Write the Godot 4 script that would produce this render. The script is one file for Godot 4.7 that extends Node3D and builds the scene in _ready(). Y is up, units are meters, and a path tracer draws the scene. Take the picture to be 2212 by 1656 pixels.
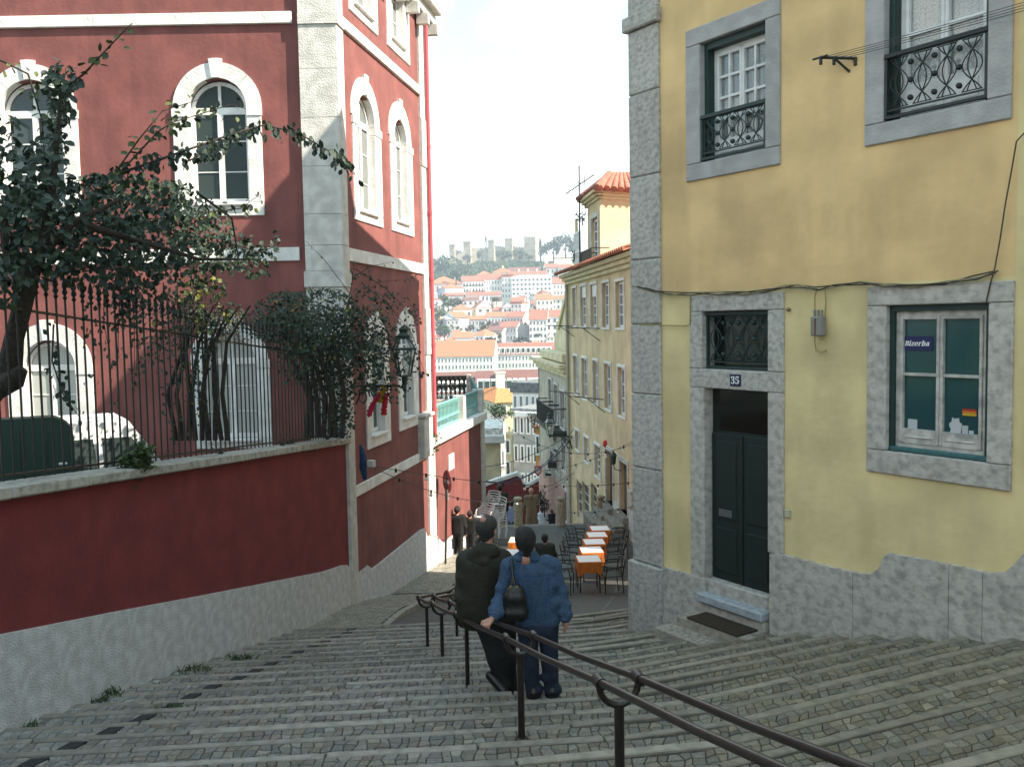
extends Node3D

const FD := 2000.0
const UP := Vector3.UP
var CB: Basis
var CBI: Basis
var M := {}
var T := {}
var ORG := {}
var used := {}
var rng := RandomNumberGenerator.new()

# ---------------------------------------------------------------- mesh collector
class MB:
	var v := PackedVector3Array()
	var n := PackedVector3Array()
	var c := PackedColorArray()
	var col := Color.WHITE
	func tri(a: Vector3, b: Vector3, d: Vector3) -> void:
		var nn := (b - a).cross(d - a).normalized()
		tri_n(a, b, d, nn, nn, nn)
	func tri_n(a: Vector3, b: Vector3, d: Vector3, na: Vector3, nb: Vector3, nd: Vector3) -> void:
		v.append(a); v.append(d); v.append(b)
		n.append(na); n.append(nd); n.append(nb)
		c.append(col); c.append(col); c.append(col)
	func quad(a: Vector3, b: Vector3, d: Vector3, e: Vector3) -> void:
		tri(a, b, d); tri(a, d, e)
	func box(o: Vector3, s: Vector3, b := Basis(), bv := 0.0) -> void:
		var h := s * 0.5
		if bv <= 0.0:
			for ax in 3:
				for sg in [-1.0, 1.0]:
					var a := Vector3(); a[ax] = sg * h[ax]
					var e1 := Vector3(); e1[(ax + 1) % 3] = h[(ax + 1) % 3]
					var e2 := Vector3(); e2[(ax + 2) % 3] = h[(ax + 2) % 3]
					if sg < 0: e1 = -e1
					quad(o + b * (a - e1 - e2), o + b * (a + e1 - e2), o + b * (a + e1 + e2), o + b * (a - e1 + e2))
			return
		bv = minf(bv, minf(h.x, minf(h.y, h.z)) * 0.9)
		var g := h - Vector3.ONE * bv
		for ax in 3:
			var u := (ax + 1) % 3
			var w := (ax + 2) % 3
			for sg in [-1.0, 1.0]:
				var q := []
				for k in [[-1, -1], [1, -1], [1, 1], [-1, 1]]:
					var p := Vector3(); p[ax] = sg * h[ax]; p[u] = k[0] * g[u] * sg; p[w] = k[1] * g[w]
					q.append(o + b * p)
				quad(q[0], q[1], q[2], q[3])
			for su in [-1.0, 1.0]:
				for sw in [-1.0, 1.0]:
					var p1 := Vector3(); p1[u] = su * h[u]; p1[w] = sw * g[w]
					var p2 := Vector3(); p2[u] = su * g[u]; p2[w] = sw * h[w]
					var d := Vector3(); d[ax] = g[ax]
					if su * sw > 0: quad(o + b * (p1 - d), o + b * (p2 - d), o + b * (p2 + d), o + b * (p1 + d))
					else: quad(o + b * (p2 - d), o + b * (p1 - d), o + b * (p1 + d), o + b * (p2 + d))
		for sx in [-1.0, 1.0]:
			for sy in [-1.0, 1.0]:
				for sz in [-1.0, 1.0]:
					var A := o + b * Vector3(sx * h.x, sy * g.y, sz * g.z)
					var B := o + b * Vector3(sx * g.x, sy * h.y, sz * g.z)
					var C := o + b * Vector3(sx * g.x, sy * g.y, sz * h.z)
					if sx * sy * sz > 0: tri(A, B, C)
					else: tri(A, C, B)
	# sweep a circle of radius r (number or array) along a path
	func tube(path: Array, r, sides := 8, caps := true) -> void:
		var m := path.size()
		var rings := []
		var prev := Vector3.ZERO
		for i in m:
			var t: Vector3 = (path[mini(i + 1, m - 1)] - path[maxi(i - 1, 0)]).normalized()
			var ref: Vector3 = prev
			if i == 0: ref = Vector3.UP if absf(t.y) < 0.9 else Vector3.RIGHT
			var a: Vector3 = (ref - t * ref.dot(t)).normalized()
			prev = a
			var b: Vector3 = t.cross(a)
			var rr: float = r[i] if r is Array else r
			var ring := []
			for k in sides:
				var w := TAU * k / sides
				var nn: Vector3 = a * cos(w) + b * sin(w)
				ring.append([path[i] + nn * rr, nn])
			rings.append(ring)
		for i in m - 1:
			for k in sides:
				var k2 := (k + 1) % sides
				var p = rings[i][k]; var q = rings[i][k2]; var s = rings[i + 1][k2]; var u = rings[i + 1][k]
				tri_n(p[0], q[0], s[0], p[1], q[1], s[1])
				tri_n(p[0], s[0], u[0], p[1], s[1], u[1])
		if caps:
			for k in range(1, sides - 1):
				tri(rings[0][0][0], rings[0][k + 1][0], rings[0][k][0])
				tri(rings[m - 1][0][0], rings[m - 1][k][0], rings[m - 1][k + 1][0])
	# profile: [radius, height] pairs turned about the axis through o
	func lathe(o: Vector3, prof: Array, sides := 16, b := Basis(), smooth := true) -> void:
		var m := prof.size()
		for i in m - 1:
			var dr: float = prof[i + 1][0] - prof[i][0]
			var dy: float = prof[i + 1][1] - prof[i][1]
			var nl := Vector2(dy, -dr).normalized()
			for k in sides:
				var w0 := TAU * k / sides
				var w1 := TAU * (k + 1) / sides
				var d0 := Vector3(cos(w0), 0, -sin(w0))
				var d1 := Vector3(cos(w1), 0, -sin(w1))
				var p: Vector3 = o + b * (d0 * prof[i][0] + Vector3(0, prof[i][1], 0))
				var q: Vector3 = o + b * (d1 * prof[i][0] + Vector3(0, prof[i][1], 0))
				var s: Vector3 = o + b * (d1 * prof[i + 1][0] + Vector3(0, prof[i + 1][1], 0))
				var u: Vector3 = o + b * (d0 * prof[i + 1][0] + Vector3(0, prof[i + 1][1], 0))
				var n0 := b * (d0 * nl.x + Vector3(0, nl.y, 0))
				var n1 := b * (d1 * nl.x + Vector3(0, nl.y, 0))
				if not smooth:
					n0 = (n0 + n1).normalized(); n1 = n0
				if prof[i][0] > 1e-5: tri_n(p, q, s, n0, n1, n1)
				if prof[i + 1][0] > 1e-5: tri_n(p, s, u, n0, n1, n0)
	# flat polygon (Vector2 list, counter-clockwise) given thickness: o + x*bx + y*by, thickness along bz
	func slab(poly: PackedVector2Array, o: Vector3, bx: Vector3, by: Vector3, bz: Vector3, t: float) -> void:
		var idx := Geometry2D.triangulate_polygon(poly)
		var nn := bz * t
		var sgn := 1.0 if bx.cross(by).dot(bz) > 0 else -1.0
		for i in range(0, idx.size(), 3):
			var a := o + bx * poly[idx[i]].x + by * poly[idx[i]].y
			var b := o + bx * poly[idx[i + 1]].x + by * poly[idx[i + 1]].y
			var d := o + bx * poly[idx[i + 2]].x + by * poly[idx[i + 2]].y
			var up := (b - a).cross(d - a).dot(bz) > 0
			if up:
				tri(a + nn, b + nn, d + nn); tri(a, d, b)
			else:
				tri(a + nn, d + nn, b + nn); tri(a, b, d)
		var area := 0.0
		var m := poly.size()
		for i in m: area += poly[i].cross(poly[(i + 1) % m])
		for i in m:
			var a := o + bx * poly[i].x + by * poly[i].y
			var b := o + bx * poly[(i + 1) % m].x + by * poly[(i + 1) % m].y
			if area * sgn > 0: quad(a, b, b + nn, a + nn)
			else: quad(b, a, a + nn, b + nn)
	func ball(o: Vector3, s: Vector3, b := Basis(), seg := 12) -> void:
		var pr := []
		var rows := maxi(4, seg / 2)
		for i in rows + 1:
			var w := PI * i / rows
			pr.append([sin(w), -cos(w)])
		var vs := v.size()
		lathe(Vector3.ZERO, pr, seg)
		for i in range(vs, v.size()):
			var q := v[i]
			v[i] = o + b * (q * s)
			n[i] = (b * (q / s)).normalized()
	func mesh(org := Vector3.ZERO) -> ArrayMesh:
		var m := ArrayMesh.new()
		if v.is_empty(): return m
		var a := []
		a.resize(Mesh.ARRAY_MAX)
		var w := v.duplicate()
		if org != Vector3.ZERO:
			for i in w.size(): w[i] -= org
		a[Mesh.ARRAY_VERTEX] = w
		a[Mesh.ARRAY_NORMAL] = n
		a[Mesh.ARRAY_COLOR] = c
		m.add_surface_from_arrays(Mesh.PRIMITIVE_TRIANGLES, a)
		return m

# a vertical plane: origin o, horizontal direction d, outward normal n
class Pl:
	var o: Vector3
	var d: Vector3
	var n: Vector3
	var host
	func _init(host_, o_: Vector3, d_: Vector3, n_: Vector3) -> void:
		host = host_; o = o_; d = d_.normalized(); n = n_.normalized()
	func w(u: float, y: float, off := 0.0) -> Vector3:
		return o + d * u + Vector3.UP * y + n * off
	func pix(x: float, y: float, off := 0.0) -> Vector2:
		var r: Vector3 = host.ray(x, y)
		var q := o + n * off
		var t := q.dot(n) / r.dot(n)
		var p := r * t - o
		return Vector2(p.dot(d), p.y)
	# a rectangle read off the picture: [u0, u1, y0, y1]
	func rect(xl: float, xr: float, yt: float, yb: float, off := 0.0) -> Array:
		var ym := (yt + yb) * 0.5
		var xm := (xl + xr) * 0.5
		var a := pix(xl, ym, off).x
		var b := pix(xr, ym, off).x
		return [minf(a, b), maxf(a, b), pix(xm, yb, off).y, pix(xm, yt, off).y]
	func basis() -> Basis:
		return Basis(d, Vector3.UP, d.cross(Vector3.UP))

func ray(x: float, y: float) -> Vector3:
	return CB * Vector3((x - 1106.0) / FD, -(y - 828.0) / FD, -1.0)

func P(x: float, y: float, Z: float) -> Vector3:
	var r := ray(x, y)
	return r * (Z / -r.z)

func proj(p: Vector3) -> Vector2:
	var q := CBI * p
	return Vector2(1106.0 + FD * q.x / -q.z, 828.0 - FD * q.y / -q.z)

# ---------------------------------------------------------------- nodes
func numbered(called: String) -> String:
	if not used.has(called):
		used[called] = 0
		return called
	used[called] += 1
	return "%s_%03d" % [called, used[called]]

func tag(o: Node, label := "", category := "", group := "", kind := "") -> void:
	if label: o.set_meta("label", label)
	if category: o.set_meta("category", category)
	if group: o.set_meta("group", group)
	if kind: o.set_meta("kind", kind)

func thing(called: String, label: String, category: String, at := Vector3.ZERO, group := "", kind := "") -> Node3D:
	var o := Node3D.new()
	o.name = numbered(called)
	add_child(o, true)
	o.position = at
	ORG[o] = at
	tag(o, label, category, group, kind)
	return o

func put(parent: Node, called: String, mesh: Mesh, mat: Material, xf := Transform3D()) -> MeshInstance3D:
	var m := MeshInstance3D.new()
	m.name = numbered(called) if parent == self else called
	m.mesh = mesh
	m.material_override = mat
	m.transform = xf
	parent.add_child(m, true)
	return m

# a part whose shape was laid out in world coordinates
func part(parent: Node, called: String, mb: MB, mat: Material) -> MeshInstance3D:
	var org: Vector3 = ORG.get(parent, Vector3.ZERO)
	var m := put(parent, called, mb.mesh(org), mat)
	ORG[m] = org
	return m

# a single-mesh thing
func solo(called: String, mb: MB, mat: Material, label: String, category: String, group := "", kind := "") -> MeshInstance3D:
	var m := put(self, called, mb.mesh(), mat)
	ORG[m] = Vector3.ZERO
	tag(m, label, category, group, kind)
	return m

func dup(root: Node3D, xf: Transform3D, label: String) -> Node3D:
	var base := str(root.name).rstrip("0123456789").rstrip("_")
	var r: Node3D = root.duplicate()
	r.name = numbered(base)
	add_child(r, true)
	r.transform = xf
	r.set_meta("label", label)
	return r

# ---------------------------------------------------------------- materials
func noise_tex(key: String, freq: float, lo: float, hi: float, oct := 4, size := 512, type := FastNoiseLite.TYPE_SIMPLEX_SMOOTH, seed_ := 1, p0 := 0.25, p1 := 0.75) -> void:
	var f := FastNoiseLite.new()
	f.noise_type = type
	f.frequency = freq
	f.fractal_octaves = oct
	f.seed = seed_
	var t := NoiseTexture2D.new()
	t.width = size; t.height = size
	t.seamless = true
	t.noise = f
	var g := Gradient.new()
	g.offsets = PackedFloat32Array([p0, p1])
	g.colors = PackedColorArray([Color(lo, lo, lo), Color(hi, hi, hi)])
	t.color_ramp = g
	T[key] = t

func lin(r: float, g: float, b: float) -> Color:
	return Color(r, g, b).linear_to_srgb()

func mat(key: String, col: Color, rough := 0.85, tex := "", sc := 1.0, bump := "", bsc := 0.0, bump_sc := 1.0, stretch := 1.0) -> StandardMaterial3D:
	var m := StandardMaterial3D.new()
	m.resource_name = key
	m.albedo_color = lin(col.r, col.g, col.b)
	m.roughness = rough
	m.vertex_color_use_as_albedo = true
	if tex or bump:
		m.uv1_triplanar = true
		m.uv1_world_triplanar = true
		m.uv1_scale = Vector3(sc, sc * stretch, sc)
	if tex:
		m.albedo_texture = T[tex]
	if bump:
		m.heightmap_enabled = true
		m.heightmap_texture = T[bump]
		m.heightmap_scale = bsc
	M[key] = m
	return m

# rain streaks and grime that run down a plastered face
func weathered(m: StandardMaterial3D, across := 0.5, down := 0.05, tex := "streak") -> void:
	m.detail_enabled = true
	m.detail_blend_mode = BaseMaterial3D.BLEND_MODE_MUL
	m.detail_albedo = T[tex]
	m.detail_uv_layer = BaseMaterial3D.DETAIL_UV_2
	m.uv2_triplanar = true
	m.uv2_world_triplanar = true
	m.uv2_scale = Vector3(across, down, across)

func setup() -> void:
	rng.seed = 7
	CB = Basis(Vector3.RIGHT, -atan(132.0 / FD)) * Basis(Vector3.BACK, -0.018)
	CBI = CB.inverse()
	var cam := Camera3D.new()
	cam.name = "camera"
	cam.fov = rad_to_deg(2.0 * atan(828.0 / FD))
	cam.near = 0.05
	cam.far = 4000.0
	cam.basis = CB
	add_child(cam)
	cam.current = true
	var env := Environment.new()
	env.background_mode = Environment.BG_SKY
	env.tonemap_mode = Environment.TONE_MAPPER_LINEAR
	env.tonemap_exposure = 2.55
	env.sdfgi_enabled = true
	env.ssao_enabled = true
	env.ssil_enabled = true
	env.fog_enabled = true
	env.fog_density = 0.0004
	env.fog_light_color = Color(0.88, 0.94, 1.0)
	var sky := Sky.new()
	var pm := PanoramaSkyMaterial.new()
	pm.panorama = sky_picture()
	sky.sky_material = pm
	env.sky = sky
	var we := WorldEnvironment.new()
	we.name = "world"
	we.environment = env
	add_child(we)
	var sun := DirectionalLight3D.new()
	sun.name = "sun"
	sun.light_energy = 1.6
	sun.light_color = Color(1.0, 0.95, 0.87)
	sun.light_angular_distance = 0.5
	sun.shadow_enabled = true
	add_child(sun)
	sun.look_at_from_position(Vector3.ZERO, -SUN)

const SUN := Vector3(0.721, 0.638, 0.268)

func sky_picture() -> ImageTexture:
	var W := 640
	var H := 320
	var im := Image.create(W, H, false, Image.FORMAT_RGBF)
	var f := FastNoiseLite.new()
	f.seed = 3; f.frequency = 1.6; f.fractal_octaves = 5
	var g := FastNoiseLite.new()
	g.seed = 11; g.frequency = 4.0; g.fractal_octaves = 4
	for j in H:
		var el := (0.5 - (j + 0.5) / H) * PI
		for i in W:
			var az := ((i + 0.5) / W) * TAU
			var d := Vector3(cos(el) * sin(az), sin(el), -cos(el) * cos(az))
			var c: Color
			if el < 0.0:
				c = Color(0.32, 0.31, 0.29)
			else:
				var h := exp(-el * 5.5)
				c = Color(0.23, 0.42, 0.53).lerp(Color(0.92, 0.95, 0.96), clampf(h, 0, 1))
				var q := d / maxf(d.y + 0.16, 0.1)
				var k := f.get_noise_2d(q.x, q.z) + 0.45 * g.get_noise_2d(q.x, q.z)
				var cl := smoothstep(-0.02, 0.55, k)
				c = c.lerp(Color(1.16, 1.09, 0.99), cl * 0.92)
			im.set_pixel(i, j, c)
	return ImageTexture.create_from_image(im)

func materials() -> void:
	noise_tex("grain", 0.09, 0.8, 1.0, 3, 512, FastNoiseLite.TYPE_VALUE, 2, 0.2, 0.8)
	noise_tex("blotch", 0.012, 0.87, 1.0, 6, 512, FastNoiseLite.TYPE_SIMPLEX_SMOOTH, 5, 0.25, 0.62)
	noise_tex("soft", 0.006, 0.88, 1.0, 5, 512, FastNoiseLite.TYPE_SIMPLEX_SMOOTH, 8, 0.2, 0.8)
	noise_tex("stain", 0.018, 0.80, 1.0, 7, 512, FastNoiseLite.TYPE_SIMPLEX_SMOOTH, 14, 0.22, 0.6)
	noise_tex("streak", 0.011, 0.925, 1.0, 6, 512, FastNoiseLite.TYPE_SIMPLEX_SMOOTH, 51, 0.2, 0.55)
	noise_tex("dirt", 0.02, 0.76, 1.0, 6, 512, FastNoiseLite.TYPE_PERLIN, 21, 0.3, 0.65)
	noise_tex("rough", 0.05, 0.0, 1.0, 5, 512, FastNoiseLite.TYPE_SIMPLEX_SMOOTH, 9, 0.1, 0.9)
	noise_tex("denim", 0.25, 0.6, 1.0, 2, 256, FastNoiseLite.TYPE_VALUE, 33, 0.2, 0.8)
	mat("red_plaster", Color(0.225, 0.075, 0.068), 0.9, "soft", 0.35, "rough", 0.25)
	weathered(M.red_plaster, 0.35, 0.05)
	mat("red_wall", Color(0.195, 0.028, 0.03), 0.9, "soft", 0.5, "rough", 0.3)
	mat("white_plaster", Color(0.62, 0.635, 0.66), 0.9, "soft", 1.6, "rough", 0.7)
	mat("white_stone", Color(0.76, 0.755, 0.735), 0.8, "soft", 0.6, "rough", 0.4)
	mat("lime_stone", Color(0.60, 0.59, 0.56), 0.85, "soft", 0.9, "rough", 0.6)
	mat("coping", Color(0.42, 0.41, 0.37), 0.85, "stain", 0.6, "rough", 0.7)
	mat("white_paint", Color(0.78, 0.78, 0.77), 0.5, "soft", 0.8)
	mat("old_paint", Color(0.52, 0.50, 0.46), 0.6, "dirt", 0.9)
	mat("glass_dark", Color(0.035, 0.05, 0.05), 0.06)
	mat("glass_teal", Color(0.02, 0.065, 0.07), 0.1)
	mat("glass_grey", Color(0.16, 0.18, 0.18), 0.1)
	mat("blind", Color(0.38, 0.40, 0.38), 0.25)
	mat("ochre", Color(0.80, 0.555, 0.27), 0.92, "soft", 0.3, "rough", 0.25)
	weathered(M.ochre, 0.3, 0.06)
	mat("pale_yellow", Color(0.76, 0.62, 0.32), 0.92, "soft", 0.3, "rough", 0.3)
	weathered(M.pale_yellow, 0.3, 0.08)
	mat("grey_stone", Color(0.42, 0.405, 0.395), 0.85, "soft", 1.1, "rough", 0.4)
	mat("stained_stone", Color(0.50, 0.465, 0.42), 0.88, "stain", 0.9, "rough", 0.35)
	weathered(M.stained_stone, 0.8, 0.35)
	mat("pillar_stone", Color(0.50, 0.475, 0.435), 0.88, "stain", 1.3, "rough", 0.35)
	weathered(M.pillar_stone, 0.9, 0.3)
	mat("green_paint", Color(0.010, 0.036, 0.031), 0.5, "soft", 1.0)
	mat("door_green", Color(0.004, 0.014, 0.011), 0.65, "soft", 1.0)
	mat("iron", Color(0.012, 0.014, 0.013), 0.5)
	mat("iron_green", Color(0.01, 0.03, 0.026), 0.5)
	mat("rail_iron", Color(0.022, 0.016, 0.014), 0.36, "dirt", 2.0)
	mat("rust_steel", Color(0.05, 0.025, 0.018), 0.5)
	mat("cobble", Color(1, 1, 1), 0.8, "grain", 2.2, "rough", 0.4)
	mat("joint", Color(0.062, 0.058, 0.05), 0.95, "dirt", 1.2, "rough", 1.0)
	mat("step_stone", Color(1, 1, 1), 0.75, "blotch", 0.9, "rough", 0.25)
	mat("basalt", Color(0.022, 0.022, 0.026), 0.7, "grain", 2.0)
	mat("asphalt", Color(0.062, 0.06, 0.056), 0.7, "stain", 0.35, "grain", 0.6)
	mat("pale_paving", Color(0.26, 0.245, 0.21), 0.85, "dirt", 0.8, "rough", 1.0)
	mat("earth", Color(0.12, 0.10, 0.07), 0.95, "dirt", 0.5)
	mat("plain", Color(1, 1, 1), 0.75)
	mat("plain_soft", Color(1, 1, 1), 0.85, "soft", 0.6)
	mat("roof_tile", Color(1, 1, 1), 0.85, "dirt", 0.4)
	mat("cloth_orange", Color(0.62, 0.17, 0.02), 0.9, "soft", 2.0)
	mat("cloth_white", Color(0.8, 0.79, 0.8), 0.9)
	mat("denim", Color(0.048, 0.098, 0.185), 0.9, "denim", 2.2, "blotch", 0.9)
	mat("jeans", Color(0.012, 0.022, 0.05), 0.9, "denim", 2.2, "blotch", 0.8)
	mat("coat", Color(0.030, 0.027, 0.016), 0.85, "denim", 1.8, "blotch", 1.0)
	mat("dark_cloth", Color(0.012, 0.012, 0.012), 0.9, "denim", 2.0, "blotch", 1.6)
	mat("skin", Color(0.42, 0.21, 0.15), 0.6)
	mat("hair", Color(0.014, 0.011, 0.010), 0.6, "grain", 5.0, "rough", 1.2, 1.0, 0.25)
	mat("leather", Color(0.008, 0.007, 0.007), 0.4)
	mat("rubber", Color(0.01, 0.01, 0.01), 0.8)
	mat("bark", Color(0.045, 0.035, 0.026), 0.95, "dirt", 2.0, "rough", 2.0)
	var lf := mat("leaf", Color(1, 1, 1), 0.62)
	lf.backlight_enabled = true
	lf.backlight = Color(0.05, 0.08, 0.015)
	var gl := mat("glass_clear", Color(1, 1, 1), 0.05)
	gl.transparency = BaseMaterial3D.TRANSPARENCY_ALPHA
	gl.albedo_color = Color(0.9, 0.95, 0.95, 0.12)
	gl.vertex_color_use_as_albedo = false
	var bulb := mat("bulb_glass", Color(0.75, 0.72, 0.66), 0.15)
	bulb.vertex_color_use_as_albedo = true

# ---------------------------------------------------------------- ground and stairs
const SR := 0.5
const SN := 30

func spl(x: float) -> float:
	return 0.5 * (x + sqrt(x * x + 0.1))

func skew(x: float) -> float:
	return 0.08 * x + 0.27 * spl(x - 1.2)

func cross_h(x: float) -> float:
	return 0.055 * spl(x - 1.2)

func base_h(u: float) -> float:
	if u < 20.5: return -(1.65 + 0.22 * u)
	if u < 27.0: return -(6.16 + 0.10 * (u - 20.5))
	if u < 32.2: return -(6.81 + 0.06 * (u - 27.0))
	return -(7.12 + 0.30 * (u - 32.2))

# height of the ground at x to the right and z metres ahead
func gh(x: float, z: float) -> float:
	var w := 1.0 - smoothstep(15.0, 19.0, z)
	return base_h(z - skew(x) * w) + cross_h(x) * w

func step_h(x: float, z: float) -> float:
	var u := z - skew(x)
	var i := floorf(u / SR)
	if i < 0.0: return -1.65 + cross_h(x)
	if i >= SN: return gh(x, z)
	return -(1.65 + 0.22 * (i + 0.5) * SR) + cross_h(x)

func wall_x(z: float) -> float:
	return -5.18 + 0.1055 * z

func right_x(z: float) -> float:
	if z < 12.74: return 1.695 + 0.6475 * (12.74 - z)
	return 1.695 + 0.15 * (z - 12.74)

func G(x: float, z: float) -> Vector3:
	return Vector3(x, gh(x, z), -z)

func terrain(x: float, z: float) -> float:
	var pts := [[-300.0, -1.0], [0.0, -2.6], [15.0, -6.0], [32.0, -9.2], [60.0, -20.0], [110.0, -27.0], [340.0, -27.0], [430.0, -14.0], [520.0, 1.0], [620.0, 17.0], [760.0, 37.0], [850.0, 53.0], [960.0, 60.0], [1500.0, 20.0], [2500.0, 0.0]]
	var y := -1.0
	for i in pts.size() - 1:
		if z >= pts[i][0] and z <= pts[i + 1][0]:
			y = lerpf(pts[i][1], pts[i + 1][1], (z - pts[i][0]) / (pts[i + 1][0] - pts[i][0]))
	if z > 400.0:
		y -= smoothstep(60.0, 900.0, absf(x)) * 30.0 * smoothstep(400.0, 900.0, z)
	return y

# irregular set stones over a (x, v) patch; f maps (x, v) to a point; pick decides what becomes a part
func cobbles(x0: float, x1: float, rows: int, rowh: float, v0: float, cw: float, f: Callable, colour: Callable, out: MB, picks: Array, pick: Callable) -> void:
	var nx := int((x1 - x0) / cw)
	if nx < 2: return
	var xs := []
	var vs := []
	for j in rows + 1:
		var a := []
		var b := []
		for k in nx + 1:
			a.append(x0 + (k + (0.5 if j % 2 else 0.0) * 0.0 + rng.randf_range(-0.32, 0.32)) * cw)
			b.append(v0 + (j + (rng.randf_range(-0.28, 0.28) if j > 0 and j < rows else 0.0)) * rowh)
		xs.append(a); vs.append(b)
	for j in rows:
		for k in nx:
			var ks: int = k
			var c := [Vector2(xs[j][ks], vs[j][ks]), Vector2(xs[j][ks + 1], vs[j][ks + 1]), Vector2(xs[j + 1][ks + 1], vs[j + 1][ks + 1]), Vector2(xs[j + 1][ks], vs[j + 1][ks])]
			var m: Vector2 = (c[0] + c[1] + c[2] + c[3]) * 0.25
			var up := rng.randf_range(-0.003, 0.004)
			var lo := []
			var hi := []
			for q in c:
				var g: Vector2 = m + (q - m) * 0.95
				var g2: Vector2 = m + (q - m) * 0.84
				lo.append(f.call(g.x, g.y) + Vector3(0, -0.012, 0))
				hi.append(f.call(g2.x, g2.y) + Vector3(0, up, 0))
			var mbx := out
			var centre: Vector3 = (hi[0] + hi[2]) * 0.5
			var own: bool = pick.call(centre, m)
			if own: mbx = MB.new()
			mbx.col = colour.call(m.x)
			mbx.quad(hi[0], hi[1], hi[2], hi[3])
			for e in 4:
				var e2 := (e + 1) % 4
				mbx.quad(lo[e], lo[e2], hi[e2], hi[e])
			if own: picks.append([-centre.z, mbx])

func cob_colour(x: float) -> Color:
	var t := smoothstep(-1.5, 2.5, x)
	var l := smoothstep(-2.6, -4.6, x)
	var a := Color(0.25, 0.226, 0.20).lerp(Color(0.242, 0.21, 0.155), t).lerp(Color(0.37, 0.37, 0.355), l)
	var k := rng.randf_range(0.62, 1.05)
	if rng.randf() < 0.02: k *= 0.6
	if rng.randf() < 0.04: k *= 1.35
	var h := rng.randf_range(-0.015, 0.015)
	return Color(a.r * k + h, a.g * k, a.b * k - h)

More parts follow.
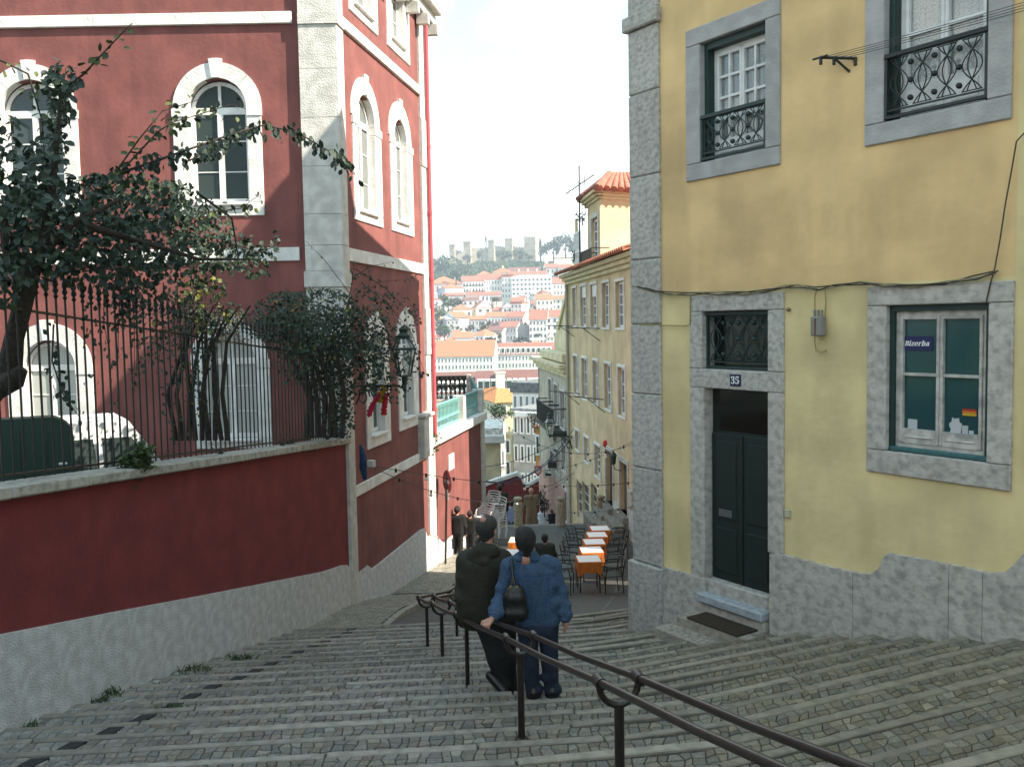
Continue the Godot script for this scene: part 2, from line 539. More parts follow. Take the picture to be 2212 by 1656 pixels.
func build_ground() -> void:
	# terrain to the horizon
	var mb := MB.new()
	var xs := [-2500.0, -1200.0, -600.0, -300.0, -150.0, -60.0, -20.0, 20.0, 60.0, 150.0, 300.0, 600.0, 1200.0, 2500.0]
	var zs := [-300.0, -8.0, 0.0, 15.0, 32.0, 60.0, 110.0, 200.0, 340.0, 385.0, 430.0, 475.0, 520.0, 570.0, 620.0, 690.0, 760.0, 805.0, 850.0, 905.0, 960.0, 1200.0, 1500.0, 2500.0]
	mb.col = Color(0.085, 0.125, 0.05)
	for i in xs.size() - 1:
		for j in zs.size() - 1:
			var a := Vector3(xs[i], terrain(xs[i], zs[j]), -zs[j])
			var b := Vector3(xs[i + 1], terrain(xs[i + 1], zs[j]), -zs[j])
			var c := Vector3(xs[i + 1], terrain(xs[i + 1], zs[j + 1]), -zs[j + 1])
			var d := Vector3(xs[i], terrain(xs[i], zs[j + 1]), -zs[j + 1])
			mb.quad(a, b, c, d)
	solo("ground", mb, mat("ground", Color(1, 1, 1), 0.95, "blotch", 0.02), "earth and grass of the valley and the castle hill", "ground", "", "structure")

	# stairs: dark bedding with risers, kerb stones, set stones
	var stairs := thing("stairway", "wide shaded stairway of small set stones with pale kerb edges", "stairs", Vector3.ZERO, "", "structure")
	var bed := MB.new()
	var seg := 22
	var lx := -5.6
	for i in range(-1, SN):
		var u0 := i * SR
		var h := -(1.65 + 0.22 * (i + 0.5) * SR)
		if i < 0:
			u0 = -7.0; h = -1.65
		var u1 := (i + 1) * SR
		var hn := -(1.65 + 0.22 * (i + 1.5) * SR)
		if i == SN - 1: hn = h - 0.1
		var rx := right_x(u0) + 0.9
		if i < 0: rx = 10.0
		for s in seg:
			var xa := lerpf(lx, rx, s / float(seg))
			var xb := lerpf(lx, rx, (s + 1) / float(seg))
			var za := skew(xa); var zb := skew(xb)
			var ca := cross_h(xa); var cb := cross_h(xb)
			bed.quad(Vector3(xa, h - 0.012 + ca, -(u0 + za)), Vector3(xb, h - 0.012 + cb, -(u0 + zb)), Vector3(xb, h - 0.012 + cb, -(u1 + zb)), Vector3(xa, h - 0.012 + ca, -(u1 + za)))
			bed.quad(Vector3(xa, h - 0.012 + ca, -(u1 + za)), Vector3(xb, h - 0.012 + cb, -(u1 + zb)), Vector3(xb, hn - 0.03 + cb, -(u1 + zb)), Vector3(xa, hn - 0.03 + ca, -(u1 + za)))
	part(stairs, "bedding", bed, M.joint)
	var rest := MB.new()
	var picks := []
	for i in range(8, SN):
		var u0 := i * SR
		var h := -(1.65 + 0.22 * (i + 0.5) * SR)
		var f := func(x: float, v: float) -> Vector3: return Vector3(x, h + cross_h(x), -(u0 + v + skew(x)))
		var pk := func(c: Vector3, m: Vector2) -> bool:
			if m.y < SR * 0.42: return false
			var q := proj(c)
			return q.y < 1650.0 and q.x > 5.0 and q.x < 2205.0 and -c.z < 7.6
		var cl := wall_x(u0) + 0.0
		cobbles(cl, right_x(u0 + skew(2.0)) + 0.1, 5, (SR - 0.085) / 5.0, 0.004, 0.08, f, cob_colour, rest, picks, pk)
		# kerb stones along the outer edge of the tread
		var x := cl + rng.randf_range(-0.5, 0.1)
		var xe := right_x(u0 + skew(2.0)) + 0.1
		while x < xe:
			var L := rng.randf_range(0.8, 2.1)
			var x2 := minf(x + L, xe + 0.2)
			var dv := rng.randf_range(-0.016, 0.016)
			var a := f.call(x + 0.008, SR - 0.04 + dv) as Vector3
			var b := f.call(x2 - 0.008, SR - 0.04 + dv) as Vector3
			var k := MB.new()
			var t := smoothstep(-1.0, 2.5, (x + x2) * 0.5)
			var e := rng.randf_range(0.7, 0.9)
			if rng.randf() < 0.25: e = rng.randf_range(0.92, 1.08)
			k.col = Color(0.285, 0.26, 0.228).lerp(Color(0.27, 0.235, 0.18), t) * e
			k.col.a = 1.0
			var dx := (b - a).normalized()
			var bz := dx.cross(UP).normalized()
			k.box((a + b) * 0.5 + Vector3(0, -0.07 + rng.randf_range(-0.008, 0.001), 0), Vector3((b - a).length(), 0.156, 0.078 + rng.randf_range(-0.012, 0.012)), Basis(dx, bz.cross(dx), bz), 0.008)
			part(stairs, "kerb_stone", k, M.step_stone)
			x = x2
		# dark basalt marker on each tread near the wall
		if i > 11:
			var xm := wall_x(u0) + 0.95 + rng.randf_range(-0.05, 0.05)
			var k := MB.new()
			var poly := [Vector2(xm - 0.13, 0.02), Vector2(xm - 0.01, 0.02), Vector2(xm + 0.13, SR - 0.12), Vector2(xm + 0.0, SR - 0.12)]
			var lo := []
			var hi := []
			for q in poly:
				hi.append(f.call(q.x, q.y) + Vector3(0, 0.011, 0))
				lo.append(f.call(q.x, q.y) + Vector3(0, -0.02, 0))
			k.quad(hi[0], hi[1], hi[2], hi[3])
			for e in 4: k.quad(lo[e], lo[(e + 1) % 4], hi[(e + 1) % 4], hi[e])
			part(stairs, "basalt_block", k, M.basalt)
	picks.sort_custom(func(a, b): return a[0] < b[0])
	for i in picks.size():
		if i < 295:
			part(stairs, "cobblestone", picks[i][1], M.cobble)
		else:
			var q: MB = picks[i][1]
			rest.v.append_array(q.v); rest.n.append_array(q.n); rest.c.append_array(q.c)
	var rs := part(stairs, "set_stones", rest, M.cobble)
	rs.set_meta("kind", "stuff")

	# the sloping square below the stairs
	var pz := MB.new()
	var u_end := SN * SR
	for i in 14:
		for j in 22:
			var q := []
			for k in [[0, 0], [1, 0], [1, 1], [0, 1]]:
				var sx := lerpf(-5.0, 5.5, (i + k[0]) / 14.0)
				var t0: float = u_end - 0.02 + skew(sx)
				var sz := lerpf(t0, 32.0, (j + k[1]) / 22.0)
				q.append(Vector3(sx, gh(sx, sz), -sz))
			pz.quad(q[0], q[1], q[2], q[3])
	solo("square", pz, M.asphalt, "dark asphalt square below the stairway where the tables stand", "square", "", "structure")
	# paler worn strip of the asphalt under the tables, and its light seam
	var seam := MB.new()
	seam.col = Color(0.16, 0.155, 0.14)
	for s in 8:
		var a := P(lerpf(1291, 1338, s / 8.0), lerpf(1352, 1245, s / 8.0), 16.0)
		var za := lerpf(15.6, 22.0, s / 8.0); var zb := lerpf(15.6, 22.0, (s + 1) / 8.0)
		var xa := lerpf(1.42, 2.45, s / 8.0); var xb := lerpf(1.42, 2.45, (s + 1) / 8.0)
		seam.quad(G(xa, za) + UP * 0.005, G(xa + 0.05, za) + UP * 0.005, G(xb + 0.05, zb) + UP * 0.005, G(xb, zb) + UP * 0.005)
	solo("pavement_seam", seam, M.plain_soft, "pale joint line running down the asphalt beside the tables", "road marking", "", "structure")
	# raised pavement along the red wall with pale set stones
	var walk := thing("pavement", "sloping pavement of pale cobbles along the foot of the red wall", "pavement", Vector3.ZERO, "", "structure")
	var wb := MB.new()
	var kerb_x := func(z: float) -> float:
		return lerpf(-2.2, -1.35, smoothstep(15.4, 22.0, z)) + 0.06 * maxf(0.0, z - 22.0)
	var lift := func(z: float) -> float: return 0.1 * smoothstep(15.2, 17.5, z) + 0.004
	var wl := func(z: float) -> float:
		return wall_x(z) - 0.1 if z < 18.1 else -3.3 + 0.179 * (z - 18.1)
	var rows := 16
	for j in rows:
		var z0 := lerpf(15.2, 28.0, j / float(rows)); var z1 := lerpf(15.2, 28.0, (j + 1) / float(rows))
		for s in 3:
			var q := []
			for k in [[0, z0], [1, z0], [1, z1], [0, z1]]:
				var x: float = lerpf(wl.call(k[1]), kerb_x.call(k[1]), (s + k[0]) / 3.0)
				q.append(Vector3(x, gh(x, k[1]) + lift.call(k[1]) - 0.016, -k[1]))
			wb.quad(q[0], q[1], q[2], q[3])
		var ka := Vector3(kerb_x.call(z0), gh(kerb_x.call(z0), z0) + lift.call(z0) - 0.05, -z0)
		var kb := Vector3(kerb_x.call(z1), gh(kerb_x.call(z1), z1) + lift.call(z1) - 0.05, -z1)
		var k2 := MB.new()
		var dx := (kb - ka).normalized()
		var bz := dx.cross(UP).normalized()
		k2.col = Color(0.3, 0.29, 0.26) * rng.randf_range(0.8, 1.1)
		k2.box((ka + kb) * 0.5, Vector3((kb - ka).length() - 0.012, 0.14, 0.12), Basis(dx, bz.cross(dx), bz), 0.012)
		part(walk, "kerb_stone", k2, M.step_stone)
	part(walk, "bedding", wb, M.joint)
	var wc := MB.new()
	var none := []
	for j in 130:
		var z0 := 15.2 + j * 0.098
		var f := func(x: float, v: float) -> Vector3: return Vector3(x, gh(x, z0 + v) + lift.call(z0 + v), -(z0 + v))
		cobbles(wl.call(z0), kerb_x.call(z0) - 0.05, 1, 0.1, 0.0, 0.1, f, func(_x): return Color(0.36, 0.34, 0.29) * rng.randf_range(0.7, 1.15), wc, none, func(_c, _m): return false)
	var ws := part(walk, "set_stones", wc, M.cobble)
	ws.set_meta("kind", "stuff")
	# pale paving by the doors of the yellow house
	var pv := MB.new()
	var c0 := P(1300, 1106, 36.0); var c1 := P(1312, 1138, 30.5); var c2 := P(1345, 1150, 28.5); var c3 := P(1400, 1152, 27.0); var c4 := P(1400, 1106, 34.0)
	var poly := [c0, c1, c2, c3, c4]
	for q in poly.size(): poly[q].y = gh(poly[q].x, -poly[q].z) + 0.1
	pv.tri(poly[1], poly[2], poly[0]); pv.tri(poly[2], poly[4], poly[0]); pv.tri(poly[2], poly[3], poly[4])
	for q in 2:
		pv.quad(poly[q] - UP * 0.2, poly[q + 1] - UP * 0.2, poly[q + 1], poly[q])
	pv.quad(poly[2] - UP * 0.2, poly[3] - UP * 0.2, poly[3], poly[2])
	solo("pavement", pv, M.pale_paving, "pale raised pavement in front of the yellow house doors", "pavement", "", "structure")
	# lower steps that drop away behind the stone posts
	var ls := MB.new()
	ls.col = Color(0.2, 0.19, 0.17)
	ls.quad(Vector3(-5, gh(0, 32) + 0.0, -31.9), Vector3(5.5, gh(0, 32), -31.9), Vector3(5.5, gh(0, 32), -32.25), Vector3(-5, gh(0, 32), -32.25))
	for i in 60:
		var z0 := 32.25 + i * 0.5
		var y0 := -7.12 - 0.15 * (i + 1)
		ls.quad(Vector3(-5, y0 + 0.15, -z0), Vector3(6, y0 + 0.15, -z0), Vector3(6, y0, -z0), Vector3(-5, y0, -z0))
		ls.quad(Vector3(-5, y0, -z0), Vector3(6, y0, -z0), Vector3(6, y0, -z0 - 0.5), Vector3(-5, y0, -z0 - 0.5))
	solo("lower_stairway", ls, M.plain_soft, "steep steps dropping away beyond the stone posts", "stairs", "", "structure")

# ---------------------------------------------------------------- wall sheets with openings
# hole: [u0, u1, y0, y1, arched]
func hole_top(h: Array, u: float) -> float:
	if not h[4]: return h[3]
	var c: float = (h[0] + h[1]) * 0.5
	var r: float = (h[1] - h[0]) * 0.5
	var sp: float = h[3] - r
	return sp + sqrt(maxf(0.0, r * r - (u - c) * (u - c)))

func line_at(pl: Array, u: float) -> float:
	if u <= pl[0].x: return pl[0].y
	for i in pl.size() - 1:
		if u <= pl[i + 1].x:
			return lerpf(pl[i].y, pl[i + 1].y, (u - pl[i].x) / maxf(1e-6, pl[i + 1].x - pl[i].x))
	return pl[-1].y

func wall_sheet(mb: MB, pl: Pl, u0: float, u1: float, bottom: Array, top: Array, holes: Array, reveal: float, off := 0.0) -> void:
	var us := [u0, u1]
	for p in bottom + top: us.append(p.x)
	for h in holes:
		us.append(h[0]); us.append(h[1])
		if h[4]:
			for k in range(1, 16):
				us.append((h[0] + h[1]) * 0.5 - cos(PI * k / 16.0) * (h[1] - h[0]) * 0.5)
	us.sort()
	for i in us.size() - 1:
		var a: float = us[i]
		var b: float = us[i + 1]
		if b - a < 1e-5 or a < u0 - 1e-5 or b > u1 + 1e-5: continue
		var m := (a + b) * 0.5
		var hs := []
		for h in holes:
			if m > h[0] and m < h[1]: hs.append(h)
		hs.sort_custom(func(p, q): return p[2] < q[2])
		var la := line_at(bottom, a); var lb := line_at(bottom, b)
		for h in hs:
			if h[2] > minf(la, lb):
				mb.quad(pl.w(a, la, off), pl.w(b, lb, off), pl.w(b, h[2], off), pl.w(a, h[2], off))
				mb.quad(pl.w(a, h[2], off), pl.w(b, h[2], off), pl.w(b, h[2], off - reveal), pl.w(a, h[2], off - reveal))
			var ta := hole_top(h, a); var tb := hole_top(h, b)
			mb.quad(pl.w(a, ta, off - reveal), pl.w(b, tb, off - reveal), pl.w(b, tb, off), pl.w(a, ta, off))
			la = ta; lb = tb
		var ta := line_at(top, a); var tb := line_at(top, b)
		if ta > la or tb > lb:
			mb.quad(pl.w(a, la, off), pl.w(b, lb, off), pl.w(b, tb, off), pl.w(a, ta, off))
	for h in holes:
		for s in [0, 1]:
			var u: float = h[s]
			var t := hole_top(h, u)
			var q := [pl.w(u, h[2], off), pl.w(u, h[2], off - reveal), pl.w(u, t, off - reveal), pl.w(u, t, off)]
			if s == 0: mb.quad(q[0], q[1], q[2], q[3])
			else: mb.quad(q[3], q[2], q[1], q[0])

func flat(u0: float, u1: float, y: float) -> Array:
	return [Vector2(u0, y), Vector2(u1, y)]

func pbox(mb: MB, pl: Pl, u0: float, u1: float, y0: float, y1: float, off0: float, off1: float, bv := 0.0) -> void:
	mb.box(pl.w((u0 + u1) * 0.5, (y0 + y1) * 0.5, (off0 + off1) * 0.5), Vector3(u1 - u0, y1 - y0, off1 - off0), Basis(pl.d, UP, pl.n if pl.d.cross(UP).dot(pl.n) > 0 else -pl.n), bv)

func ring(mb: MB, pl: Pl, c: Vector2, r0: float, r1: float, a0: float, a1: float, off0: float, off1: float, seg := 8) -> void:
	var poly := PackedVector2Array()
	for k in seg + 1:
		var w := lerpf(a0, a1, k / float(seg))
		poly.append(c + Vector2(cos(w), sin(w)) * r1)
	for k in seg + 1:
		var w := lerpf(a1, a0, k / float(seg))
		poly.append(c + Vector2(cos(w), sin(w)) * r0)
	mb.slab(poly, pl.w(0, 0, off0), pl.d, UP, pl.n, off1 - off0)

# an arched casement in a stone surround; outer and inner are [u0,u1,y0,y1]
func arched_window(host: Node, pl: Pl, outer: Array, inner: Array, glass: Material, dep := 0.16, dressed := true) -> void:
	var c: float = (inner[0] + inner[1]) * 0.5
	var ri: float = (inner[1] - inner[0]) * 0.5
	var ro: float = (outer[1] - outer[0]) * 0.5
	var sp: float = inner[3] - ri
	var f := MB.new()
	var t := ri * 0.13
	var d0 := -dep - 0.05
	var d1 := -dep
	pbox(f, pl, inner[0], inner[0] + t, inner[2], sp, d0, d1)
	pbox(f, pl, inner[1] - t, inner[1], inner[2], sp, d0, d1)
	pbox(f, pl, inner[0] + t, inner[1] - t, inner[2], inner[2] + t * 1.3, d0, d1)
	pbox(f, pl, inner[0] + t, inner[1] - t, sp - t * 0.9, sp + t * 0.9, d0, d1 + 0.012)
	pbox(f, pl, c - t * 0.75, c + t * 0.75, inner[2] + t * 1.3, sp - t * 0.9, d0, d1 + 0.02)
	pbox(f, pl, c - t * 0.4, c + t * 0.4, sp + t * 0.9, inner[3] - t, d0, d1)
	ring(f, pl, Vector2(c, sp), ri - t, ri, 0.0, PI, d0, d1, 16)
	for s in [-1.0, 1.0]:
		pbox(f, pl, c + s * ri * 0.5 - ri * 0.40, c + s * ri * 0.5 + ri * 0.40, inner[2] + (sp - inner[2]) * 0.34, inner[2] + (sp - inner[2]) * 0.34 + t * 0.28, d0, d1 - 0.01)
		pbox(f, pl, c + s * ri * 0.5 - ri * 0.40, c + s * ri * 0.5 + ri * 0.40, inner[2] + (sp - inner[2]) * 0.67, inner[2] + (sp - inner[2]) * 0.67 + t * 0.28, d0, d1 - 0.01)
	var win := part(host, "window", f, M.white_paint)
	# panes: six rectangles and two quarter rounds
	for s in [0, 1]:
		var a: float = c - ri + t if s == 0 else c + t * 0.75
		var b: float = c - t * 0.75 if s == 0 else c + ri - t
		for k in 3:
			var g := MB.new()
			var ya: float = lerpf(inner[2] + t * 1.3, sp - t * 0.9, k / 3.0)
			var yb: float = lerpf(inner[2] + t * 1.3, sp - t * 0.9, (k + 1) / 3.0)
			pbox(g, pl, a, b, ya, yb, d0 + 0.014, d0 + 0.022)
			part(win, "pane", g, glass)
		var q := PackedVector2Array([Vector2(0, 0)])
		for k in 9:
			var w := lerpf(0.0, PI / 2, k / 8.0) + (PI / 2 if s == 0 else 0.0)
			q.append(Vector2(cos(w), sin(w)) * (ri - t * 0.6))
		var g2 := MB.new()
		g2.slab(q, pl.w(c, sp, d0 + 0.014), pl.d, UP, pl.n, 0.008)
		part(win, "pane", g2, glass)
	if not dressed: return
	var o := 0.035
	var sill := MB.new()
	pbox(sill, pl, outer[0], outer[1], outer[2], inner[2] - 0.004, -dep, o, 0.012)
	pbox(sill, pl, inner[0] - 0.04, inner[1] + 0.04, inner[2] - 0.06, inner[2] - 0.002, o - 0.01, o + 0.07, 0.012)
	part(win, "sill", sill, M.white_stone)
	for s in [-1, 1]:
		var a: float = outer[0] if s < 0 else inner[1]
		var b: float = inner[0] if s < 0 else outer[1]
		var j := MB.new()
		pbox(j, pl, a, b, inner[2] - 0.002, sp - 0.14, -dep, o, 0.008)
		part(win, "jamb", j, M.white_stone)
		var im := MB.new()
		pbox(im, pl, a - (0.015 if s < 0 else 0.0), b + (0.015 if s > 0 else 0.0), sp - 0.137, sp + 0.03, -dep, o + 0.02, 0.008)
		part(win, "impost", im, M.white_stone)
	var ao := 0.14
	var cc := Vector2(c, sp + 0.033)
	for k in 4:
		var a0 := [0.0, PI * 0.25, PI / 2 + ao, PI * 0.75][k] as float
		var a1 := [PI * 0.25, PI / 2 - ao, PI * 0.75, PI][k] as float
		var v := MB.new()
		ring(v, pl, cc, ri, ro, a0 + 0.004, a1 - 0.004, -dep, o, 6)
		part(win, "arch_stone", v, M.white_stone)
	var ks := MB.new()
	ring(ks, pl, cc, ri, ro + 0.07, PI / 2 - ao, PI / 2 + ao, -dep, o + 0.035, 3)
	part(win, "keystone", ks, M.white_stone)

var FZ := 18.1
var K := Vector3(-3.27, 0, -18.1)
var SD := Vector3(0.1762, 0, -0.9844)

func build_red() -> void:
	var F := Pl.new(self, K, Vector3.RIGHT, Vector3.BACK)
	var S := Pl.new(self, K, SD, Vector3(0.9844, 0, 0.1762))
	var h := thing("red_building", "tall dark pink plastered corner building with white arched stone windows", "building", Vector3(K.x, -6, K.z))
	var o1 := F.rect(375, 566, 140, 467); var i1 := F.rect(409, 535, 172, 438)
	var o0 := F.rect(-28, 170, 143, 470); var i0 := F.rect(4, 136, 176, 441)
	var o2 := F.rect(18, 204, 708, 1000); var i2 := F.rect(53, 166, 738, 975)
	var o3 := F.rect(417, 584, 695, 968); var i3 := F.rect(440, 556, 722, 947)
	var lefts := []
	for a in [[o0, i0], [o2, i2]]:   # the next bay to the left, just outside the picture
		lefts.append([[a[0][0] - 3.1, a[0][1] - 3.1, a[0][2], a[0][3]], [a[1][0] - 3.1, a[1][1] - 3.1, a[1][2], a[1][3]]])
	var fw := [[o1, i1], [o0, i0], [o2, i2], [o3, i3]] + lefts
	var holes := []
	for a in fw: holes.append([a[1][0] - 0.03, a[1][1] + 0.03, a[1][2] - 0.03, a[1][3] + 0.03, true])
	var mb := MB.new()
	wall_sheet(mb, F, -16.0, 0.0, flat(-16, 0, -8.0), flat(-16, 0, 9.0), holes, 0.22)
	part(h, "wall", mb, M.red_plaster)
	for a in fw: arched_window(h, F, a[0], a[1], M.glass_dark if a[0][2] > 0 else M.blind)
	# street front
	var sw := [[S.rect(761, 821, 190, 482), S.rect(771, 808, 212, 457)], [S.rect(842, 889, 242, 504), S.rect(851, 877, 264, 478)],
		[S.rect(788, 839, 690, 963), S.rect(797, 827, 716, 935)], [S.rect(858, 901, 683, 925), S.rect(866, 890, 706, 899)]]
	var up := []
	for k in 2:
		var a: Array = sw[k]
		var lift := 4.15
		up.append([[a[0][0], a[0][1], a[0][2] + lift, a[0][3] + lift - 0.3], [a[1][0], a[1][1], a[1][2] + lift, a[1][3] + lift - 0.3]])
	holes = []
	for a in sw + up: holes.append([a[1][0] - 0.03, a[1][1] + 0.03, a[1][2] - 0.03, a[1][3] + 0.03, true])
	var send := S.pix(915, 700).x
	mb = MB.new()
	var db := [S.pix(790, 1220), S.pix(801, 1228), S.pix(815, 1218), S.pix(905, 1145), S.pix(914, 1140), S.pix(921, 1158)]
	wall_sheet(mb, S, 0.0, send, flat(0, send, -8.0), flat(0, send, 9.0), holes, 0.2)
	part(h, "wall", mb, M.red_plaster)
	for a in sw + up: arched_window(h, S, a[0], a[1], M.glass_grey if a[0][2] > 0 else M.glass_teal, 0.12)
	# white plinth of the street front, wavy top
	mb = MB.new()
	wall_sheet(mb, S, 0.0, send + 0.02, flat(0, send, -8.0), db, [], 0.05, 0.035)
	part(h, "plinth", mb, M.white_plaster)
	var dl := MB.new()
	for i in db.size() - 1:
		var a: Vector2 = db[i]; var b: Vector2 = db[i + 1]
		dl.quad(S.w(a.x, a.y, 0.035), S.w(b.x, b.y, 0.035), S.w(b.x, b.y, 0.0), S.w(a.x, a.y, 0.0))
	part(h, "plinth_edge", dl, M.white_plaster)
	# string courses
	for r in [[540, 569, 0.05, 300.0], [32, 57, 0.07, 300.0]]:
		var yt := F.pix(300, r[0]).y; var yb := F.pix(300, r[1]).y
		for k in 8:
			mb = MB.new()
			var a := -16.0 + k * 1.9; var b := minf(a + 1.895, -0.683)
			pbox(mb, F, a, b, yb, yt, -0.02, r[2], 0.008)
			part(h, "string_course", mb, M.white_stone)
		for k in 3:
			mb = MB.new()
			var a := 0.32 + k * (send - 0.32) / 3.0
			pbox(mb, S, a, a + (send - 0.32) / 3.0 - 0.005, yb, yt, -0.02, r[2], 0.008)
			part(h, "string_course", mb, M.white_stone)
	var lb := S.pix(850, 1030)
	var slope := 0.0
	mb = MB.new()
	var ya := S.pix(790, 1052).y; var yc := S.pix(913, 985).y
	pbox(mb, S, 0.3, send, minf(ya, yc) - 0.08, minf(ya, yc) + 0.14, -0.02, 0.045, 0.008)
	part(h, "string_course", mb, M.white_stone)
	# corner quoins: stacked blocks that wrap the corner
	var cuts := [-8.0, -5.0, F.pix(700, 1090).y, F.pix(700, 1010).y, F.pix(700, 930).y, F.pix(700, 850).y, F.pix(700, 768).y, F.pix(700, 690).y, F.pix(700, 620).y, F.pix(700, 585).y, F.pix(700, 530).y, F.pix(700, 463).y, F.pix(700, 360).y, F.pix(700, 255).y, F.pix(700, 150).y, F.pix(700, 55).y, F.pix(700, 30).y, 7.5, 9.0]
	for k in cuts.size() - 1:
		mb = MB.new()
		var a: float = cuts[k] + 0.004
		var b: float = cuts[k + 1] - 0.004
		var big := 0.03 if k in [8, 15] else 0.0
		var wf := 0.68 if k != 8 else 0.71
		var poly := PackedVector2Array()
		var c0 := Vector2(K.x - wf, -K.z + 0.1); var n := S.n; var d := S.d
		var p1 := Vector2(K.x - wf, -K.z - 0.1 - big)
		var cx := K + Vector3(0, 0, 0.1 + big) + n * (0.05 + big)
		var p2 := Vector2(cx.x, -K.z - 0.1 - big)
		var e := K + d * 0.32 + n * (0.05 + big)
		var p3 := Vector2(e.x, -e.z)
		var e2 := K + d * 0.32 - n * 0.1
		for q in [p1, p2, p3, Vector2(e2.x, -e2.z), Vector2(K.x - 0.2, -K.z + 0.2), c0]: poly.append(q)
		mb.slab(poly, Vector3(0, a, 0), Vector3.RIGHT, Vector3(0, 0, -1), UP, b - a)
		mb.col = Color.WHITE
		part(h, "quoin_stone", mb, M.lime_stone)
	# far quoin and pipe
	for k in 14:
		mb = MB.new()
		var y0 := -8.0 + k * 1.2
		pbox(mb, S, send - 0.02, send + 0.62, y0 + 0.004, y0 + 1.196, -0.3, 0.06 + (0.03 if k in [6, 10] else 0.0), 0.006)
		part(h, "quoin_stone", mb, M.lime_stone)
	# eaves cornice
	mb = MB.new()
	pbox(mb, S, -0.5, send + 1.0, 7.75, 8.0, -0.2, 0.25, 0.02)
	pbox(mb, S, -0.5, send + 1.0, 8.0, 8.4, -0.2, 0.42, 0.03)
	for k in 6: mb.box(S.w(send + 0.8 - k * 0.9, 7.6, 0.2), Vector3(0.3, 0.26, 0.16), Basis(S.n, UP, S.n.cross(UP)))
	part(h, "cornice", mb, M.lime_stone)
	# back of the block so that it is closed
	var bk := MB.new()
	var e0 := S.w(send + 0.6, 0, 0); var e1 := e0 + Vector3(-13, 0, 0)
	bk.quad(Vector3(e1.x, -8, e1.z), Vector3(e0.x, -8, e0.z), Vector3(e0.x, 9, e0.z), Vector3(e1.x, 9, e1.z))
	var lz := K.z
	bk.quad(Vector3(K.x - 16, -8, lz), Vector3(e1.x, -8, e1.z), Vector3(e1.x, 9, e1.z), Vector3(K.x - 16, 9, lz))
	bk.quad(Vector3(K.x - 16, 9.01, lz), Vector3(K.x, 9.01, lz), Vector3(e0.x, 9.01, e0.z), Vector3(e1.x, 9.01, e1.z))
	part(h, "rear_wall", bk, M.red_plaster)
	# rain pipe
	var pipe := MB.new()
	pipe.col = Color(0.45, 0.07, 0.09)
	var pu := send + 0.42
	pipe.tube([S.w(pu, 8.2, 0.13), S.w(pu, -3.05, 0.13)], 0.05, 10)
	for k in 5: pipe.tube([S.w(pu, 4.6 - k * 1.7, 0.13), S.w(pu, 4.52 - k * 1.7, 0.13)], 0.062, 10)
	part(h, "rain_pipe", pipe, M.plain)
	build_left_wall(F, S)

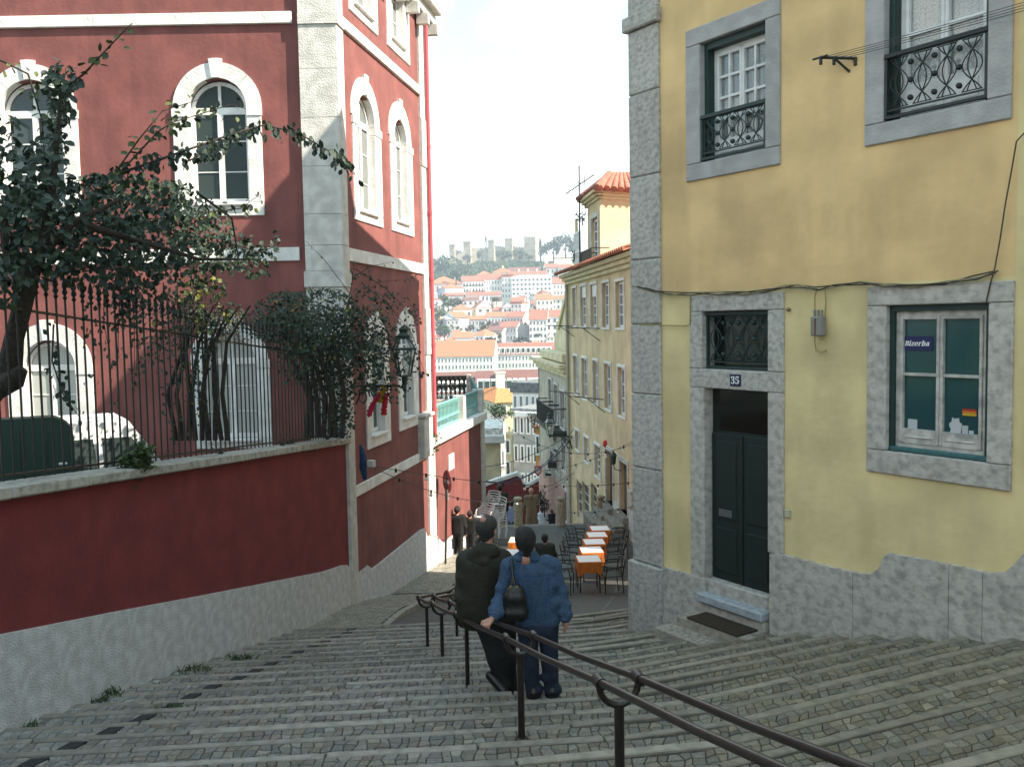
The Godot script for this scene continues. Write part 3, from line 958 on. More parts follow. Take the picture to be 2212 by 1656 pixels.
func build_left_wall(F: Pl, S: Pl) -> void:
	var z0 := 4.2
	var wd := Vector3(0.1055, 0, -1.0).normalized()
	var W := Pl.new(self, Vector3(wall_x(z0), 0, -z0), wd, Vector3(-wd.z, 0, wd.x))
	var L := (Vector3(K.x, 0, K.z) - W.o).dot(wd) + 0.02
	var w := thing("retaining_wall", "dark red retaining wall with white rough plinth beside the stairs", "wall", W.o + Vector3(0, -3, 0))
	var ca := W.pix(10, 1049); var cb := W.pix(745, 946)
	var cs := (cb.y - ca.y) / (cb.x - ca.x)
	var ctop := func(u: float) -> float: return ca.y + cs * (u - ca.x)
	var mb := MB.new()
	wall_sheet(mb, W, 0, L, flat(0, L, -8.0), [Vector2(0, ctop.call(0.0) - 0.11), Vector2(L, ctop.call(L) - 0.11)], [], 0.3)
	# back face and end so that the wall is solid
	mb.quad(W.w(L, -8, -0.3), W.w(0, -8, -0.3), W.w(0, ctop.call(0.0) - 0.11, -0.3), W.w(L, ctop.call(L) - 0.11, -0.3))
	mb.quad(W.w(0, -8, -0.3), W.w(0, -8, 0), W.w(0, ctop.call(0.0) - 0.11, 0), W.w(0, ctop.call(0.0) - 0.11, -0.3))
	part(w, "wall_face", mb, M.red_wall)
	var pa := W.pix(5, 1369); var pb := W.pix(700, 1234)
	var ps := (pb.y - pa.y) / (pb.x - pa.x)
	var top := [Vector2(0, pa.y - ps * pa.x)]
	for q in [[100, 1351], [250, 1321], [400, 1293], [550, 1264], [700, 1234], [738, 1221], [750, 1220], [758, 1228], [764, 1240]]: top.append(W.pix(q[0], q[1], 0.03))
	mb = MB.new()
	wall_sheet(mb, W, 0, L, flat(0, L, -8.0), top, [], 0.0, 0.03)
	for i in top.size() - 1:
		mb.quad(W.w(top[i].x, top[i].y, 0.03), W.w(top[i + 1].x, top[i + 1].y, 0.03), W.w(top[i + 1].x, top[i + 1].y, 0), W.w(top[i].x, top[i].y, 0))
	part(w, "plinth", mb, M.white_plaster)
	var u := 0.0
	while u < L - 0.05:
		var u2 := minf(u + rng.randf_range(1.0, 1.7), L)
		mb = MB.new()
		var p := W.w(u + 0.004, ctop.call(u) - 0.055, -0.13); var q := W.w(u2 - 0.004, ctop.call(u2) - 0.055, -0.13)
		var dx := (q - p).normalized()
		mb.col = Color.WHITE * rng.randf_range(0.85, 1.1)
		mb.box((p + q) * 0.5, Vector3((q - p).length(), 0.11 + rng.randf_range(-0.004, 0.004), 0.44), Basis(dx, -W.n.cross(dx) if W.n.cross(dx).y < 0 else W.n.cross(dx), W.n), 0.015)
		part(w, "coping_stone", mb, M.coping)
		u = u2
	# spiked iron fence on the coping
	var fence := thing("iron_fence", "tall black iron railing with spear tips on the red wall", "fence", W.w(0, -1.2, -0.15))
	var bar := MB.new()
	bar.tube([Vector3(0, 0.02, 0), Vector3(0, 1.72, 0)], 0.011, 6)
	bar.lathe(Vector3(0, 1.72, 0), [[0.011, 0.0], [0.024, 0.02], [0.012, 0.045], [0.03, 0.075], [0.016, 0.11], [0.03, 0.13], [0.022, 0.17], [0.0, 0.25]], 6)
	var bmesh := bar.mesh()
	var n := int(L / 0.152)
	var foff := -0.15
	for i in n:
		var uu := 0.06 + i * 0.152
		if uu > L - 0.25: break
		var at := W.w(uu, ctop.call(uu), foff)
		put(fence, "bar", bmesh, M.iron, Transform3D(Basis(UP, rng.randf() * 0.4), at - fence.position))
	for r in [0.07, 1.56]:
		mb = MB.new()
		var a := W.w(0.0, ctop.call(0.0) + r, foff); var b := W.w(L - 0.25, ctop.call(L - 0.25) + r, foff)
		var dx := (b - a).normalized()
		mb.box((a + b) * 0.5, Vector3((b - a).length(), 0.022, 0.04), Basis(dx, W.n.cross(dx), W.n))
		part(fence, "rail", mb, M.iron)
	for i in 6:
		mb = MB.new()
		var uu := 1.2 + i * 2.4
		var at := W.w(uu, ctop.call(uu), foff)
		mb.lathe(at, [[0.035, 0.0], [0.045, 0.02], [0.03, 0.05], [0.0, 0.07]], 8)
		part(fence, "foot", mb, M.iron)
	# court behind the wall
	var ct := MB.new()
	ct.quad(Vector3(-20, -3.4, -18.1), Vector3(-20, -2.6, -3), Vector3(wall_x(3) - 0.2, -2.6, -3), Vector3(K.x - 0.2, -3.4, -18.1))
	solo("courtyard", ct, M.pale_paving, "paved courtyard behind the railing at the foot of the building", "ground", "", "structure")
	# green covered container and white van in the court
	var gc: Node3D = thing("green_container", "dark green ribbed container with a rounded top behind the railing", "container", P(60, 1010, 11.5))
	var poly := PackedVector2Array([Vector2(-2.2, -1.4), Vector2(0.53, -1.4), Vector2(0.53, 0.12)])
	for k in 7:
		var a := lerpf(0.0, PI / 2, k / 6.0)
		poly.append(Vector2(0.25 + 0.28 * cos(a), 0.28 + 0.28 * sin(a)))
	poly.append(Vector2(-2.2, 0.56))
	mb = MB.new()
	mb.slab(poly, P(60, 1000, 11.5), Vector3.RIGHT, UP, Vector3(0, 0, -1), 0.35)
	part(gc, "body", mb, mat("container_green", Color(0.006, 0.04, 0.028), 0.5))
	for k in 8:
		mb = MB.new()
		mb.box(P(60, 1000, 11.5) + Vector3(-1.9 + k * 0.3, -0.2, 0.012), Vector3(0.03, 1.2, 0.024))
		part(gc, "rib", mb, M.container_green)
	mb = MB.new()
	mb.box(P(128, 1005, 11.5) + Vector3(0, 0, 0.02), Vector3(0.1, 0.03, 0.04), Basis(), 0.008)
	part(gc, "latch", mb, M.white_paint)
	gc.rotation.y = 0.45
	build_van()

func build_van() -> void:
	var c := P(228, 990, 13.6)
	var y0: float = P(228, 912, 13.6).y - 1.95
	var van := thing("white_van", "white van parked in the courtyard behind the railing", "van", Vector3(c.x, y0, c.z))
	var o := Vector3(c.x, y0, c.z)
	var H: float = P(228, 912, 13.6).y - y0
	# side outline, x along the van, front towards the right
	var pr := PackedVector2Array([Vector2(-2.0, 0.28), Vector2(1.75, 0.28), Vector2(1.8, 0.55), Vector2(1.55, H * 0.48), Vector2(0.92, H * 0.55), Vector2(0.42, H * 0.93), Vector2(0.2, H), Vector2(-1.85, H), Vector2(-2.0, H * 0.9)])
	var mb := MB.new()
	mb.slab(pr, o + Vector3(0, 0, 0), Vector3.RIGHT, UP, Vector3(0, 0, -1), 1.65)
	part(van, "body", mb, M.white_paint)
	for wq in [[[-1.8, 0.55], [-0.75, 0.55], [-0.75, 0.88], [-1.75, 0.88]], [[-0.66, 0.55], [-0.1, 0.55], [-0.16, 0.88], [-0.66, 0.88]], [[-0.02, 0.55], [0.82, 0.55], [0.36, 0.88], [-0.04, 0.88]]]:
		var q := PackedVector2Array()
		for p in wq: q.append(Vector2(p[0], p[1] * H))
		mb = MB.new()
		mb.slab(q, o + Vector3(0, 0, 0.003), Vector3.RIGHT, UP, Vector3.BACK, 0.006)
		part(van, "window", mb, M.glass_dark)
	for x in [-1.3, 1.1]:
		for z in [0.02, -1.67]:
			mb = MB.new()
			mb.lathe(o + Vector3(x, 0.3, z), [[0.0, -0.09], [0.3, -0.09], [0.31, 0.0], [0.3, 0.09], [0.0, 0.09]], 18, Basis(Vector3.RIGHT, PI / 2))
			var wh := part(van, "wheel", mb, M.rubber)
			mb = MB.new()
			mb.lathe(o + Vector3(x, 0.3, z), [[0.0, -0.1], [0.17, -0.1], [0.17, 0.1], [0.0, 0.1]], 14, Basis(Vector3.RIGHT, PI / 2))
			part(wh, "rim", mb, M.white_paint)
	van.rotation.y = 0.45
	for z in [-0.2, -1.45]:
		mb = MB.new()
		mb.box(o + Vector3(1.72, 0.72, z), Vector3(0.1, 0.16, 0.24), Basis(), 0.03)
		part(van, "headlight", mb, M.glass_grey)

# ---------------------------------------------------------------- rectangular windows
# r = [u0,u1,y0,y1]; leaves side by side, each cols x rows of panes, optional solid panel at the foot
func casement(host: Node, called: String, pl: Pl, r: Array, dep: float, leaves: int, cols: int, rows: int, fmat: Material, gmat: Material, panel := 0.0, t := 0.045, mun := 0.02, sub := true) -> MeshInstance3D:
	var f := MB.new()
	var d1 := -dep
	var d0 := -dep - 0.045
	pbox(f, pl, r[0], r[0] + t, r[2], r[3], d0, d1)
	pbox(f, pl, r[1] - t, r[1], r[2], r[3], d0, d1)
	pbox(f, pl, r[0] + t, r[1] - t, r[3] - t, r[3], d0, d1)
	pbox(f, pl, r[0] + t, r[1] - t, r[2], r[2] + t, d0, d1)
	var w: float = (r[1] - r[0] - 2 * t) / leaves
	var panes := []
	for i in leaves:
		var a: float = r[0] + t + i * w
		var b := a + w
		var st := t * 0.8
		pbox(f, pl, a + 0.002, a + st, r[2] + t, r[3] - t, d0 + 0.004, d1 + 0.016, 0.006)
		pbox(f, pl, b - st, b - 0.002, r[2] + t, r[3] - t, d0 + 0.004, d1 + 0.016, 0.006)
		pbox(f, pl, a + st, b - st, r[3] - t - st, r[3] - t, d0 + 0.004, d1 + 0.014)
		var yb: float = r[2] + t
		var ph: float = (r[3] - r[2]) * panel
		pbox(f, pl, a + st, b - st, yb, yb + maxf(st, ph), d0 + 0.004, d1 + 0.012)
		if ph > 0.1:
			pbox(f, pl, a + st + 0.03, b - st - 0.03, yb + 0.05, yb + ph - 0.07, d1 + 0.004, d1 + 0.022, 0.008)
		yb += maxf(st, ph)
		var gw := (b - a - 2 * st) / cols
		var ght: float = (r[3] - t - st - yb) / rows
		for c in cols:
			if c > 0: pbox(f, pl, a + st + c * gw - mun / 2, a + st + c * gw + mun / 2, yb, r[3] - t - st, d0 + 0.006, d1 + 0.008)
			for k in rows:
				panes.append([a + st + c * gw, a + st + (c + 1) * gw, yb + k * ght, yb + (k + 1) * ght])
		for k in range(1, rows):
			pbox(f, pl, a + st, b - st, yb + k * ght - mun / 2, yb + k * ght + mun / 2, d0 + 0.006, d1 + 0.006)
	var win := part(host, called, f, fmat)
	if sub:
		for p in panes:
			var g := MB.new()
			pbox(g, pl, p[0], p[1], p[2], p[3], d0 + 0.014, d0 + 0.02)
			part(win, "pane", g, gmat)
	else:
		var g := MB.new()
		pbox(g, pl, r[0] + t, r[1] - t, r[2] + t, r[3] - t, d0 + 0.014, d0 + 0.02)
		part(win, "pane", g, gmat)
	return win

# four dressed stones round an opening; o outer, r opening
func surround(win: Node, pl: Pl, o: Array, r: Array, m: Material, dep := 0.2, proud := 0.03, bottom := true) -> void:
	var q := [["lintel", o[0], o[1], r[3], o[3]], ["jamb", o[0], r[0], r[2], r[3]], ["jamb", r[1], o[1], r[2], r[3]]]
	if bottom: q.append(["sill", o[0], o[1], o[2], r[2]])
	for k in q:
		var mb := MB.new()
		mb.col = Color.WHITE * rng.randf_range(0.92, 1.06)
		pbox(mb, pl, k[1] + 0.002, k[2] - 0.002, k[3] + 0.002, k[4] - 0.002, -dep, proud, 0.01)
		part(win, k[0], mb, m)

func iron_panel(host: Node, called: String, pl: Pl, r: Array, off: float, n: int, m: Material, side := 0.0, balls := true) -> void:
	var mb := MB.new()
	var hh: float = r[3] - r[2]
	pbox(mb, pl, r[0], r[1], r[3] - 0.05, r[3], off - 0.03, off + 0.03, 0.008)
	pbox(mb, pl, r[0], r[1], r[2], r[2] + 0.035, off - 0.02, off + 0.02, 0.005)
	pbox(mb, pl, r[0], r[1], r[2] + 0.075, r[2] + 0.09, off - 0.01, off + 0.01)
	for u in [r[0], r[1] - 0.03]: pbox(mb, pl, u, u + 0.03, r[2], r[3], off - 0.015, off + 0.015)
	if side > 0.0:
		for u in [r[0] + 0.015, r[1] - 0.015]:
			for k in 2:
				var y: float = [r[3] - 0.025, r[2] + 0.02][k]
				mb.tube([pl.w(u, y, off), pl.w(u, y, off - side)], 0.014, 6)
			for k in 4: mb.tube([pl.w(u, r[2], off - side * (k + 0.5) / 4.0), pl.w(u, r[3], off - side * (k + 0.5) / 4.0)], 0.008, 5)
	var pan := part(host, called, mb, m)
	var y0: float = r[2] + 0.09
	var H: float = r[3] - 0.05 - y0
	var w: float = (r[1] - r[0] - 0.06) / n
	for i in n:
		var c: float = r[0] + 0.03 + (i + 0.5) * w
		var k := MB.new()
		for s in [-1.0, 1.0]:
			for amp in [0.40, 0.19]:
				var path := []
				for j in 25:
					var y := 0.03 + 0.94 * j / 24.0
					var x: float = s * amp * w * cos(PI * (y - 0.5) / 0.56)
					if amp > 0.3: x = clampf(x, -0.36 * w, 0.40 * w) if s > 0 else clampf(x, -0.40 * w, 0.36 * w)
					path.append(pl.w(c + x, y0 + y * H, off + 0.006 * s))
				k.tube(path, 0.0065, 5)
		for y in [0.03, 0.97]:
			k.tube([pl.w(c - 0.4 * w, y0 + y * H, off), pl.w(c + 0.4 * w, y0 + y * H, off)], 0.006, 5)
		part(pan, "scroll", k, m)
		if balls and i < n - 1:
			for y in [0.16, 0.5, 0.84]:
				var b := MB.new()
				b.ball(pl.w(c + w * 0.5, y0 + y * H, off), Vector3(0.034, 0.03, 0.022), Basis(), 8)
				part(pan, "ball", b, m)

func curtain(host: Node, pl: Pl, r: Array, off: float, m: Material, gather := 0.0) -> void:
	var mb := MB.new()
	var n := 26
	for i in n:
		var q := []
		for k in [[i, 0.0], [i + 1, 0.0], [i + 1, 1.0], [i, 1.0]]:
			var f: float = k[0] / float(n)
			var tuck: float = gather * (1.0 - k[1]) * (1.0 if gather > 0 else 0.0)
			q.append(pl.w(lerpf(r[0], r[1] - (r[1] - r[0]) * tuck, f), lerpf(r[2], r[3], k[1]), off + 0.02 * sin(k[0] * 1.9)))
		mb.quad(q[0], q[1], q[2], q[3])
	part(host, "curtain", mb, m)

func dark_room(host: Node, pl: Pl, r: Array, off: float, m: Material) -> void:
	var mb := MB.new()
	var e := off - 0.55
	mb.quad(pl.w(r[0], r[2], e), pl.w(r[1], r[2], e), pl.w(r[1], r[3], e), pl.w(r[0], r[3], e))
	mb.quad(pl.w(r[0], r[2], off), pl.w(r[0], r[2], e), pl.w(r[0], r[3], e), pl.w(r[0], r[3], off))
	mb.quad(pl.w(r[1], r[2], e), pl.w(r[1], r[2], off), pl.w(r[1], r[3], off), pl.w(r[1], r[3], e))
	mb.quad(pl.w(r[0], r[3], e), pl.w(r[1], r[3], e), pl.w(r[1], r[3], off), pl.w(r[0], r[3], off))
	mb.quad(pl.w(r[0], r[2], off), pl.w(r[1], r[2], off), pl.w(r[1], r[2], e), pl.w(r[0], r[2], e))
	part(host, "room", mb, m)

func lettering(host: Node, called: String, text: String, at: Vector3, b: Basis, size: float, m: Material, depth := 0.004, font := "Droid Sans", bold := true, centre := true) -> void:
	var tm := TextMesh.new()
	var sf := SystemFont.new()
	sf.font_names = PackedStringArray([font])
	if bold: sf.font_weight = 700
	tm.font = sf
	tm.text = text
	tm.font_size = 64
	tm.pixel_size = size / 64.0
	tm.depth = depth
	if not centre: tm.horizontal_alignment = HORIZONTAL_ALIGNMENT_LEFT
	put(host, called, tm, m, Transform3D(b, at - ORG.get(host, Vector3.ZERO)))

var Y1: Pl

func build_yellow() -> void:
	var C := Vector3(1.695, 0, -12.74)
	Y1 = Pl.new(self, C, Vector3(0.5434, 0, 0.8395), Vector3(-0.8395, 0, 0.5434))
	var p := Y1
	var h := thing("yellow_house", "yellow plastered corner house with grey stone corner pier and dark green door", "house", C + Vector3(0, -4.8, 0))
	var UE := 9.0
	var ul_o := p.rect(1484, 1688, 40, 372); var ul := p.rect(1515, 1656, 66, 338)
	ul_o[2] = p.pix(1590, 374).y; ul_o[3] = p.pix(1580, 31).y
	ul[2] = p.pix(1588, 336).y; ul[3] = p.pix(1585, 69).y
	var ur_o := p.rect(1872, 2192, -200, 290); var ur := p.rect(1914, 2138, -150, 238)
	ur_o[2] = p.pix(2030, 287).y; ur[2] = p.pix(2026, 240).y
	ur[3] = ur[2] + 2.0; ur_o[3] = ur[3] + 0.22
	var tr := p.rect(1520, 1662, 672, 800); tr[2] = p.pix(1590, 799).y; tr[3] = p.pix(1590, 671).y
	var dr := p.rect(1526, 1662, 840, 1270); dr[3] = p.pix(1595, 842).y; dr[2] = p.pix(1600, 1267, -0.05).y
	var d_o := [p.pix(1494, 900).x, p.pix(1696, 900).x, p.pix(1560, 1270).y, p.pix(1594, 634).y]
	var gw := p.rect(1918, 2137, 660, 990); gw[3] = p.pix(2028, 657).y; gw[2] = p.pix(2028, 986).y
	var gw_o := p.rect(1876, 2191, 610, 1040); gw_o[3] = p.pix(2034, 612).y; gw_o[2] = p.pix(2030, 1039).y
	mat("lace", Color(0.55, 0.50, 0.46), 0.9, "dirt", 5.0)
	var holes := []
	for r in [ul, ur, tr, dr, gw]: holes.append([r[0] - 0.03, r[1] + 0.03, r[2] - 0.03, r[3] + 0.03, false])
	var split := p.pix(1780, 617).y
	var ue := p.pix(2197, 500).x
	var top := 5.85
	var lowh := [holes[2], holes[3], holes[4]]
	var mb := MB.new()
	wall_sheet(mb, p, 0.0, ue, flat(0, UE, -7.0), flat(0, UE, split), lowh, 0.3)
	wall_sheet(mb, p, ue, UE, flat(0, UE, -7.0), flat(0, UE, top), [], 0.3)
	part(h, "lower_wall", mb, M.pale_yellow)
	mb = MB.new()
	wall_sheet(mb, p, 0.0, ue, flat(0, UE, split), flat(0, UE, top), [holes[0], holes[1]], 0.3)
	part(h, "upper_wall", mb, M.ochre)
	# side wall, roof and rear wing: one outline swept along the front
	var e := Vector3(0.148, 0, -0.989).normalized()
	var prof := PackedVector2Array([Vector2(0.02, -7), Vector2(8.6, -7), Vector2(8.6, 5.65), Vector2(4.6, 6.6), Vector2(4.0, 6.9), Vector2(3.35, 8.75), Vector2(0.02, 5.85)])
	mb = MB.new()
	mb.slab(prof, C + p.d * 0.02 - p.n * 0.32, e, UP, p.d, 0.25)
	part(h, "side_wall", mb, M.ochre)
	mb = MB.new()
	mb.slab(PackedVector2Array([Vector2(-0.5, 5.45), Vector2(0.05, 5.85), Vector2(3.35, 8.75), Vector2(4.0, 6.9), Vector2(4.15, 6.95), Vector2(3.4, 8.9), Vector2(-0.5, 5.6)]), C - p.d * 0.15, e, UP, p.d, UE + 7.0)
	part(h, "roof", mb, M.roof_tile)
	mb = MB.new()
	mb.slab(PackedVector2Array([Vector2(3.9, 6.7), Vector2(8.8, 5.5), Vector2(8.8, 5.7), Vector2(3.9, 6.9)]), C - p.d * 0.15, e, UP, p.d, UE + 7.0)
	part(h, "roof", mb, M.roof_tile)
	mb = MB.new()
	var er := C + p.d * UE
	mb.quad(er + UP * -7.0, er + e * 8.6 + UP * -7.0, er + e * 8.6 + UP * 5.6, er + UP * 5.8)
	mb.quad(C + e * 8.6 + UP * -7.0, er + e * 8.6 + UP * -7.0, er + e * 8.6 + UP * 5.6, C + e * 8.6 + UP * 5.6)
	part(h, "rear_wall", mb, M.ochre)
	# corner pier, stacked stones
	var cuts := [-7.0, p.pix(1400, 1215).y, p.pix(1395, 1010).y, p.pix(1395, 850).y, p.pix(1395, 700).y, p.pix(1395, 560).y, p.pix(1395, 380).y, p.pix(1395, 200).y, p.pix(1395, 60).y, p.pix(1392, 28).y, top]
	var pw := p.pix(1432, 900).x
	for k in cuts.size() - 1:
		mb = MB.new()
		var g := 0.0
		if k == 0: g = 0.05
		if k == 8: g = 0.06
		mb.col = Color.WHITE * rng.randf_range(0.9, 1.08)
		pbox(mb, p, -0.03 - g, pw + g * 0.6, cuts[k] + 0.003, cuts[k + 1] - 0.003, -0.33, 0.05 + g, 0.018)
		part(h, "pier_stone", mb, M.pillar_stone)
	# plinth slabs with a wavy upper edge
	var pts := []
	for q in [[1662, 1195], [1697, 1200], [1775, 1221], [1859, 1240], [1880, 1240], [1898, 1228], [1906, 1208], [1917, 1195], [1990, 1208], [2058, 1221], [2131, 1238], [2170, 1236], [2190, 1220], [2212, 1195], [2300, 1206]]: pts.append(p.pix(q[0], q[1], 0.06))
	var us := [pts[0].x, p.pix(1850, 1250).x, p.pix(2058, 1250).x, p.pix(2131, 1250).x, p.pix(2300, 1250).x]
	for k in us.size() - 1:
		var a: float = us[k] + 0.003
		var b: float = us[k + 1] - 0.003
		var poly := PackedVector2Array([Vector2(a, -6), Vector2(b, -6), Vector2(b, line_at(pts, b))])
		for j in range(pts.size() - 1, -1, -1):
			if pts[j].x > a + 0.01 and pts[j].x < b - 0.01: poly.append(pts[j])
		poly.append(Vector2(a, line_at(pts, a)))
		mb = MB.new()
		mb.col = Color.WHITE * rng.randf_range(0.92, 1.06)
		mb.slab(poly, p.w(0, 0, -0.05), p.d, UP, p.n, 0.11)
		part(h, "plinth_stone", mb, M.stained_stone)
	mb = MB.new()
	var l0 := p.pix(1441, 1228, 0.05); var l1 := p.pix(1524, 1251, 0.05)
	mb.slab(PackedVector2Array([Vector2(pw + 0.005, -6), Vector2(l1.x - 0.0, -6), Vector2(l1.x, l1.y), Vector2(pw + 0.005, l0.y)]), p.w(0, 0, -0.05), p.d, UP, p.n, 0.1)
	part(h, "plinth_stone", mb, M.stained_stone)
	# the far stretch of the plinth to the right of the picture
	# upper windows with curtains
	for k in 2:
		var r: Array = [ul, ur][k]
		var o: Array = [ul_o, ur_o][k]
		var bx := 0.06
		var g := MB.new()
		pbox(g, p, r[0], r[0] + bx, r[2], r[3], -0.28, -0.06)
		pbox(g, p, r[1] - bx, r[1], r[2], r[3], -0.28, -0.06)
		pbox(g, p, r[0] + bx, r[1] - bx, r[3] - 0.08, r[3], -0.28, -0.05)
		part(h, "window_box", g, M.green_paint)
		var ri := [r[0] + bx, r[1] - bx, r[2], r[3] - 0.08]
		var win := casement(h, "window", p, ri, 0.17, 2, 2 if k == 0 else 1, 4 if k == 0 else 3, M.white_paint, M.glass_clear, 0.16, 0.05, 0.03 if k == 0 else 0.035)
		surround(win, p, o, r, M.grey_stone, 0.28, 0.03)
		var hw: float = (ri[1] - ri[0]) * 0.5
		if k == 0:
			curtain(win, p, [ri[0] + hw * 0.25, ri[0] + hw * 0.8, ri[2], ri[3] - 0.6], -0.30, M.lace, 0.4)
			curtain(win, p, [ri[0] + hw * 1.1, ri[0] + hw * 1.4, ri[2], ri[3] - 0.35], -0.30, M.lace, 0.4)
			dark_room(win, p, ri, -0.24, mat("room_brown", Color(0.045, 0.022, 0.014), 0.9))
		else:
			curtain(win, p, [ri[0] + 0.03, ri[0] + hw * 0.95, ri[2], ri[3]], -0.30, M.lace)
			curtain(win, p, [ri[0] + hw * 1.03, ri[1] - 0.03, ri[2], ri[3]], -0.30, M.lace)
			dark_room(win, p, ri, -0.24, mat("room_tan", Color(0.12, 0.07, 0.05), 0.9))
		var rr := [r[0] + 0.0, r[1] - 0.0, r[2] + 0.02, r[2] + (0.70 if k == 0 else 0.74)]
		rr[3] = p.pix(1585, 232).y if k == 0 else p.pix(2026, 87).y
		iron_panel(h, "balcony_rail", p, rr, 0.0, 4, M.iron_green if k == 0 else M.iron, 0.14)
	# ground window
	var g := MB.new()
	var bx := 0.05
	pbox(g, p, gw[0], gw[0] + bx, gw[2], gw[3], -0.3, -0.03)
	pbox(g, p, gw[1] - bx, gw[1], gw[2], gw[3], -0.3, -0.03)
	pbox(g, p, gw[0] + bx, gw[1] - bx, gw[3] - 0.06, gw[3], -0.3, -0.03)
	part(h, "window_box", g, M.green_paint)
	g = MB.new()
	pbox(g, p, gw[0] + 0.005, gw[1] - 0.005, gw[2], gw[2] + 0.05, -0.3, -0.02, 0.012)
	part(h, "window_ledge", g, mat("worn_green", Color(0.035, 0.12, 0.12), 0.5, "stain", 2.0))
	var gi := [gw[0] + bx, gw[1] - bx, gw[2] + 0.05, gw[3] - 0.06]
	var win := casement(h, "window", p, gi, 0.07, 2, 1, 2, M.old_paint, M.glass_teal, 0.105, 0.045, 0.03)
	surround(win, p, gw_o, gw, M.stained_stone, 0.3, 0.035)
	var b := p.basis()
	var fb := Basis(p.d, UP, p.n)
	# stuck to the panes: blue strip with white script, paper slip, stickers
	var goff := -0.088
	g = MB.new()
	var st := p.rect(1950, 2016, 726, 757, goff)
	g.col = Color(0.018, 0.022, 0.085)
	pbox(g, p, st[0], st[1], st[2], st[3], goff - 0.002, goff + 0.002)
	var strip := part(win, "lettered_strip", g, M.plain)
	lettering(strip, "lettering", "Bizerba", p.w((st[0] + st[1]) * 0.5, (st[2] + st[3]) * 0.5, goff + 0.004), fb * Basis(Vector3.RIGHT, Vector3(0.28, 1, 0), Vector3.BACK), 0.07, M.cloth_white, 0.003, "Droid Serif")
	var pieces := [[[1962, 1982, 905, 934], Color(0.42, 0.44, 0.46)], [[2079, 2092, 919, 948], Color(0.40, 0.42, 0.44)], [[2094, 2104, 930, 950], Color(0.42, 0.44, 0.46)]]
	for q in pieces:
		g = MB.new()
		g.col = q[1]
		var s := p.rect(q[0][0], q[0][1], q[0][2], q[0][3], goff)
		pbox(g, p, s[0], s[1], s[2], s[3], goff - 0.002, goff + 0.002)
		part(win, "paper_slip", g, M.plain)
	g = MB.new()
	var sc := p.rect(2052, 2078, 902, 940, goff)
	var sp := PackedVector2Array()
	for k in 18:
		var w := TAU * k / 18.0
		var rr := 0.5 + 0.09 * sin(k * 2.4)
		sp.append(Vector2((sc[0] + sc[1]) * 0.5 + cos(w) * rr * (sc[1] - sc[0]), (sc[2] + sc[3]) * 0.5 + sin(w) * rr * (sc[3] - sc[2])))
	g.col = Color(0.45, 0.46, 0.46)
	g.slab(sp, p.w(0, 0, goff - 0.002), p.d, UP, p.n, 0.004)
	part(win, "sticker", g, M.plain)
	for k in 3:
		g = MB.new()
		g.col = [Color(0.35, 0.03, 0.015), Color(0.55, 0.16, 0.015), Color(0.5, 0.34, 0.02)][k]
		var s := p.rect(2080, 2110, 883 + k * 5, 888 + k * 5, goff)
		pbox(g, p, s[0], s[1], s[2], s[3], goff - 0.002, goff + 0.002)
		part(win, "sticker", g, M.plain)
	# door with its stones, iron fanlight and number plate
	g = MB.new()
	pbox(g, p, dr[0], dr[1], dr[2], dr[3], -0.16, -0.12)
	var door := part(h, "door", g, M.door_green)
	var dm: float = (dr[0] + dr[1]) * 0.5
	var dtop: float = p.pix(1600, 940).y
	for k in 2:
		g = MB.new()
		var a: float = dr[0] + 0.01 if k == 0 else dm + 0.004
		var c: float = dm - 0.004 if k == 0 else dr[1] - 0.01
		pbox(g, p, a, c, dr[2] + 0.02, dtop - 0.02, -0.125, -0.09, 0.008)
		for q in [[0.06, 0.36], [0.42, 0.94]]:
			var ya: float = lerpf(dr[2], dtop, q[0]); var yb: float = lerpf(dr[2], dtop, q[1])
			pbox(g, p, a + 0.08, c - 0.08, ya, yb, -0.095, -0.075, 0.012)
		part(door, "door_leaf", g, M.door_green)
	g = MB.new()
	pbox(g, p, dm - 0.025, dm + 0.025, dr[2] + 0.02, dtop - 0.02, -0.095, -0.065, 0.01)
	part(door, "door_moulding", g, M.door_green)
	g = MB.new()
	pbox(g, p, dr[0] + 0.05, dr[1] - 0.05, dtop + 0.02, dr[3] - 0.03, -0.125, -0.112)
	part(door, "pane", g, mat("glass_brown", Color(0.008, 0.010, 0.008), 0.12))
	g = MB.new()
	g.col = Color(0.10, 0.10, 0.10)
	var ls := p.rect(1555, 1583, 1100, 1116, -0.09)
	pbox(g, p, ls[0], ls[1], ls[2], ls[3], -0.09, -0.07, 0.006)
	part(door, "letter_slot", g, M.plain)
	var stones := [["lintel", d_o[0], d_o[1], tr[3], d_o[3]], ["crossbar", d_o[0], d_o[1], dr[3], tr[2]], ["jamb", d_o[0], tr[0], tr[2], tr[3]], ["jamb", tr[1], d_o[1], tr[2], tr[3]], ["jamb", d_o[0], dr[0], -6.0, dr[3]], ["jamb", dr[1], d_o[1], p.pix(1680, 1196).y, dr[3]]]
	for k in stones:
		mb = MB.new()
		mb.col = Color.WHITE * rng.randf_range(0.95, 1.1)
		pbox(mb, p, k[1] + 0.002, k[2] - 0.002, k[3] + 0.002, k[4] - 0.002, -0.3, 0.035, 0.01)
		part(door, k[0], mb, M.stained_stone if k[3] < -1.0 and k[0] == "jamb" else M.pillar_stone)
	g = MB.new()
	pbox(g, p, tr[0], tr[1], tr[2], tr[3], -0.2, -0.19)
	part(h, "fanlight", g, mat("glass_black", Color(0.012, 0.014, 0.012), 0.15))
	iron_panel(h, "fanlight_grille", p, [tr[0] + 0.005, tr[1] - 0.005, tr[2] + 0.005, tr[3] - 0.005], -0.06, 4, M.iron_green, 0.0)
	g = MB.new()
	var np := p.rect(1577, 1601, 808, 834, 0.04)
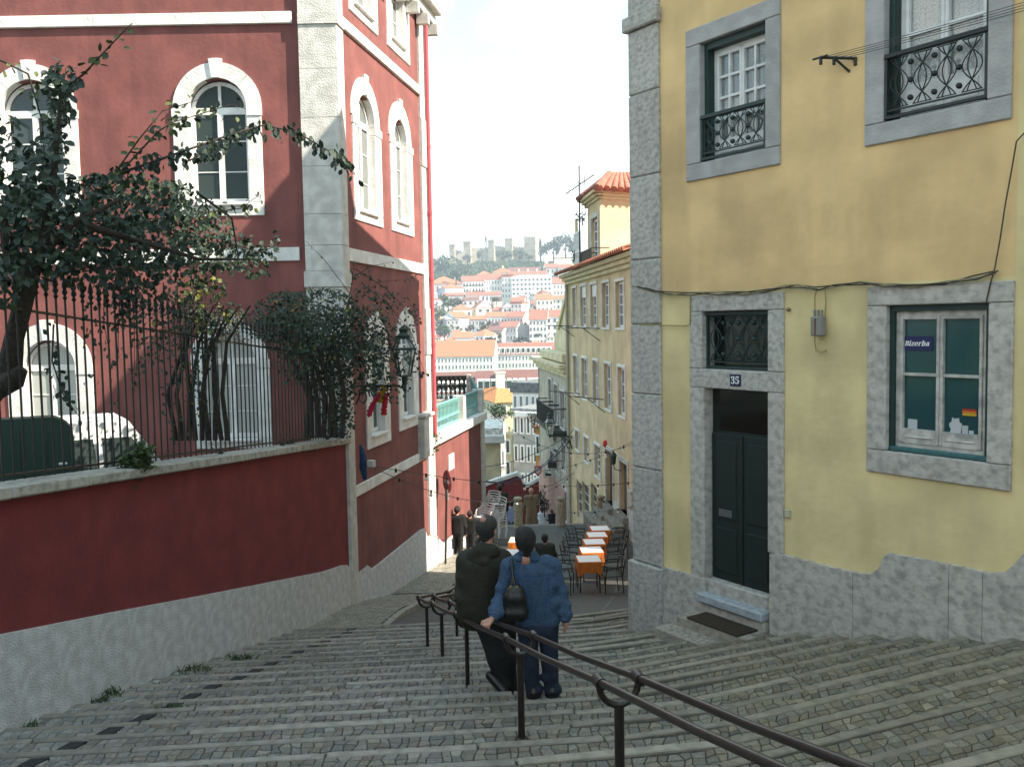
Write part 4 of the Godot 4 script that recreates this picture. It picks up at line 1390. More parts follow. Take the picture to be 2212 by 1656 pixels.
	g.col = Color(0.012, 0.02, 0.06)
	pbox(g, p, np[0], np[1], np[2], np[3], 0.034, 0.045, 0.004)
	var plate := part(h, "number_plate", g, M.plain)
	lettering(plate, "numerals", "35", p.w((np[0] + np[1]) * 0.5, (np[2] + np[3]) * 0.5, 0.047), fb, 0.125, M.cloth_white, 0.003, "Droid Serif")
	# threshold and door steps
	g = MB.new()
	var th: float = dr[2]
	pbox(g, p, dr[0] - 0.0, dr[1], th - 0.5, th, -0.3, 0.012, 0.015)
	part(h, "threshold", g, M.stained_stone)
	g = MB.new()
	var s1: float = p.pix(1593, 1308, 0.16).y
	var s2: float = p.pix(1562, 1364, 0.44).y
	var s3: float = p.pix(1505, 1388, 0.7).y
	pbox(g, p, dr[0] - 0.03, dr[1] + 0.02, s1 - 0.12, s1, -0.2, 0.16, 0.02)
	part(h, "door_sill", g, mat("sill_blue", Color(0.36, 0.39, 0.42), 0.7, "blotch", 1.5))
	g = MB.new()
	pbox(g, p, dr[0] - 0.02, dr[1] + 0.01, s1 - 0.9, s1 - 0.122, -0.2, 0.1, 0.02)
	part(h, "sill_wall", g, M.stained_stone)
	g = MB.new()
	g.col = Color(0.72, 0.68, 0.62)
	pbox(g, p, dr[0] - 0.1, dr[1] + 0.05, s2 - 0.6, s2, 0.1, 0.44, 0.02)
	part(h, "door_step", g, M.stained_stone)
	g = MB.new()
	g.col = Color(0.7, 0.66, 0.6)
	pbox(g, p, dr[0] - 0.22, dr[1] - 0.2, s3 - 0.6, s3, 0.1, 0.7, 0.02)
	part(h, "door_step", g, M.pillar_stone)
	g = MB.new()
	g.col = Color(0.03, 0.017, 0.01)
	pbox(g, p, dr[0] + 0.1, dr[1] - 0.08, s2 + 0.002, s2 + 0.025, 0.1, 0.45, 0.006)
	solo("door_mat", g, M.plain, "dark brown mat on the steps below the green door", "doormat")
	wall_fittings(h, p, fb)
	uphill_houses(p)

func wall_fittings(h: Node, p: Pl, fb: Basis) -> void:
	# sagging cables along the change of colour
	for k in 3:
		var mb := MB.new()
		mb.col = Color(0.05, 0.045, 0.035) if k != 1 else Color(0.25, 0.22, 0.12)
		var path := []
		for q in [[1366, 618], [1400, 626], [1440, 634], [1490, 634], [1540, 633], [1600, 632], [1650, 628], [1690, 620], [1720, 617], [1760, 624], [1790, 618], [1850, 611], [1900, 615], [1960, 617], [2040, 611], [2100, 600], [2146, 587]]:
			var uv := p.pix(q[0] + k * 6, q[1] + (4 * sin(q[0] * 0.035 + k * 2.0) if q[0] > 1380 else 0.0), 0.05)
			path.append(p.w(uv.x, uv.y, 0.045 + 0.008 * k))
		mb.tube(path, 0.008, 5)
		part(h, "cable", mb, M.plain)
	var mb := MB.new()
	mb.col = Color(0.05, 0.045, 0.03)
	var path := []
	for q in [[2130, 655], [2140, 610], [2148, 585], [2160, 520], [2172, 440], [2185, 370], [2196, 305], [2215, 285]]:
		var uv := p.pix(q[0], q[1], 0.05)
		path.append(p.w(uv.x, uv.y, 0.045))
	mb.tube(path, 0.007, 5)
	part(h, "cable", mb, M.plain)
	mb = MB.new()
	mb.col = Color(0.30, 0.25, 0.10)
	for q in [[[1765, 622], [1760, 640], [1760, 740], [1763, 757], [1775, 760], [1786, 756]], [[1782, 620], [1784, 650], [1782, 683]], [[1380, 700], [1420, 702], [1480, 704], [1490, 700], [1491, 640]]]:
		path = []
		for r in q:
			var uv := p.pix(r[0], r[1], 0.05)
			path.append(p.w(uv.x, uv.y, 0.045))
		mb.tube(path, 0.008, 5)
	part(h, "cable", mb, M.plain)
	var bx := p.rect(1767, 1790, 683, 725)
	mb = MB.new()
	mb.col = Color(0.22, 0.21, 0.19)
	pbox(mb, p, bx[0], bx[1], bx[2], bx[3], 0.03, 0.13, 0.012)
	for k in 3:
		var u: float = lerpf(bx[0], bx[1], (k + 0.5) / 3.0)
		mb.tube([p.w(u, bx[3] - 0.02, 0.08), p.w(u, bx[3] + 0.07, 0.08)], 0.016, 8)
	var jb := part(h, "junction_box", mb, M.plain)
	mb = MB.new()
	mb.col = Color(0.14, 0.05, 0.02)
	pbox(mb, p, lerpf(bx[0], bx[1], 0.45), lerpf(bx[0], bx[1], 0.55), bx[2] + 0.02, bx[3] - 0.02, 0.129, 0.135)
	part(jb, "rust_streak", mb, M.plain)
	mb = MB.new()
	mb.col = Color(0.45, 0.42, 0.3)
	var db := p.rect(1698, 1709, 1100, 1117)
	pbox(mb, p, db[0], db[1], db[2], db[3], 0.0, 0.03, 0.005)
	part(h, "bell_box", mb, M.plain)
	mb = MB.new()
	mb.col = Color(0.2, 0.18, 0.1)
	mb.ball(p.w(p.pix(1706, 668).x, p.pix(1706, 668).y, 0.02), Vector3(0.025, 0.025, 0.03))
	mb.col = Color(0.2, 0.18, 0.1)
	part(h, "wall_lug", mb, M.plain)
	# clothes line bracket and lines
	mb = MB.new()
	var a := p.pix(1836, 155); var b2 := p.pix(1852, 126)
	var tip := P(1772, 124, 9.9)
	mb.tube([p.w(b2.x, b2.y, 0.0), tip], 0.016, 6)
	mb.tube([p.w(a.x, a.y, 0.0), p.w(b2.x, b2.y, 0.0).lerp(tip, 0.62)], 0.014, 6)
	for k in [0.05, 0.62, 0.98]:
		var c: Vector3 = p.w(b2.x, b2.y, 0.0).lerp(tip, k)
		mb.box(c + UP * -0.03, Vector3(0.03, 0.09, 0.03), fb, 0.006)
	mb.tube([tip - p.d * 0.09, tip + p.d * 0.09], 0.012, 6)
	var cl := part(h, "clothesline_bracket", mb, M.iron)
	for k in 4:
		mb = MB.new()
		mb.col = Color(0.08, 0.07, 0.06)
		var s: Vector3 = p.w(b2.x, b2.y, 0.0).lerp(tip, 0.35 + k * 0.2)
		var e := s + p.d * 4.6
		path = []
		for j in 9: path.append(s.lerp(e, j / 8.0) - UP * 0.05 * sin(PI * j / 8.0))
		mb.tube(path, 0.0035, 4)
		part(cl, "clothesline", mb, M.plain)

# the row goes on uphill beside and behind the camera; it shades the stairs
func uphill_houses(p: Pl) -> void:
	var q := [[9.02, 14.5, 11.5, "ochre", "ochre house next uphill from the house with the green door"], [14.52, 20.5, 15.0, "pale_yellow", "pale yellow house uphill of the ochre one, beside the camera"], [20.52, 30.0, 19.0, "pale_yellow", "tall yellow house at the top of the right hand row"]]
	for a in q:
		var h := thing("uphill_house", a[4], "house", p.w(a[0], -3, 0))
		var mb := MB.new()
		pbox(mb, p, a[0], a[1], -6.0, a[2], -8.5, -0.02)
		part(h, "wall", mb, M[a[3]])
		mb = MB.new()
		mb.col = Color(0.4, 0.16, 0.1)
		pbox(mb, p, a[0] - 0.1, a[1] + 0.1, a[2], a[2] + 0.35, -8.8, 0.4, 0.05)
		part(h, "roof", mb, M.roof_tile)
		for k in 2:
			for r in 3:
				var c: float = lerpf(a[0], a[1], 0.28 + 0.44 * k)
				var y: float = -0.5 + r * 3.2
				var w := casement(h, "window", p, [c - 0.55, c + 0.55, y, y + 1.7], -0.06, 2, 1, 2, M.white_paint, M.glass_dark)
				surround(w, p, [c - 0.75, c + 0.75, y - 0.2, y + 1.9], [c - 0.55, c + 0.55, y, y + 1.7], M.grey_stone, 0.0, 0.04)
	var an := thing("low_annex", "low plastered annex hidden between the two yellow houses", "house", Vector3(5, -7, -24))
	var am := MB.new()
	am.box(Vector3(7.0, -6.0, -24.5), Vector3(6.2, 6.4, 5.6))
	part(an, "wall", am, M.ochre)
	am = MB.new()
	am.col = Color(0.4, 0.16, 0.1)
	am.box(Vector3(7.0, -2.74, -24.5), Vector3(6.4, 0.1, 5.7))
	part(an, "roof", am, M.roof_tile)
	var l := thing("uphill_house", "pale plastered house uphill on the left side of the stairs", "house", Vector3(-8, -2, 8))
	var mb := MB.new()
	mb.box(Vector3(-10.5, 2.0, 9.0), Vector3(10, 14, 22))
	part(l, "wall", mb, M.white_wall if M.has("white_wall") else M.white_plaster)
	mb = MB.new()
	mb.col = Color(0.4, 0.16, 0.1)
	mb.box(Vector3(-10.5, 9.2, 9.0), Vector3(10.6, 0.4, 22.6), Basis(), 0.05)
	part(l, "roof", mb, M.roof_tile)

# ---------------------------------------------------------------- the street beyond the stairs
var Y2: Pl

func build_street() -> void:
	mat("pale_ochre", Color(0.64, 0.50, 0.31), 0.92, "soft", 0.25)
	mat("cream", Color(0.68, 0.60, 0.40), 0.9, "soft", 0.3)
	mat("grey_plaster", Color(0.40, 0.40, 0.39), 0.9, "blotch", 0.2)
	mat("orange_plaster", Color(0.56, 0.25, 0.06), 0.9, "soft", 0.3)
	mat("beige_plaster", Color(0.46, 0.42, 0.35), 0.9, "blotch", 0.2)
	mat("pink_plaster", Color(0.50, 0.30, 0.26), 0.9, "soft", 0.3)
	mat("white_wall", Color(0.78, 0.78, 0.76), 0.9, "soft", 0.2)
	mat("teal_paint", Color(0.16, 0.36, 0.34), 0.5)
	var hs := thing("ochre_house", "ochre three storey house with sash windows and drain pipe on the right of the street", "house", Vector3(3.3, -9, -32))
	Y2 = Pl.new(self, Vector3(3.26, 0, -32), Vector3(-0.0911, 0, -0.9958), Vector3(-0.9958, 0, 0.0911))
	var p := Y2
	var u0 := p.pix(1384, 700).x
	var u1 := p.pix(1229, 700).x
	var ytop := p.pix(1300, 588).y
	var rows := [
		[[1237, 1247, 617, 707], [1254, 1268, 612, 709], [1276, 1291, 608, 711], [1301, 1318, 604, 712], [1330, 1351, 600, 713]],
		[[1239, 1250, 764, 853], [1257, 1270, 769, 865], [1281, 1294, 774, 876], [1306, 1322, 780, 888], [1335, 1353, 787, 904]],
		[[1243, 1253, 926, 975], [1262, 1273, 940, 1001], [1285, 1299, 957, 1034]]]
	var all := []
	var holes := []
	for i in 3:
		for r in rows[i]:
			var o := p.rect(r[0], r[1], r[2], r[3])
			var q := [o[0] + 0.07, o[1] - 0.07, o[2] + 0.08, o[3] - 0.1]
			all.append([o, q, i]); holes.append([q[0], q[1], q[2], q[3], false])
	var doors := [p.rect(1310, 1325, 975, 1088), p.rect(1340, 1357, 1000, 1108)]
	for d in doors: holes.append([d[0], d[1], d[2], d[3], false])
	var shops := [p.rect(1246, 1257, 1040, 1122), p.rect(1258, 1273, 1046, 1122), p.rect(1277, 1290, 1048, 1120)]
	for d in shops: holes.append([d[0], d[1], d[2], d[3], false])
	var mb := MB.new()
	wall_sheet(mb, p, u0, u1, flat(u0, u1, -13.0), flat(u0, u1, ytop), holes, 0.25)
	mb.quad(p.w(u1, -13, -9), p.w(u0, -13, -9), p.w(u0, ytop, -9), p.w(u1, ytop, -9))
	mb.quad(p.w(u0, -13, -9), p.w(u0, -13, 0), p.w(u0, ytop, 0), p.w(u0, ytop, -9))
	mb.quad(p.w(u1, -13, 0), p.w(u1, -13, -9), p.w(u1, ytop, -9), p.w(u1, ytop, 0))
	mb.quad(p.w(u0, ytop, 0), p.w(u1, ytop, 0), p.w(u1, ytop, -9), p.w(u0, ytop, -9))
	part(hs, "wall", mb, M.pale_ochre)
	for a in all:
		var win := casement(hs, "window", p, a[1], 0.1, 2, 1, 3 if a[2] == 1 else 4, M.white_paint, M.glass_dark if a[2] == 2 else M.glass_grey, 0.0, 0.05, 0.035)
		surround(win, p, a[0], a[1], M.white_stone, 0.2, 0.04)
		if a[0][1] - a[0][0] > 0.2 and a[2] == 0 and (a == all[1] or a == all[2]):
			mb = MB.new()
			pbox(mb, p, a[1][0] + 0.02, a[1][1] - 0.02, lerpf(a[1][2], a[1][3], 0.72), a[1][3], -0.09, -0.05)
			part(win, "blind", mb, M.white_paint)
	for k in 2:
		var d: Array = doors[k]
		mb = MB.new()
		pbox(mb, p, d[0], d[1], d[2], d[3], -0.2, -0.14)
		mb.col = Color(0.05, 0.02, 0.022) if k == 0 else Color(0.12, 0.085, 0.055)
		mb.c.fill(mb.col)
		var dd := part(hs, "door", mb, M.plain)
		mb = MB.new()
		pbox(mb, p, d[0] + 0.05, d[1] - 0.05, lerpf(d[2], d[3], 0.8), d[3] - 0.04, -0.14, -0.12)
		part(dd, "pane", mb, M.glass_grey if k == 0 else M.glass_dark)
		surround(dd, p, [d[0] - 0.14, d[1] + 0.14, d[2] - 0.2, d[3] + 0.16], d, M.lime_stone, 0.2, 0.04, false)
		mb = MB.new()
		pbox(mb, p, d[0] - 0.15, d[1] + 0.15, d[2] - 1.6, d[2], -0.2, 0.22, 0.02)
		pbox(mb, p, d[0] - 0.3, d[1] + 0.2, d[2] - 1.6, d[2] - 0.2, 0.2, 0.5, 0.02)
		pbox(mb, p, d[0] - 0.45, d[1] + 0.25, d[2] - 1.6, d[2] - 0.4, 0.45, 0.8, 0.02)
		part(hs, "door_step", mb, M.pale_paving)
	for d in shops:
		casement(hs, "shop_window", p, d, 0.1, 1, 1, 3, M.old_paint, M.glass_dark, 0.15, 0.06, 0.04)
	mb = MB.new()
	var sh := p.rect(1358, 1367, 1058, 1094)
	pbox(mb, p, sh[0], sh[1], sh[2], sh[3], 0.0, 0.05, 0.01)
	part(hs, "meter_door", mb, M.old_paint)
	mb = MB.new()
	wall_sheet(mb, p, u0, p.pix(1330, 1100).x + 0.6, flat(u0, u1, -13.0), [Vector2(u0, p.pix(1366, 1095).y), Vector2(u1, p.pix(1300, 1090).y)], [[doors[0][0] - 0.14, doors[0][1] + 0.14, -13.0, doors[0][3], false], [doors[1][0] - 0.14, doors[1][1] + 0.14, -13.0, doors[1][3], false]], 0.02, 0.03)
	part(hs, "plinth", mb, M.lime_stone)
	# eaves: moulded cornice and tile ends
	for k in 3:
		mb = MB.new()
		pbox(mb, p, u0 - 0.4, u1 + 0.3, ytop - 0.12 + k * 0.14, ytop + 0.02 + k * 0.14 - 0.003, -0.1, 0.12 + k * 0.13, 0.02)
		part(hs, "cornice", mb, M.cream)
	var n := 46
	var tile := MB.new()
	tile.col = Color(0.40, 0.15, 0.09)
	var half := PackedVector2Array()
	for k in 7: half.append(Vector2(cos(PI * k / 6.0), sin(PI * k / 6.0)) * 0.14)
	for k in 7: half.append(Vector2(cos(PI * (6 - k) / 6.0), sin(PI * (6 - k) / 6.0)) * 0.11)
	tile.slab(half, Vector3.ZERO, Vector3.RIGHT, UP, Vector3.BACK, 0.6)
	var tmesh := tile.mesh()
	var fb := Basis(p.d, UP, p.n)
	for k in n:
		var u := lerpf(u0 - 0.4, u1 + 0.25, (k + 0.5) / n)
		put(hs, "roof_tile", tmesh, M.roof_tile, Transform3D(fb * Basis(Vector3.RIGHT, 0.3), p.w(u, ytop + 0.45, 0.0) - hs.position))
	mb = MB.new()
	mb.col = Color(0.38, 0.14, 0.09)
	mb.quad(p.w(u0 - 0.4, ytop + 0.4, 0.5), p.w(u1 + 0.3, ytop + 0.4, 0.5), p.w(u1 + 0.3, ytop + 0.75, -1.4), p.w(u0 - 0.4, ytop + 0.75, -1.4))
	mb.quad(p.w(u0 - 0.4, ytop + 0.75, -1.4), p.w(u1 + 0.3, ytop + 0.75, -1.4), p.w(u1 + 0.3, ytop + 0.75, -9), p.w(u0 - 0.4, ytop + 0.75, -9))
	part(hs, "roof", mb, M.roof_tile)
	# drain pipe at the far corner
	mb = MB.new()
	mb.col = Color(0.36, 0.33, 0.26)
	mb.tube([p.w(u1 - 0.15, ytop - 0.1, 0.1), p.w(u1 - 0.15, -12, 0.1)], 0.07, 8)
	part(hs, "drain_pipe", mb, M.plain)
	# dormer storey
	var dz := 0.35
	var da := p.pix(1297, 520, -dz).x; var db := p.pix(1270, 520, -dz).x
	var dtop := p.pix(1297, 428, -dz).y
	var DL := Pl.new(self, p.o - p.n * dz, p.d, p.n)
	var dw := DL.rect(1279, 1293, 470, 578)
	mb = MB.new()
	wall_sheet(mb, DL, da, db, flat(da, db, ytop), flat(da, db, dtop), [[dw[0], dw[1], dw[2], dw[3], false]], 0.2)
	# the front gable turned to the sun
	var c0 := DL.w(da, 0, 0)
	var FR := Pl.new(self, c0, Vector3(0.87, 0, -0.493), Vector3(0.493, 0, 0.87))
	wall_sheet(mb, FR, 0.0, 2.6, flat(0, 3, ytop - 0.1), flat(0, 3, dtop), [], 0.1)
	var e := FR.w(2.6, 0, 0)
	mb.quad(e + UP * ytop, e + p.d * 3.0 + UP * ytop, e + p.d * 3.0 + UP * dtop, e + UP * dtop)
	var dor := part(hs, "dormer", mb, M.pale_ochre)
	var dwin := casement(hs, "window", DL, dw, 0.1, 2, 1, 4, M.white_paint, M.glass_dark, 0.1, 0.06, 0.04)
	surround(dwin, DL, [dw[0] - 0.15, dw[1] + 0.15, dw[2] - 0.1, dw[3] + 0.18], dw, M.lime_stone, 0.15, 0.04)
	mb = MB.new()
	for k in 3:
		var o := 0.08 + k * 0.12
		pbox(mb, DL, da - o, db + 0.3, dtop + k * 0.1, dtop + k * 0.1 + 0.097, -0.1, o, 0.01)
		pbox(mb, FR, -o, 2.9, dtop + k * 0.1, dtop + k * 0.1 + 0.097, -0.1, o - 0.003, 0.01)
	part(dor, "cornice", mb, M.cream)
	mb = MB.new()
	var ry := dtop + 0.32
	var A := FR.w(-0.45, ry, 0.45); var B := FR.w(3.0, ry, 0.45)
	var C2 := DL.w(db + 0.35, ry, 0.4)
	var R1 := FR.w(1.3, ry + 0.85, -1.2); var R2 := FR.w(3.0, ry + 0.95, -1.2)
	var Q := C2 + FR.d * 3.2
	mb.col = Color(0.42, 0.16, 0.10)
	mb.quad(A, B, R2, R1)
	mb.tri(A, R1, C2)
	mb.quad(C2, R1, R2, Q)
	mb.quad(A - UP * 0.06, C2 - UP * 0.06, Q - UP * 0.06, B - UP * 0.06)
	part(dor, "roof", mb, M.roof_tile)
	for k in 11:
		mb = MB.new()
		var f := (k + 0.5) / 11.0
		var s := A.lerp(B, f); var t2 := R1.lerp(R2, f)
		mb.col = Color(0.50, 0.17, 0.11) * rng.randf_range(0.8, 1.15)
		mb.tube([s + (s - t2).normalized() * 0.06, s.lerp(t2, 0.5) + UP * 0.01, t2], [0.12, 0.105, 0.09], 8)
		part(dor, "roof_tile", mb, M.roof_tile)
	for k in 7:
		mb = MB.new()
		var f := (k + 0.5) / 7.0
		mb.col = Color(0.36, 0.13, 0.09) * rng.randf_range(0.8, 1.1)
		mb.tube([A.lerp(C2, f), R1.lerp(A.lerp(C2, f), 0.3)], [0.12, 0.09], 8)
		part(dor, "roof_tile", mb, M.roof_tile)
	mb = MB.new()
	mb.tube([A, R1], 0.13, 8)
	mb.col = Color(0.36, 0.13, 0.09)
	mb.c.fill(mb.col)
	part(dor, "ridge_tile", mb, M.roof_tile)
	# glazed veranda, balcony, plants on the ledge, aerial
	var ver := thing("glazed_veranda", "white framed glass veranda with plant pots on the ochre house roof edge", "veranda", DL.w(db, ytop + 0.5, 0))
	var vu0 := db; var vu1 := p.pix(1239, 520).x
	var vt := p.pix(1255, 497).y
	mb = MB.new()
	for k in 9:
		var u := lerpf(vu0, vu1, k / 8.0)
		pbox(mb, p, u - 0.03, u + 0.03, ytop + 0.3, vt, -0.06, 0.0)
	for k in 3: pbox(mb, p, vu0, vu1, lerpf(ytop + 0.35, vt, k / 2.0) - 0.04, lerpf(ytop + 0.35, vt, k / 2.0) + 0.04, -0.065, 0.006)
	pbox(mb, p, vu1 - 0.06, vu1 + 0.05, ytop + 0.3, vt + 0.65, -2.0, -1.9)
	part(ver, "frame", mb, M.white_paint)
	for k in 8:
		mb = MB.new()
		pbox(mb, p, lerpf(vu0, vu1, k / 8.0) + 0.03, lerpf(vu0, vu1, (k + 1) / 8.0) - 0.03, ytop + 0.35, vt, -0.04, -0.03)
		part(ver, "pane", mb, mat("glass_pale", Color(0.5, 0.55, 0.57), 0.1))
	mb = MB.new()
	pbox(mb, p, vu0 + 1.0, vu1, vt + 0.02, vt + 0.62, -0.12, -0.06)
	part(ver, "parapet", mb, M.pale_ochre)
	var bal := thing("balcony", "small black iron balcony under the dormer window", "balcony", DL.w(dw[0], dw[2], 0))
	mb = MB.new()
	var br := p.rect(1272, 1296, 540, 590)
	for k in 22:
		var u := lerpf(br[0], br[1], k / 21.0)
		mb.tube([p.w(u, ytop + 0.42, 0.3), p.w(u, br[3], 0.3)], 0.012, 4)
	for y in [ytop + 0.45, br[3]]: mb.tube([p.w(br[0], y, 0.3), p.w(br[1], y, 0.3)], 0.022, 5)
	for u in [br[0], br[1]]: mb.tube([p.w(u, br[3], 0.3), p.w(u, br[3], -0.35)], 0.02, 5)
	part(bal, "railing", mb, M.iron)
	mb = MB.new()
	pbox(mb, p, br[0], br[1], ytop + 0.3, ytop + 0.4, -0.4, 0.34, 0.02)
	part(bal, "floor", mb, M.lime_stone)
	# aerial
	mb = MB.new()
	var m0 := P(1253, 590, 37.0); var m1 := P(1251, 358, 37.0)
	mb.tube([m0, m1], 0.03, 6)
	var ant := thing("television_aerial", "thin television aerial mast standing above the ochre house roof", "aerial", m0)
	part(ant, "mast", mb, M.iron)
	mb = MB.new()
	var y0 := P(1222, 419, 37.0); var y1 := P(1284, 377, 37.0)
	mb.tube([y0, y1], 0.022, 5)
	for k in 9:
		var c := y0.lerp(y1, k / 8.0)
		mb.tube([c - Vector3(0.05, 0.16, 0.3), c + Vector3(0.05, 0.16, 0.3)], 0.009, 4)
	part(ant, "yagi_arm", mb, M.iron)
	mb = MB.new()
	mb.tube([P(1266, 470, 37.0), P(1262, 372, 37.0)], 0.014, 5)
	part(ant, "whip", mb, M.iron)
	# drying brackets
	for q in [[1236, 704, 0.9], [1290, 709, 1.0], [1247, 848, 1.0], [1300, 860, 1.2]]:
		mb = MB.new()
		var uv := p.pix(q[0], q[1])
		mb.tube([p.w(uv.x - 0.6, uv.y, 0.0), p.w(uv.x + 0.5, uv.y + 0.04, 0.9)], 0.02, 5)
		mb.tube([p.w(uv.x - 0.6, uv.y - 0.45, 0.0), p.w(uv.x, uv.y, 0.5)], 0.016, 5)
		mb.tube([p.w(uv.x + 0.2, uv.y + 0.04, 0.7), p.w(uv.x + 0.75, uv.y + 0.04, 1.05)], 0.018, 5)
		part(hs, "drying_bracket", mb, M.iron)
	# lantern by the brown door, red bell
	mb = MB.new()
	var lw := p.pix(1342, 1010)
	mb.lathe(p.w(lw.x, lw.y + 0.1, 0.25), [[0.0, 0.0], [0.06, 0.02], [0.1, 0.28], [0.12, 0.3], [0.05, 0.4], [0.0, 0.46]], 8)
	mb.tube([p.w(lw.x, lw.y - 0.1, 0.0), p.w(lw.x, lw.y - 0.05, 0.2), p.w(lw.x, lw.y + 0.1, 0.25)], 0.015, 5)
	part(hs, "wall_lamp", mb, M.iron_green)
	mb = MB.new()
	mb.col = Color(0.6, 0.02, 0.03)
	lw = p.pix(1311, 958)
	mb.ball(p.w(lw.x, lw.y, 0.06), Vector3(0.08, 0.13, 0.06))
	part(hs, "alarm_bell", mb, M.plain)
	build_terrace()
	build_canyon()

func build_terrace() -> void:
	var S := Pl.new(self, K, SD, Vector3(0.9844, 0, 0.1762))
	var u0 := S.pix(920, 1000).x + 0.1
	var u1 := S.pix(1040, 950).x
	var a := S.pix(956, 962); var b := S.pix(1040, 897)
	var yt := (a.y + b.y) * 0.5
	var t := thing("terrace_wall", "pink red terrace wall with white ledge and pale end pillar", "wall", S.w(u0, -7, 0))
	var mb := MB.new()
	wall_sheet(mb, S, u0, u1, flat(u0, u1, -12), flat(u0, u1, yt), [], 0.1, 0.0)
	mb.quad(S.w(u1, -12, 0), S.w(u1, -12, -6), S.w(u1, yt, -6), S.w(u1, yt, 0))
	mb.quad(S.w(u0, yt, 0), S.w(u1, yt, 0), S.w(u1, yt, -8), S.w(u0, yt, -8))
	part(t, "wall_face", mb, M.red_plaster)
	for k in 5:
		mb = MB.new()
		pbox(mb, S, lerpf(u0, u1 + 0.25, k / 5.0) + 0.003, lerpf(u0, u1 + 0.25, (k + 1) / 5.0) - 0.003, yt, yt + 0.26, -0.4, 0.16, 0.02)
		part(t, "ledge_stone", mb, M.white_stone)
	for k in 9:
		mb = MB.new()
		pbox(mb, S, u1 - 0.15, u1 + 0.28, -12.0 + k * 1.0 + 0.003, minf(-12.0 + (k + 1) * 1.0, yt) - 0.003, -0.3, 0.06, 0.01)
		part(t, "quoin_stone", mb, M.lime_stone)
	mb = MB.new()
	var db := [S.pix(922, 1160), S.pix(936, 1150), S.pix(955, 1172), S.pix(975, 1155), S.pix(1000, 1150), S.pix(1040, 1143)]
	wall_sheet(mb, S, u0, u1 + 0.02, flat(u0, u1, -12), db, [], 0.05, 0.03)
	part(t, "plinth", mb, M.white_plaster)
	mb = MB.new()
	var pq := S.rect(968, 979, 980, 1014)
	pbox(mb, S, pq[0], pq[1], pq[2], pq[3], 0.0, 0.03)
	part(t, "plaque", mb, M.white_paint)
	# near grey block
	mb = MB.new()
	var near := S.pix(927, 930, 0.3).x
	pbox(mb, S, near, near + 0.75, yt - 0.15, S.pix(935, 890).y, -0.7, 0.2, 0.03)
	pbox(mb, S, near - 0.05, near + 0.8, S.pix(935, 890).y, S.pix(935, 884).y + 0.02, -0.75, 0.25, 0.02)
	part(t, "end_block", mb, M.lime_stone)
	# balustrade
	var bal := thing("balustrade", "teal green iron balustrade with stone posts on the terrace edge", "balustrade", S.w(u0 + 1, yt + 0.2, 0))
	var s0 := near + 0.75; var s1 := u1 + 0.1
	var rail_y := S.pix(1000, 858).y
	var sm := lerpf(s0, s1, 0.62)
	for q in [sm, s1]:
		mb = MB.new()
		pbox(mb, S, q - 0.14, q + 0.14, yt + 0.26, rail_y + 0.06, -0.3, 0.06, 0.02)
		part(bal, "post", mb, M.lime_stone)
	mb = MB.new()
	var bp := [[0.03, 0.0], [0.03, 0.05], [0.014, 0.1], [0.014, 0.3], [0.03, 0.4], [0.02, 0.52], [0.016, 0.8], [0.03, 0.95], [0.03, 1.0]]
	var hh := rail_y - yt - 0.3
	for q in bp: q[1] *= hh
	mb.lathe(Vector3.ZERO, bp, 8)
	var bm := mb.mesh()
	var n := 44
	for k in n:
		var u := lerpf(s0 + 0.06, s1 - 0.14, k / float(n - 1))
		if absf(u - sm) < 0.16: continue
		put(bal, "baluster", bm, M.teal_paint, Transform3D(Basis(), S.w(u, yt + 0.28, -0.12) - bal.position))
	for y in [yt + 0.3, rail_y, lerpf(yt, rail_y, 0.55)]:
		mb = MB.new()
		pbox(mb, S, s0, s1 - 0.12, y - 0.02, y + 0.03, -0.16, -0.08, 0.01)
		part(bal, "rail", mb, M.teal_paint)
	# far side of the terrace: cast iron railing seen against the light
	var fr := thing("terrace_railing", "dark cast iron railing between grey posts at the back of the terrace", "railing", P(970, 870, 31.0))
	var ya := P(970, 861, 31.0).y; var yb := P(970, 815, 31.0).y
	var x0 := P(905, 840, 31.0).x; var x1 := P(1009, 840, 31.0).x
	mb = MB.new()
	var H := yb - ya
	mb.lathe(Vector3.ZERO, [[0.03, 0.0], [0.075, 0.05 * H], [0.03, 0.1 * H], [0.02, 0.18 * H], [0.05, 0.3 * H], [0.03, 0.42 * H], [0.075, 0.55 * H], [0.085, 0.64 * H], [0.03, 0.72 * H], [0.03, 0.8 * H], [0.09, 0.92 * H], [0.09, H]], 8)
	bm = mb.mesh()
	for k in 11:
		put(fr, "baluster", bm, M.iron, Transform3D(Basis(), Vector3(lerpf(x0, x1 - 0.1, k / 10.0), ya, -31.0) - fr.position))
	mb = MB.new()
	mb.box(Vector3((x0 + x1) / 2, yb + 0.03, -31.0), Vector3(x1 - x0, 0.06, 0.12), Basis(), 0.01)
	part(fr, "rail", mb, M.iron)
	mb = MB.new()
	mb.box(Vector3((x0 + x1) / 2, ya - 0.13, -31.0), Vector3(x1 - x0, 0.24, 0.3), Basis(), 0.02)
	mb.box(Vector3(x1 + 0.06, (ya + yb) / 2 - 0.1, -31.0), Vector3(0.16, yb - ya + 0.4, 0.2), Basis(), 0.02)
	part(fr, "plinth", mb, M.stained_stone)
	mb = MB.new()
	mb.tube([Vector3(x1 + 0.1, yb + 0.04, -31.0), S.w(s1, rail_y, -0.1)], 0.04, 6)
	for k in 10:
		var f := k / 10.0
		var c := Vector3(x1 + 0.1, yb, -31.0).lerp(S.w(s1, rail_y, -0.1), f)
		mb.tube([c, c - UP * (H + 0.1)], 0.02, 5)
	part(fr, "side_rail", mb, M.teal_paint)

